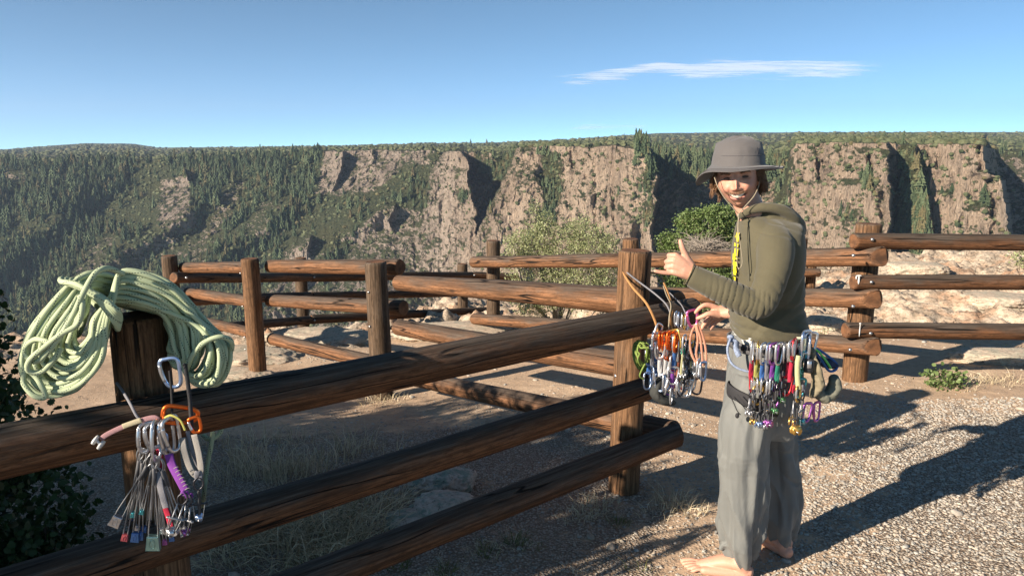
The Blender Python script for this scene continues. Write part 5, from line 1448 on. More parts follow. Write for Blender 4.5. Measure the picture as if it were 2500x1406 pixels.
# ================================================================ climbing gear
def metal(name, col, rough=.28): return plain(name, col, rough, .85, .1, 300, .1)
def web(name, col): return plain(name, col, .8, 0, .25, 420, .6, .3)
ALU = metal('polished_aluminium', (.62, .63, .66)); ALUB = metal('blue_tinted_aluminium', (.36, .48, .72)); ORG_M = metal('orange_anodised', (.80, .16, .03), .35)
GOLD = metal('gold_anodised', (.72, .45, .12)); PURP = metal('purple_anodised', (.40, .14, .42), .35); PINK = metal('pink_anodised', (.75, .18, .45), .35); REDM = metal('red_anodised', (.60, .05, .06), .35)
TEALM = metal('teal_anodised', (.10, .42, .48), .35); BLUEM = metal('blue_anodised', (.10, .22, .55), .35); MINTM = metal('mint_anodised', (.30, .48, .44), .4); DARKM = metal('dark_steel', (.07, .07, .08), .4); GREENM = metal('green_anodised', (.12, .30, .14), .4)
W_WHITE = web('white_webbing', (.55, .55, .55)); W_RED = web('red_webbing', (.40, .02, .05)); W_YEL = web('yellow_webbing', (.40, .38, .10)); W_BLUE = web('blue_webbing', (.05, .14, .38)); W_GREY = web('mid_grey_webbing', (.20, .20, .22)); W_PURP = web('purple_webbing', (.20, .05, .30)); W_GREEN = web('green_webbing', (.03, .24, .15))
W_PEACH = web('peach_webbing', (.62, .30, .20)); W_TAN = web('tan_webbing', (.42, .22, .085)); W_RUST = web('rust_webbing', (.30, .10, .06)); W_CREAM = web('cream_webbing', (.46, .45, .25)); W_PALE = web('pale_sling_webbing', (.27, .255, .235)); W_PINK = web('dusty_pink_webbing', (.30, .17, .18)); W_BLACK = web('black_sling_webbing', (.02, .02, .022))
WIRE = metal('cable_wire', (.34, .35, .37), .4)
PLAS = plain('black_rubber', (.03, .03, .033), .6); WHITEP = plain('white_plastic', (.72, .70, .66), .4)

def cara_pts(h, w, z0=0):
    """asymmetric D, hanging from its top at z0"""
    return [(-.10*w, 0, z0), (.30*w, 0, z0-.01*h), (.50*w, 0, z0-.12*h), (.46*w, 0, z0-.45*h), (.36*w, 0, z0-.80*h), (.20*w, 0, z0-.97*h), (-.05*w, 0, z0-h), (-.30*w, 0, z0-.93*h), (-.42*w, 0, z0-.75*h), (-.48*w, 0, z0-.40*h), (-.45*w, 0, z0-.12*h), (-.30*w, 0, z0-.01*h)]
def rotv(P, a):
    c, s = math.cos(a), math.sin(a); return [(x*c-y*s, x*s+y*c, z) for x, y, z in P]
def carabiner(parent, m, h=.095, w=.056, z0=0, ang=0, r=.0042, gate=None, name='carabiner', off=(0, 0)):
    P = [(x+off[0], y+off[1], z) for x, y, z in rotv(cara_pts(h, w, z0), ang)]
    mb = MB(); tube(mb, smoothpath(P, 44, True), r, 7, closed=True, flat=(1.25, .8))
    o = mb.build(name, m, parent)
    g = MB(); q = [(x+off[0], y+off[1], z) for x, y, z in rotv([(-.455*w, 0, z0-.16*h), (-.49*w, 0, z0-.42*h), (-.43*w, 0, z0-.74*h)], ang)]
    tube(g, smoothpath(q, 8), r*1.22, 7); g.build('gate', gate or ALU, o if parent is not None else o)
    return o
def strap(mb, P, w, t=.0012, up=(0, -1, 0), n=20):
    tube(mb, smoothpath(P, n), w/2, 8, flat=(t/(w/2), 1.0), up=up, prof=None)
def sling_loop(mb, z0, z1, w=.010, gap=.004, ang=0, sway=0):
    for s in (-1, 1):
        P = rotv([(s*gap*.2, 0, z0), (s*gap+sway*.3, s*.002, z0*.7+z1*.3), (s*gap+sway, 0, z0*.3+z1*.7), (s*gap*.2+sway, 0, z1)], ang)
        strap(mb, P, w, .0014, (math.sin(ang), -math.cos(ang), 0))
def place(root, p, rz=0, tx=0, ty=0):
    root.location = p; root.rotation_euler = (R(ty), R(tx), R(rz)); return root

def quickdraw(label, p, top=ALU, low=ALU, sl=W_WHITE, L=.11, h=.088, rz=0, tx=0, group=None, a0=0, a1=0, w=.013, ty=0):
    r = thing('quickdraw', label, 'quickdraw', (0, 0, 0), group)
    carabiner(r, top, h, .052, 0, R(a0), .0042, name='upper_carabiner')
    mb = MB(); sling_loop(mb, -h+.010, -h-L, w, .003, R(a0)-R(rz)*.7); 
    mb.build('sling', sl, r)
    carabiner(r, low, h, .052, -h-L+.010, R(a1), .0042, name='lower_carabiner')
    return place(r, p, rz, tx, ty)
def lobe(mb, c, r, ang0, t=.006, sgn=1):
    a = np.linspace(0, math.pi*1.15, 14); rr = r*(.45+.55*a/a[-1])
    xs = np.concatenate([[0], rr*np.cos(a+ang0)*sgn]); zs = np.concatenate([[0], rr*np.sin(a+ang0)])
    n = len(xs); V = np.concatenate([np.stack([xs, -t/2+0*xs, zs], -1), np.stack([xs, t/2+0*xs, zs], -1)])+np.array(c)
    i = np.arange(n)
    mb.add(V, [i[None], (i[::-1]+n)[None], np.stack([i, i+n, (i+1) % n+n, (i+1) % n], -1)])
def cam_unit(label, p, sl=W_RED, top=ALU, lobes=ALU, size=.022, L=.055, stem=.11, rz=0, tx=0, group=None, a0=0, has_biner=True, two=False, ty=0, loop=DARKM, low=None):
    """spring loaded camming unit hanging head down"""
    r = thing('camming_device', label, 'climbing cam', (0, 0, 0), group); z = 0
    if has_biner:
        carabiner(r, top, .082, .048, 0, R(a0), .0040); z = -.074
    mb = MB(); sling_loop(mb, z, z-L, .015, .0035, -R(rz)+.25); mb.build('sling', sl, r); z -= L-.004
    if low is not None:
        carabiner(r, low, .060, .036, z+.006, R(a0)+.4, .0038, name='thumb_ring'); z -= .046
    mb = MB()
    tube(mb, smoothpath([(0, 0, z+.003), (.012, 0, z-.010), (.010, 0, z-.026), (0, 0, z-.034), (-.010, 0, z-.026), (-.012, 0, z-.010)], 22, True), .0028, 6, closed=True)
    mb.build('thumb_loop', loop, r); z -= .033
    mb = MB()
    if two:
        for s in (-1, 1): tube(mb, [(s*.008, 0, z), (s*.009, 0, z-stem)], .0026, 6)
    else: tube(mb, smoothpath([(0, 0, z), (.002, 0, z-stem*.5), (0, 0, z-stem)], 8), .0042, 7)
    mb.build('stem', PLAS if not two else WIRE, r)
    tz_ = z-stem*.52
    mb = MB(); box(mb, (0, 0, tz_), (.042+size*.4, .008, .006), None, None, .0015); mb.build('trigger_bar', WIRE if two else PLAS, r)
    for s in (-1, 1):
        mb = MB(); tube(mb, smoothpath([(s*(.006+size*.3), -.008, z-stem), (s*.016, -.003, tz_), (s*.016, .003, tz_), (s*(.006+size*.3), .008, z-stem)], 16), .0010, 4); mb.build('trigger_wire', WIRE, r)
    zc = z-stem-size*.25
    for k, (sy, sg) in enumerate(((-.011, 1), (-.0035, -1), (.0035, 1), (.011, -1))):
        mb = MB(); lobe(mb, (0, sy*(1 if size > .015 else .7), zc), size, -R(70), .0055 if size > .015 else .004, sg); mb.build('lobe', lobes, r)
    mb = MB(); tube(mb, [(0, -.016, zc), (0, .016, zc)], .0028, 6); mb.build('axle', WIRE, r)
    return place(r, p, rz, tx, ty)
SLEEVE = plain('grey_cable_sleeve', (.10, .10, .105), .6, 0, .4, 120)
W_PATCH = web('faded_patch', (.36, .32, .22))
def nut(label, p, q, m, s=(.018, .012, .022), rz=0, group=None, wire=.0019, slot=True):
    """wired stopper: cable loop from p down to the block at q (world points)"""
    p, q = Vector(p), Vector(q); r = thing('climbing_nut', label, 'climbing nut', (0, 0, 0), group)
    v = q-p; L = v.length; mb = MB()
    g = s[0]*.30
    P = [(0, 0, 0), (.007, 0, -.010), (.0085, 0, -.026), (.003, 0, -.05), (g*.5, 0, -L*.55), (g, 0, -L), (-g, 0, -L), (-g*.5, 0, -L*.55), (-.003, 0, -.05), (-.0085, 0, -.026), (-.007, 0, -.010)]
    tube(mb, smoothpath(P, 60, True), wire, 5, closed=True); mb.build('wire', WIRE, r)
    mb = MB(); tube(mb, [(0, 0, -.040), (0, 0, -.044), (.001, 0, -.064), (.001, 0, -.090)], [.0035, .0052, .0050, .0042], 7); mb.build('crimp_sleeve', SLEEVE, r)
    mb = MB(); x, y, z = s[0]/2, s[1]/2, s[2]
    pr = [(-x*.78, z*.15), (x*.78, z*.15), (x, -z*.85), (-x*.95, -z*.85)]
    ins = .0012; V = []
    for yy, k in ((-y, .90), (-y+ins, 1), (y-ins, 1), (y, .90)):
        for a, b in pr: V.append((a*k, yy, -L+(b+.35*z)*k-.35*z))
    Fs = [np.array([[0, 1, 2, 3]]), np.array([[15, 14, 13, 12]])]+[np.array([[k*4+j, (k+1)*4+j, (k+1)*4+(j+1) % 4, k*4+(j+1) % 4]]) for k in range(3) for j in range(4)]
    mb.add(V, Fs); blk = mb.build('chock', m, r, False)
    if slot:
        mb = MB(); a = np.linspace(0, 2*math.pi, 16, endpoint=False); cz = -L-.35*z
        V = np.concatenate([np.stack([x*.38*np.cos(a), -y-.0006+0*a, cz+z*.34*np.sin(a)], -1), np.stack([x*.30*np.cos(a), -y-.0002+0*a, cz+z*.28*np.sin(a)], -1)]); i = np.arange(16)
        mb.add(V, [np.stack([i, (i+1) % 16, (i+1) % 16+16, i+16], -1)])
        tube(mb, np.stack([x*.36*np.cos(a), -y-.0003+0*a, cz+z*.32*np.sin(a)], -1), .0010, 4, closed=True)
        mb.build('rim', m, blk)
    d = Vector((0, 0, -1)).rotation_difference(v)
    r.rotation_mode = 'QUATERNION'; r.rotation_quaternion = d @ Quaternion((0, 0, 1), R(rz)); r.location = p
    return r
def one_cara(label, p, m, h=.095, w=.056, rz=0, tx=0, ty=0, r=.0044, group=None, gate=None):
    o = carabiner(None, m, h, w, 0, 0, r, gate); tag(o, label, 'carabiner', group)
    return place(o, p, rz, tx, ty)
def one_strap(name, label, cat, pts, w, m, t=.0014, up=(0, -1, 0), n=40, closed=False, group=None):
    mb = MB(); tube(mb, smoothpath(pts, n, closed), w/2, 8, closed=closed, flat=(t/(w/2), 1.0), up=up)
    o = mb.build(name, m); return tag(o, label, cat, group)

# ---------------------------------------------------------------- the coiled rope over the left post
def m_rope():
    t = NT('mint_green_kernmantle'); p = t.attr('lpos'); sp = t.n('ShaderNodeSeparateXYZ', {0: p}); x, y, z = sp.outputs
    ang = t.math('ARCTAN2', y, x)
    br = t.math('MULTIPLY', t.math('SINE', t.math('ADD', t.math('MULTIPLY', ang, 8), t.math('MULTIPLY', z, 1100))), t.math('SINE', t.math('SUBTRACT', t.math('MULTIPLY', ang, 8), t.math('MULTIPLY', z, 1100))))
    c = t.mix(t.ramp(br, [(0, 0), (.6, 1)]), (.36, .43, .27), (.62, .68, .47))
    c = t.mix(t.ramp(t.noise(p, 5), [(.4, 0), (.65, .3)]), c, (.30, .38, .20))
    for ph, k in ((0, 38), (3.1, 38)):
        ln = t.math('COSINE', t.math('ADD', ang, t.math('MULTIPLY', z, k))) if ph == 0 else t.math('COSINE', t.math('ADD', t.math('ADD', ang, ph), t.math('MULTIPLY', z, k)))
        dash = t.math('GREATER_THAN', t.math('SINE', t.math('MULTIPLY', z, 820)), .1)
        c = t.mix(t.math('MULTIPLY', t.math('GREATER_THAN', ln, .982), dash), c, (.02, .035, .045))
    return t.done(c, .75, t.bump(br, .35, .0012), .25)
ROPE = m_rope()
def rope_coil():
    rg = np.random.default_rng(17); root = thing('climbing_rope', 'thick coil of pale mint green rope draped over the left post', 'rope', at(330, 760, 2.37))
    r = .0080; L = lambda a, b, u: a+(b-a)*u
    mb = MB(); N = 44
    def path(pts, n=110): return smoothpath(Pm2(pts), n, True)
    def Pm2(l): return [at(a, b, c) for a, b, c in l]
    for k in range(N):
        u = (k+.5)/N; j = lambda s=4: rg.normal()*s*.62
        ly = .080*math.sin(k*2.4)       # layer across the bundle
        f = -abs(ly)*.4
        # right hand lobe, two sizes
        if k % 3: rp = [(L(480, 418, u)+j(), L(775, 800, u), 2.30+ly*.5), (L(492, 425, u)+j(), L(850, 850, u), 2.30+ly*.5), (L(470, 440, u)+j(6), L(900, 868, u)+j(5), 2.31+ly*.5), (L(425, 415, u)+j(5), L(885, 850, u)+j(5), 2.35+ly*.5)]
        else: rp = [(L(500, 470, u)+j(6), L(785, 800, u), 2.30+ly*.6), (L(560, 505, u)+j(7), L(850, 850, u), 2.28+ly*.6), (L(545, 490, u)+j(9), L(932, 905, u)+j(5), 2.27+ly*.6), (L(490, 455, u)+j(9), L(938, 905, u)+j(4), 2.30+ly*.6), (L(455, 440, u)+j(6), L(885, 860, u), 2.34+ly*.5)]
        pts = [(L(298, 285, u)+j(3), L(664, 738, u)+j(3), 2.26+ly), (L(360, 345, u), L(668, 752, u)+j(3), 2.28+ly), (L(425, 392, u), L(703, 768, u)+j(3), 2.29+ly*.8)]+rp+\
              [(L(452, 415, u)+j(), L(800, 815, u), 2.38+ly*.6), (L(400, 380, u), L(715, 768, u), 2.42+ly*.5), (L(310, 300, u), L(684, 748, u), 2.42+ly*.5),
               (L(215, 225, u)+j(4), L(668, 715, u)+j(4), 2.30+ly*.8), (L(128, 210, u)+j(5), L(735, 765, u), 2.22+ly), (L(64, 196, u)+j(5), L(830, 800, u)+j(8), 2.20+ly), (L(52, 186, u)+j(5), L(905, 822, u)+j(8), 2.20+ly),
               (L(98, 190, u)+j(5), L(962, 842, u)+j(5), 2.19+ly), (L(180, 208, u)+j(4), L(955, 840, u)+j(5), 2.18+ly), (L(240, 218, u)+j(4), L(885, 815, u), 2.18+ly), (L(264, 226, u)+j(3), L(800, 780, u), 2.19+ly), (L(276, 258, u)+j(3), L(725, 748, u), 2.22+ly)]
        tube(mb, path(pts, 150), r, 8, closed=True)
    mb.build('coil', ROPE, root)
    mb = MB()       # wraps that bind the bundle near its top
    for k in range(5):
        o = k*13-8
        pts = [(158+o*.9, 690+o*.28, 2.14), (200+o, 700+o*.5, 2.085), (245+o*.75, 735+o*.35, 2.08), (280+o*.25, 780-o*.35, 2.10), (288+o*.1, 800-o*.4, 2.17), (262+o*.4, 770, 2.33), (200+o, 705+o*.2, 2.38), (162+o*.9, 682+o*.1, 2.27)]
        tube(mb, path(pts, 60), r, 8, closed=True)
    mb.build('wrap', ROPE, root)
    mb = MB()       # the end threaded through and left hanging in bights
    for pts in ([(300, 668, 2.16), (262, 655, 2.10), (232, 668, 2.07), (205, 712, 2.05), (178, 770, 2.05), (140, 830, 2.05), (95, 880, 2.06), (66, 872, 2.08), (62, 848, 2.09), (88, 828, 2.08), (120, 836, 2.06)],
                [(195, 722, 2.06), (202, 745, 2.05), (190, 790, 2.05), (150, 815, 2.045), (105, 850, 2.045), (72, 880, 2.05), (70, 905, 2.06), (100, 908, 2.07), (130, 880, 2.07), (150, 850, 2.07)],
                [(62, 905, 2.10), (58, 935, 2.09), (82, 965, 2.08), (110, 968, 2.08), (95, 930, 2.09), (72, 905, 2.1)],
                [(455, 905, 2.24), (470, 868, 2.22), (500, 835, 2.21), (540, 822, 2.22), (565, 835, 2.25), (560, 862, 2.3), (530, 872, 2.34)]):
        tube(mb, smoothpath(Pm2(pts), 70), r, 8)
    mb.build('loose_bight', ROPE, root)
    mb = MB()
    for pts in ([(486, 1035, 2.62), (496, 1062, 2.60), (514, 1072, 2.58), (534, 1060, 2.60), (545, 1035, 2.62)], [(524, 1030, 2.60), (518, 1066, 2.575), (513, 1100, 2.56), (504, 1150, 2.56), (497, 1215, 2.56), (490, 1280, 2.56)]):
        tube(mb, smoothpath(Pm2(pts), 40), r*1.05, 8)
    mb.build('tail', ROPE, root)
    return root
rope_coil()

# ---------------------------------------------------------------- gear hung at the left post
G1 = 'gear hung on the left post'
o = one_cara('blue silver carabiner hanging against the left post under the rope', at(408, 876, 2.17), ALUB, .090, .056, 8, -10, 4, .0050)
mb = MB(); P = smoothpath(Pm([(452, 890, 2.21), (458, 930, 2.12), (463, 970, 2.06), (466, 1010, 2.05), (468, 1045, 2.05)]), 60); tube(mb, P, .0040, 8)
T_, N_, B_ = frames(P); s_ = np.linspace(0, 60*2*math.pi, 900); Pi = np.stack([np.interp(np.linspace(0, 59, 900), range(60), P[:, k]) for k in range(3)], -1); Ni = np.stack([np.interp(np.linspace(0, 59, 900), range(60), N_[:, k]) for k in range(3)], -1); Bi = np.stack([np.interp(np.linspace(0, 59, 900), range(60), B_[:, k]) for k in range(3)], -1)
tube(mb, Pi+.0052*(np.cos(s_)[:, None]*Ni+np.sin(s_)[:, None]*Bi), .0011, 4)
tag(mb.build('coiled_lanyard', PLAS), 'black springy coiled lanyard hanging over the rail by the rope', 'lanyard')
for nm, lb, pts, rr_ in (('hanging_cord', 'thin grey cord crossing the rail left of the gear', [(285, 935, 2.26), (300, 955, 2.18), (318, 985, 2.08), (334, 1015, 2.055), (350, 1030, 2.06)], .0042),
                    ('hanging_cord', 'thin dark strap hanging straight down from the blue silver carabiner', [(414, 905, 2.15), (418, 950, 2.13), (420, 985, 2.065), (420, 1010, 2.055)], .0035)):
    mb = MB(); tube(mb, smoothpath(Pm(pts), 24), rr_, 7); tag(mb.build(nm, W_GREY if 'grey' in lb else W_BLACK), lb, 'cord')
r_ = thing('tube_chock', 'dusty pink strap with two white discs lying across the rail', 'climbing chock', at(385, 1020, 2.06))
mb = MB(); tube(mb, smoothpath(Pm([(392, 1030, 2.04), (378, 1019, 2.035), (345, 1026, 2.035), (300, 1042, 2.04), (262, 1060, 2.04), (246, 1072, 2.04)]), 30), .0075, 8, flat=(.25, 1), up=(0, -1, 0)); mb.build('strap', W_PINK, r_)
mb = MB(); tube(mb, smoothpath(Pm([(345, 1025, 2.030), (322, 1033, 2.031), (300, 1041, 2.033)]), 10), .0078, 8, flat=(.3, 1), up=(0, -1, 0)); mb.build('patch', W_PATCH, r_)
for k, (dx, dy) in enumerate(((-10, 0), (4, 12))):
    c = at(243+dx, 1074+dy, 2.035+k*.004); mb = MB(); tube(mb, [c+Vector((-.003, 0, .002)), c+Vector((.003, 0, -.002))], [.014, .014], 20); mb.build('disc', WHITEP, r_)
mb = MB(); tube(mb, [at(232, 1072, 2.035), at(250, 1088, 2.039)], .004, 8); mb.build('axle', WHITEP, r_)
one_cara('orange carabiner lying flat on the rail above the hanging nuts', at(398, 1012, 2.045), ORG_M, .092, .052, 0, -78, 28, .0052, gate=ORG_M)
one_cara('small orange carabiner on the grey slings at the right of the nuts', at(470, 1020, 2.045), ORG_M, .045, .03, 20, -15, 0, .0038, gate=ALU)
for k, (x, y, rz, tx, lb, hh) in enumerate(((356, 1034, 72, 8, 'silver carabiner at the far left of the nut rack', .080), (384, 1026, 84, 9, 'tall silver carabiner seen edge on holding the nuts', .112), (372, 1034, 60, -4, 'silver carabiner tucked behind the edge on one', .072),
                                       (400, 1026, 74, -9, 'front one of the two long silver carabiners holding the purple sling', .108), (410, 1022, 68, -12, 'rear one of the two long silver carabiners holding the purple sling', .104))):
    one_cara(lb, at(x, y, 2.035-.004*(k % 3)), ALU, hh, .056, rz, tx, 0, .0048)
one_cara('small blue wire gate carabiner between the silver carabiners', at(396, 1058, 2.05), ALUB, .058, .024, 10, 0, 0, .003)
NUTS = [((374, 1108, 2.03), (288, 1262, 2.03), WHITEP if False else ALU, (.033, .018, .036), 'large white metal nut at the lower left of the bunch'),
        ((345, 1092, 2.035), (306, 1305, 2.04), plain('red_nut_paint', (.38, .07, .08), .5), (.019, .012, .022), 'small red nut hanging lowest at the left of the bunch'),
        ((350, 1098, 2.03), (331, 1302, 2.035), BLUEM, (.024, .014, .030), 'blue nut beside the small red nut'),
        ((352, 1094, 2.045), (343, 1300, 2.05), BLUEM, (.018, .012, .026), 'second blue nut tucked behind the first'),
        ((376, 1110, 2.02), (374, 1312, 2.02), MINTM, (.040, .02, .044), 'largest mint green nut in front of the lower rail'),
        ((372, 1108, 2.05), (322, 1255, 2.06), plain('navy_nut', (.03, .05, .14), .5), (.017, .012, .022), 'navy nut behind the cables'),
        ((350, 1096, 2.05), (326, 1250, 2.045), TEALM, (.015, .012, .018), 'small teal nut half way up the cables'),
        ((378, 1112, 2.04), (347, 1245, 2.03), TEALM, (.014, .012, .014), 'bright teal nut in the middle of the cables'),
        ((380, 1112, 2.035), (395, 1290, 2.04), ALU, (.014, .011, .018), 'thin silver nut right of the mint one'),
        ((376, 1110, 2.03), (402, 1318, 2.045), PURP, (.014, .011, .016), 'tiny purple nut low beside the mint one'),
        ((384, 1114, 2.03), (430, 1272, 2.03), MINTM, (.014, .011, .014), 'tiny mint nut right of the red sling'),
        ((388, 1116, 2.04), (446, 1290, 2.04), ALU, (.022, .013, .026), 'silver nut hanging under the purple sling'),
        ((352, 1100, 2.04), (316, 1270, 2.05), DARKM, (.012, .010, .014), 'tiny dark nut behind the white one'),
        ((372, 1108, 2.06), (352, 1285, 2.065), BLUEM, (.016, .012, .020), 'blue nut deep behind the mint one'),
        ((368, 1106, 2.055), (384, 1282, 2.06), DARKM, (.014, .012, .018), 'dark nut to the right behind the mint one'),
        ((384, 1112, 2.06), (408, 1290, 2.065), WHITEP, (.016, .012, .020), 'white nut low behind the red tape'),
        ((352, 1096, 2.06), (336, 1282, 2.07), ALU, (.014, .011, .018), 'silver nut hidden behind the two blue ones'),
        ((388, 1116, 2.055), (418, 1308, 2.06), BLUEM, (.015, .011, .018), 'blue nut right of the red tape'),
        ((380, 1110, 2.05), (365, 1270, 2.05), DARKM, (.012, .010, .016), 'tiny dark nut in the middle of the bunch')]
for p, q, m, s, lb in NUTS: nut(lb, at(*p), at(*q), m, s, 10)
def tricam(label, pts, strapm, w, headm, hp_, hs, rz=0):
    r_ = thing('sling_cam', label, 'climbing chock', at(*pts[0]))
    mb = MB(); tube(mb, smoothpath(Pm(pts), 24), w/2, 8, flat=(.22, 1), up=(0, -1, 0)); mb.build('sling', strapm, r_)
    c = at(*hp_); mb = MB(); a = np.linspace(0, 2*math.pi, 12, endpoint=False)
    V = np.array([[c.x+hs*math.cos(t)*(1 if math.cos(t) > 0 else .7), c.y+yy, c.z+hs*.75*math.sin(t)*(1.1 if math.sin(t) > 0 else .6)] for yy in (-.009, .009) for t in a]); i = np.arange(12)
    mb.add(V, [i[None], (i[::-1]+12)[None], np.stack([i, i+12, (i+1) % 12+12, (i+1) % 12], -1)]); mb.build('head', headm, r_, False)
    return r_
tricam('purple sling with lettered tape hanging from two silver carabiners', [(412, 1108, 2.02), (420, 1135, 2.015), (438, 1170, 2.01), (452, 1196, 2.01)], W_PURP, .026, WIRE, (450, 1203, 2.01), .010)
mb = MB()
for k in range(7):
    a_, b_ = at(424+k*4.6, 1144+k*8.6, 1.9995), at(436+k*4.6, 1139+k*8.6, 1.9995); tube(mb, [a_, (a_+b_)/2+Vector((0, 0, .002)), b_], .0012, 4)
tag(mb.build('stitching', W_PALE, bpy.data.objects['sling_cam']) if 'sling_cam' in bpy.data.objects else mb.build('stitching', W_PALE))
tricam('grey and red sling chock hanging behind the mint nut', [(386, 1150, 2.03), (392, 1190, 2.02), (404, 1235, 2.015), (420, 1275, 2.015)], W_GREY, .020, ALU, (424, 1300, 2.015), .014)
one_strap('sling', 'dark red sling hanging behind the purple one', 'sling', Pm([(388, 1095, 2.06), (392, 1130, 2.055), (396, 1170, 2.055), (400, 1200, 2.06)]), .018, W_RED)
one_strap('sling', 'red tape at the lower end of the grey chock sling', 'sling', Pm([(404, 1240, 2.008), (412, 1265, 2.008), (420, 1295, 2.008)]), .017, W_RED)
one_strap('sling', 'wide pale grey sling folded at the right of the bunch', 'sling', Pm([(445, 1068, 2.04), (450, 1100, 2.03), (463, 1140, 2.025), (478, 1160, 2.025), (490, 1150, 2.03), (486, 1110, 2.035), (474, 1060, 2.04)]), .019, W_PALE)
one_strap('sling', 'narrow grey stitched sling at the far right of the bunch', 'sling', Pm([(458, 1052, 2.05), (466, 1090, 2.045), (480, 1130, 2.045), (488, 1150, 2.045)]), .013, W_GREY)
one_strap('sling', 'thin yellow sling looping from the orange carabiner', 'sling', Pm([(402, 1020, 2.04), (418, 1014, 2.03), (440, 1026, 2.03), (452, 1050, 2.035)]), .007, W_YEL)
cam_unit('small cam with black stem hanging at the far right of the left bunch', at(484, 1150, 2.02), W_GREY, ALU, ALUB, .015, .025, .085, 20, 3, has_biner=False)
cam_unit('twin wire cam with dark trigger bar hanging under the purple sling', at(452, 1200, 1.995), W_PURP, ALU, ALU, .017, .010, .085, 15, 22, has_biner=False, two=True)
cam_unit('twin wire cam hanging crosswise beside the mint nut', at(462, 1206, 2.03), W_PURP, ALU, PURP, .015, .010, .085, -20, 12, has_biner=False, two=True)

# ---------------------------------------------------------------- gear hung at the post beside the man
pt = lambda x, y, Y: at(x, y, Y)
one_strap('sling', 'tan sling looped round the post with its left side in front', 'sling', [pt(1570, 664, 3.94), pt(1532, 656, 3.89), pt(1522, 657, 3.79), pt(1523, 668, 3.70), pt(1545, 702, 3.62), pt(1578, 740, 3.535), pt(1598, 780, 3.51), pt(1607, 812, 3.50)], .013, W_TAN, .003, (.3, -1, .2), 60)
one_strap('sling', 'dark upper strand of the sling crossing the post', 'sling', [pt(1560, 660, 3.93), pt(1534, 654, 3.88), pt(1523, 655, 3.78), pt(1532, 666, 3.69), pt(1560, 688, 3.66), pt(1600, 718, 3.60), pt(1628, 745, 3.52), pt(1640, 775, 3.51)], .009, W_GREY, .003, (.3, -1, .2), 50)
one_strap('sling', 'tan sling coming down at the right of the post', 'sling', [pt(1540, 662, 3.93), pt(1580, 666, 3.95), pt(1608, 668, 3.88), pt(1616, 680, 3.80), pt(1634, 722, 3.66), pt(1641, 752, 3.52), pt(1638, 780, 3.50), pt(1641, 812, 3.50)], .013, W_TAN, .003, (.3, -1, .2), 50)
one_strap('sling', 'green grey cord running beside the right tan sling', 'sling', [pt(1590, 672, 3.92), pt(1611, 680, 3.84), pt(1628, 722, 3.66), pt(1638, 745, 3.525), pt(1634, 775, 3.49), pt(1632, 815, 3.49)], .007, CORDM, .003, (.3, -1, .2), 40)
one_strap('sling', 'thin dark cord running over the rail end towards the pink carabiner', 'sling', [pt(1600, 690, 3.92), pt(1618, 700, 3.86), pt(1636, 716, 3.78), pt(1650, 730, 3.70), pt(1664, 745, 3.57), pt(1674, 765, 3.50), pt(1680, 775, 3.47)], .006, W_GREY, .003, (.3, -1, .2), 30)
one_cara('silver oval carabiner at the end of the left tan sling', at(1612, 792, 3.46), ALU, .075, .045, 40, 28, 0, .005)
one_cara('gold rimmed carabiner at the end of the right tan sling', at(1644, 806, 3.46), GOLD, .085, .05, -50, -25, 0, .0042)
for k, (x, y, rz) in enumerate(((1611, 812, 70), (1621, 813, 55), (1632, 810, 65), (1642, 812, 35), (1652, 816, 60))):
    one_cara('orange carabiner, %s of the row of five beside the post' % ('leftmost second middle fourth rightmost'.split()[k]), at(x, y, 3.44+.006*(k % 2)), ORG_M, .080, .048, rz, 4*(k-2), 0, .0062, 'row of orange carabiners', ORG_M)
Q1 = [('quickdraw with white stitched sling and blue silver carabiner, leftmost below the orange row', 1611, 835, ALU, ALUB, W_WHITE, 20, -2, .085), ('quickdraw with white sling, second below the orange row', 1628, 835, ORG_M, ALU, W_WHITE, 60, 3, .080),
      ('quickdraw with white sling slanting right below the orange row', 1641, 838, ORG_M, ALU, W_WHITE, 35, 9, .090), ('quickdraw with blue sling at the left edge of the bunch', 1600, 815, ALU, ALUB, W_BLUE, 50, -8, .070),
      ('quickdraw with grey sling and blue carabiners at the bunch left', 1594, 812, ALUB, ALUB, W_GREY, 75, -5, .095), ('quickdraw with blue sling behind the orange row', 1650, 818, ALU, ALU, W_BLUE, 50, 4, .080),
      ('quickdraw with rust sling in the middle of the bunch', 1660, 828, ALU, ALU, W_RUST, 65, 3, .110), ('quickdraw with dark rust sling slightly right of the middle', 1668, 832, DARKM, ALU, W_RUST, 15, 5, .120),
      ('quickdraw with cream sling right of the middle', 1672, 818, ALU, DARKM, W_CREAM, 60, 7, .130), ('long quickdraw hanging lowest with a silver carabiner', 1645, 868, ALU, ALU, W_PURP, 40, 2, .080),
      ('quickdraw with black sling at the right of the bunch', 1684, 830, DARKM, ALU, W_BLACK, 70, 2, .120), ('quickdraw with blue sling and silver carabiners at bottom left', 1588, 850, ALUB, ALUB, W_BLUE, 25, 3, .045)]
for k, (lb, x, y, a_, b_, c_, rz, tx, L_) in enumerate(Q1): quickdraw(lb, at(x, y, 3.43+.012*(k % 4)), a_, b_, c_, L_, .082, rz, tx, None, 0, 25*((k*7) % 5-2), .016)
for k, (x, y, lb, m_, sl_) in enumerate(((1690, 850, 'small dark cam hanging at the right of the bunch', ALU, W_BLACK), (1702, 846, 'second small dark cam at the far right of the bunch', DARKM, W_BLACK), (1678, 862, 'small cam with silver lobes low in the bunch', ALU, W_GREY), (1668, 850, 'small cam with green sling low in the bunch', ALU, W_GREEN))):
    cam_unit(lb, at(x, y, 3.45-.01*k), sl_, m_, ALU if k % 2 else DARKM, .022, .03, .075, 30*k, 2, has_biner=False, two=True)
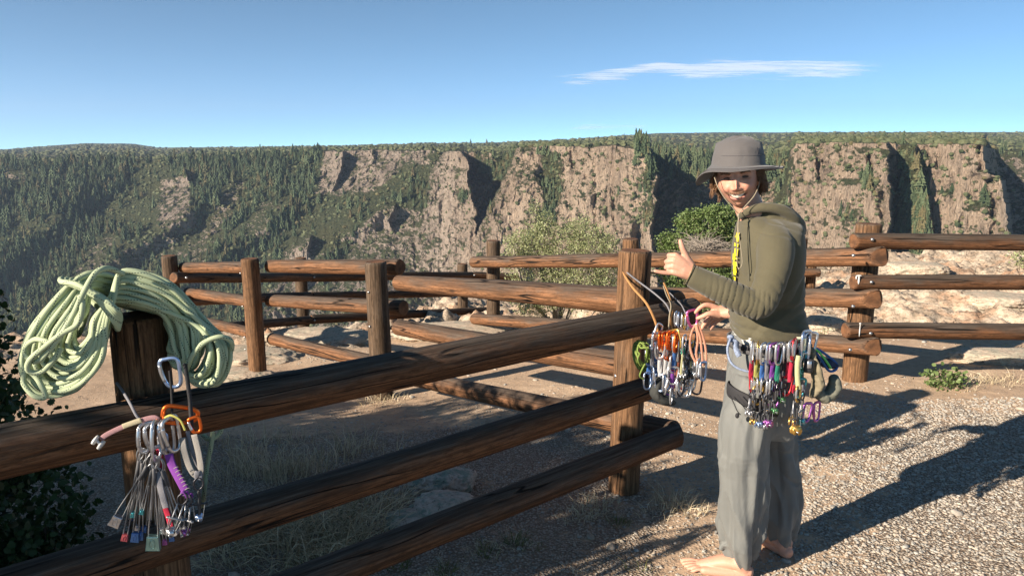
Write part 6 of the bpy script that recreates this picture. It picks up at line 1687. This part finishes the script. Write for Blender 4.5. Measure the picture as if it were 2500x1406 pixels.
for k, (x, m_) in enumerate(((1650, ALU), (1657, ALUB), (1664, ALU), (1671, GOLD), (1676, ALUB))):
    one_cara('small %s carabiner in the clutch under the man\'s far hand' % ('silver blue steel gold sapphire'.split()[k]), at(x, 762+2*k, 3.42), m_, .066, .034, 60+12*k, 2*k-3, 0, .0038)
for k, (lb, x, y, a_, b_, c_, rz, tx, L_) in enumerate((('quickdraw with grey stitched sling hanging behind the white ones', 1618, 840, ALU, ALU, W_GREY, 15, 0, .10), ('quickdraw with orange top carabiner and peach sling', 1634, 826, ORG_M, ALUB, W_PEACH, 45, 5, .10),
    ('quickdraw with blue sling and two blue carabiners low in the bunch', 1606, 862, ALUB, ALUB, W_BLUE, 30, 4, .05), ('quickdraw with cream sling at the right of the bunch', 1692, 812, DARKM, ALU, W_CREAM, 45, 3, .10), ('quickdraw with red and black parts low right of the bunch', 1678, 862, REDM, ALU, W_BLACK, 35, 3, .06),
    ('quickdraw with rust sling lowest right of the bunch', 1700, 862, ALU, DARKM, W_RUST, 20, -3, .05), ('quickdraw with grey sling in the depth of the bunch', 1656, 850, DARKM, ALU, W_GREY, 75, 1, .07), ('quickdraw with white sling and violet carabiner in the bunch', 1632, 858, ALU, PURP, W_WHITE, 25, -2, .06))):
    quickdraw(lb, at(x, y, 3.47+.012*(k % 3)), a_, b_, c_, L_, .082, rz, tx, None, 0, 20*((k*5) % 5-2), .016)
for k, (lb, x, y, a_, b_, c_, rz, tx, L_) in enumerate((('quickdraw with white sling and blue top carabiner below the lime cord', 1598, 838, ALUB, ALU, W_WHITE, 30, -4, .06), ('quickdraw with orange carabiners at both ends', 1644, 838, ORG_M, ORG_M, W_GREY, 50, -3, .06), ('quickdraw with blue sling and steel carabiners far back in the bunch', 1672, 836, DARKM, ALUB, W_BLUE, 20, 2, .10),
    ('quickdraw with peach sling near the middle bottom', 1652, 866, ALU, ALUB, W_PEACH, 65, 3, .05), ('quickdraw with grey sling beside the peach sling loops', 1690, 836, ALUB, ALU, W_GREY, 50, -2, .09), ('quickdraw with red sling half hidden in the bunch', 1662, 842, ALU, REDM, W_RED, 40, 0, .07),
    ('quickdraw with yellow sling half hidden in the bunch', 1682, 832, GOLD, ALU, W_YEL, 30, 1, .08), ('quickdraw with white sling lowest left of the bunch', 1618, 866, ALU, ALUB, W_WHITE, 55, 0, .05))):
    quickdraw(lb, at(x, y, 3.49+.012*(k % 3)), a_, b_, c_, L_, .080, rz, tx, None, 0, 20*((k*5) % 5-2), .016)
one_cara('pink carabiner pinched in the man\'s far hand', at(1688, 758, 3.29), PINK, .075, .050, 15, -12, 0, .0052, gate=PINK)
one_strap('sling', 'peach sling loop hanging left from the pink carabiner', 'sling', Pm([(1697, 795, 3.29), (1688, 815, 3.29), (1685, 845, 3.30), (1692, 872, 3.30), (1704, 888, 3.30), (1700, 862, 3.295), (1704, 830, 3.29), (1700, 800, 3.29)]), .011, W_PEACH, .002, (.2, -1, 0), 60, True)
one_strap('sling', 'peach sling loop hanging right from the pink carabiner', 'sling', Pm([(1703, 792, 3.28), (1713, 812, 3.28), (1722, 845, 3.28), (1724, 878, 3.28), (1717, 890, 3.28), (1714, 862, 3.275), (1710, 825, 3.275), (1702, 800, 3.275)]), .011, W_PEACH, .002, (.2, -1, 0), 60, True)
one_cara('blue and silver carabiner at the foot of the right peach sling', at(1717, 884, 3.27), ALUB, .085, .036, 30, -4, 0, .0050)
one_cara('silver carabiner at the foot of the left peach sling', at(1706, 878, 3.29), ALU, .08, .04, 60, 5, 0, .0045)
def cord_bundle():
    rg = np.random.default_rng(6); mb = MB()
    for k in range(9):
        pts = []
        for a in np.linspace(0, 2*math.pi, 9, endpoint=False):
            pts.append(at(1567+(22-1.0*k)*math.cos(a)+rg.normal()*3, 866+(34-2*k)*math.sin(a)+rg.normal()*4+6*math.cos(a), 3.52-.012*k+.02*math.sin(a*2)))
        tube(mb, smoothpath(pts, 50, True), .0042, 7, closed=True)
    tube(mb, smoothpath(Pm([(1575, 888, 3.42), (1566, 905, 3.42), (1562, 918, 3.43), (1572, 925, 3.44)]), 16), .0042, 7)
    tag(mb.build('cord_bundle', plain('lime_and_black_cord', (.17, .24, .05), .8, 0, .7, 120, .5)), 'bundle of lime green and black cord beside the post', 'cord')
cord_bundle()
def pouch(name, label, cat, pts, rad, m, flat=(1, .6), seed=1, amp=.012, voxel=.006, parent=None):
    mb = MB(); rnd(mb, pts, rad, 16, flat=flat, up=(0, 0, 1) if False else (0, -1, 0)); V, Fs, N = fuse(mb, voxel, 3)
    V = V+N*(amp*fbm(V*22+seed, 3, seed))[:, None]+N*(amp*.35*ridged(V*40, 2, seed))[:, None]
    mb = MB(); mb.add(V, Fs, V); o = mb.build(name, m, parent)
    return tag(o, label, cat) if parent is None else o
pouch('chalk_bag', 'black cloth pouch hanging lowest in the bunch by the post', 'pouch', Pm([(1606, 935, 3.47), (1600, 960, 3.47), (1618, 975, 3.47), (1640, 982, 3.47)]), [.034, .046, .042, .02], plain('black_cordura', (.03, .032, .03), .85, 0, .4, 60, .5), amp=.006)

# ---------------------------------------------------------------- gear on the man's harness
HYc = 2.775
CAMS = [('cam with red sling and silver carabiner, leftmost on the harness', 1838, W_RED, ALU, ALU, .020, 834, .072, .062, REDM), ('cam with yellow sling and gold carabiner on the harness', 1851, W_YEL, GOLD, GOLD, .019, 836, .075, .090, ALU), ('cam with blue sling on the harness', 1865, W_BLUE, ALU, ALUB, .021, 838, .072, .098, ALU),
        ('cam with grey sling on the harness', 1878, W_GREY, ALUB, ALU, .018, 838, .078, .098, ALU), ('cam with purple sling and purple carabiner on the harness', 1891, W_PURP, PURP, PURP, .022, 838, .070, .094, ALU), ('cam with green sling on the harness', 1904, W_GREEN, ALU, GREENM, .018, 838, .080, .080, None)]
for k, (lb, x, sl_, tp, lo, sz, y, L_, st, lw) in enumerate(CAMS):
    cam_unit(lb, at(x, y, HYc+.006*(k % 2)-.002*k), sl_, tp, lo, sz, L_, st, 62-8*k+15*(k % 2), -1+k*.6, None, 0, True, k == 0, low=lw)
for k, (lb, x, y, m_, rz, hh) in enumerate((('silver carabiner with a red gate at the front of the rear loop', 1934, 832, ALU, 40, .078), ('red carabiner on the rear gear loop', 1941, 828, REDM, 55, .08), ('white and yellow carabiner on the rear gear loop', 1953, 826, plain('cream_enamel', (.75, .72, .5), .3), 15, .095),
                                    ('blue silver carabiner high on the rear gear loop', 1962, 812, ALUB, 60, .09), ('silver carabiner above the glove on the rear gear loop', 1970, 808, ALU, 30, .088), ('rearmost silver carabiner with pink band on the harness', 1982, 812, ALU, 10, .092), ('slate blue carabiner behind the others on the harness', 1976, 822, ALUB, 75, .09), ('teal carabiner low on the rear gear loop', 1962, 858, TEALM, 45, .085))):
    one_cara(lb, at(x, y, 2.775+.0025*(x-1934)*.4+.004*(k % 3)), m_, hh, .05, rz, 3*(k % 3)-3, 0, .0048)
one_strap('sling', 'crimson sling hanging from the rear gear loop', 'sling', Pm([(1934, 868, 2.785), (1932, 890, 2.785), (1929, 912, 2.785), (1928, 932, 2.785)]), .017, W_RED, .005)
one_strap('sling', 'broad pale yellow sling over the big cam at the hip', 'sling', Pm([(1950, 868, 2.77), (1947, 890, 2.765), (1947, 920, 2.765), (1950, 950, 2.765)]), .020, W_CREAM, .006)
cam_unit('large cam with gold lobes hanging from the pale yellow sling', at(1950, 944, 2.765), W_CREAM, ALU, GOLD, .029, .008, .088, 20, 0, None, 0, False, False, low=GOLD)
cam_unit('medium cam with gold lobes behind the large gold one', at(1940, 940, 2.795), W_RED, ALU, GOLD, .024, .030, .085, 70, 0, None, 0, False, True)
cam_unit('cam with teal lobes at the rear of the gold ones', at(1962, 940, 2.80), W_GREY, ALU, TEALM, .020, .030, .085, 40, 2, None, 0, False, True)
cam_unit('small black stemmed cam between the green and crimson slings', at(1914, 880, 2.79), W_BLACK, ALU, GREENM, .018, .04, .085, 35, 1, None, 0, False)
for k, (lb, x, y, a_, b_, c_, rz, tx, L_) in enumerate((('quickdraw with crimson sling on the rear gear loop', 1928, 836, ALU, REDM, W_RED, 60, 0, .07), ('quickdraw with teal sling behind the pale yellow one', 1960, 842, ALUB, TEALM, W_GREEN, 50, 2, .07), ('quickdraw with grey sling just behind the hip cams', 1916, 838, ALU, DARKM, W_GREY, 65, 1, .09),
    ('quickdraw with black sling among the hip cams', 1884, 842, DARKM, ALU, W_BLACK, 70, 0, .12), ('quickdraw with violet sling among the hip cams', 1898, 842, ALU, PURP, W_PURP, 55, 0, .11), ('quickdraw with gold carabiner among the hip cams', 1858, 840, GOLD, GOLD, W_YEL, 65, 0, .10))):
    quickdraw(lb, at(x, y, 2.80+.0012*max(0, x-1930)), a_, b_, c_, L_, .074, rz, tx, None, 0, 20*((k*5) % 5-2), .014)
r_ = thing('belay_device', 'black belay device on the rear gear loop by the glove', 'belay device', at(1975, 880, 2.80))
mb = MB(); box(mb, at(1975, 893, 2.80), (.034, .022, .055), np.array(Matrix.Rotation(R(8), 3, 'Y')), None, .005); mb.build('shell', PLAS, r_)
mb = MB(); box(mb, at(1976, 890, 2.785), (.016, .004, .028), None, None, .001); mb.build('slot', ALU, r_)
one_cara('purple carabiner, front one of the pair under the glove', at(1974, 984, 2.84), PURP, .075, .040, 20, 6, 0, .0048, 'purple carabiners under the glove', PURP)
one_cara('purple carabiner, rear one of the pair under the glove', at(1994, 982, 2.87), PURP, .078, .042, 35, -6, 0, .0048, 'purple carabiners under the glove', PURP)
GLV = plain('tan_leather', (.20, .17, .11), .85, 0, .35, 45, .5); GLD = plain('grey_green_cloth', (.15, .15, .115), .85, 0, .3, 45, .5)
gl = thing('gloves', 'pair of worn tan and grey green gloves hanging behind the hip', 'gloves', at(1990, 870, 2.85))
pouch('glove', '', '', Pm([(1984, 862, 2.83), (1990, 900, 2.83), (1998, 935, 2.83), (1985, 962, 2.83)]), [.018, .026, .040, .022], GLV, (1, .6), 3, .010, .005, gl)
pouch('glove', '', '', Pm([(1996, 955, 2.85), (2015, 968, 2.86), (2034, 950, 2.87), (2036, 925, 2.88)]), [.024, .032, .028, .020], GLD, (1, .7), 5, .012, .005, gl)
pouch('thumb', '', '', Pm([(1992, 880, 2.815), (2000, 905, 2.805), (2006, 928, 2.81)]), [.009, .013, .010], GLV, (1, .8), 7, .004, .004, gl)
one_strap('cord_loop', 'bright green and blue cord loop behind the hip', 'cord', Pm([(1988, 850, 2.86), (2002, 862, 2.87), (2016, 880, 2.88), (2028, 898, 2.89)]), .009, plain('bright_green_cord', (.15, .60, .12), .6, 0, .3, 200), .006)
one_strap('cord_loop', 'navy blue cord loop behind the hip', 'cord', Pm([(1990, 856, 2.88), (2006, 880, 2.89), (2024, 905, 2.90), (2040, 902, 2.92), (2042, 888, 2.95), (2020, 868, 2.93), (1992, 850, 2.90)]), .010, W_BLUE, .006, (0, -1, 0), 50, True)
pouch('small_pouch', 'small dark navy pouch behind the hip above the gloves', 'pouch', Pm([(2000, 880, 2.93), (2022, 888, 2.94), (2040, 893, 2.94)]), [.022, .026, .014], plain('navy_cloth', (.02, .03, .07), .8, 0, .3), (1, .7), 9, .006)
# ================================================================ sky, cloud, sun, camera
def sky():
    w = bpy.data.worlds.new('World'); scn.world = w; w.use_nodes = True
    nt = w.node_tree; bg = nt.nodes['Background']
    s = nt.nodes.new('ShaderNodeTexSky'); s.sky_type = 'NISHITA'; s.sun_disc = False
    s.sun_elevation = SUN_EL; s.sun_rotation = SUN_ROT; s.altitude = 2400; s.air_density = .3; s.dust_density = 0.0; s.ozone_density = 6.0
    mx = nt.nodes.new('ShaderNodeMix'); mx.data_type = 'RGBA'; mx.blend_type = 'MULTIPLY'; mx.inputs[0].default_value = 1
    nt.links.new(s.outputs[0], mx.inputs[6]); mx.inputs[7].default_value = (1.30, 1.23, .80, 1)
    nt.links.new(mx.outputs[2], bg.inputs[0]); bg.inputs[1].default_value = SKY_STR
LDIR = Vector((.83, .56, 0)).normalized()
SUN_EL = R(23.5); SKY_STR = .134
SUN_ROT = math.atan2(-LDIR.x, -LDIR.y)      # Nishita: rotation measured clockwise from +Y
sky()
sl = bpy.data.lights.new('sun', 'SUN'); sl.energy = 4.8; sl.angle = R(.5); sl.color = (1, .86, .70)
so = bpy.data.objects.new('sun', sl); COL.objects.link(so)
d = Vector((LDIR.x*math.cos(SUN_EL), LDIR.y*math.cos(SUN_EL), -math.sin(SUN_EL)))
so.rotation_euler = d.to_track_quat('-Z', 'Y').to_euler(); so.location = (-6, -4, 8)

def cloud(name, label, pts, dens, seed):
    t = NT(name+'_vapour'); p = t.attr('lpos')
    t.m.surface_render_method = 'BLENDED' if hasattr(t.m, 'surface_render_method') else 'DITHERED'
    n = t.noise(t.scale(p, (1.3, 9.0, 1)), 1, 8, .66, .5)
    n2 = t.noise(t.scale(p, (1.0, 2.2, 1)), 1, 3, .5, .3)
    e = t.n('ShaderNodeSeparateXYZ', {0: t.attr('tint')})
    a = t.math('ADD', t.math('ADD', t.math('MULTIPLY', t.math('SUBTRACT', n, .5), 2.3), t.math('MULTIPLY', t.math('SUBTRACT', n2, .5), 1.2)), e.outputs[0])
    a = t.math('MULTIPLY', t.ramp(a, [(.42, 0), (1.15, 1)]), dens)
    tr = t.n('ShaderNodeBsdfTransparent'); d1 = t.n('ShaderNodeBsdfTranslucent', {'Color': (1, 1, 1, 1)}); d2 = t.n('ShaderNodeBsdfDiffuse', {'Color': (1, 1, 1, 1)})
    m1 = t.n('ShaderNodeAddShader', {0: d1.outputs[0], 1: d2.outputs[0]})
    m2 = t.n('ShaderNodeMixShader', {0: a, 1: tr.outputs[0], 2: m1.outputs[0]})
    t.t.links.new(m2.outputs[0], t.out.inputs[0])
    # a thin sheet of ice cloud a few kilometres up, given by its outline on the sky
    n = 60; U = np.linspace(0, 1, n); W = np.linspace(0, 1, 14)
    V = []; A = []; C = []
    for w in W:
        for u in U:
            x = pts[0][0]+(pts[-1][0]-pts[0][0])*u
            top = np.interp(x, [q[0] for q in pts], [q[1] for q in pts]); bot = np.interp(x, [q[0] for q in pts], [q[2] for q in pts])
            y = top+(bot-top)*w
            uu = (x-CX)/F; vv = (y-CY)/F
            fw = CP-vv*SP; dn = SP+vv*CP
            k = 4200/max(-dn, .01)
            V.append((uu*k, fw*k, EYE-dn*k+150*math.sin(w*math.pi))); A.append((u*(pts[-1][0]-pts[0][0])/250+seed, y/60, seed))
            ed = min(u*4, (1-u)*5, w*2.4, (1-w)*2.4, 1); C.append((ed*.95, 0, 0))
    i = np.arange(13)[:, None]; j = np.arange(n-1)[None]
    Q = np.stack([i*n+j, i*n+j+1, (i+1)*n+j+1, (i+1)*n+j], -1).reshape(-1, 4)
    mb = MB(); mb.add(V, Q, A, C)
    o = mb.build(name, t.m); tag(o, label, 'cloud', kind='structure')
    o.visible_shadow = True
def haze():
    mb = MB(); x0, x1, y0, y1, z0, z1 = -6500, 6500, -60, 7200, -640, 420
    V = [(x, y, z) for z in (z0, z1) for x, y in ((x0, y0), (x1, y0), (x1, y1), (x0, y1))]
    mb.add(V, [np.array([[3, 2, 1, 0], [4, 5, 6, 7], [0, 1, 5, 4], [1, 2, 6, 5], [2, 3, 7, 6], [3, 0, 4, 7]])])
    m = bpy.data.materials.new('air'); m.use_nodes = True; nt = m.node_tree; nt.nodes.clear()
    o = nt.nodes.new('ShaderNodeOutputMaterial'); v = nt.nodes.new('ShaderNodeVolumePrincipled')
    v.inputs['Color'].default_value = (.62, .76, 1, 1); v.inputs['Density'].default_value = HAZE; v.inputs['Anisotropy'].default_value = .2
    nt.links.new(v.outputs[0], o.inputs['Volume'])
    tag(mb.build('haze', m, None, False), kind='stuff')
HAZE = .00009
haze()
cloud('wispy_cloud', 'long thin white wisp of cloud above the man', [(1300, 192, 206), (1400, 180, 214), (1520, 158, 208), (1610, 148, 190), (1680, 152, 200), (1750, 138, 206), (1950, 134, 212), (2060, 140, 205), (2120, 150, 190), (2240, 152, 170)], .50, 1.0)
cloud('small_cloud', 'small faint cloud low over the canyon rim', [(1370, 308, 322), (1450, 300, 324), (1560, 301, 322), (1610, 306, 320)], .26, 4.0)

cam = bpy.data.cameras.new('camera'); co = bpy.data.objects.new('camera', cam); COL.objects.link(co)
cam.sensor_fit = 'HORIZONTAL'; cam.sensor_width = 36; cam.lens = 36*F/2500
co.location = (0, 0, EYE); co.rotation_euler = (R(90)-PITCH, 0, 0)
cam.clip_start = .05; cam.clip_end = 200000
scn.camera = co
scn.render.engine = 'CYCLES'
scn.view_settings.view_transform = 'Standard'; scn.view_settings.look = 'None'; scn.view_settings.exposure = 1.16; scn.view_settings.gamma = 1
scn.cycles.use_denoising = True
scn.cycles.volume_bounces = 0; scn.cycles.max_bounces = 6; scn.cycles.diffuse_bounces = 3; scn.cycles.glossy_bounces = 3; scn.cycles.transparent_max_bounces = 12
scn.cycles.sample_clamp_indirect = 8
scn.render.resolution_x = 1024; scn.render.resolution_y = 575
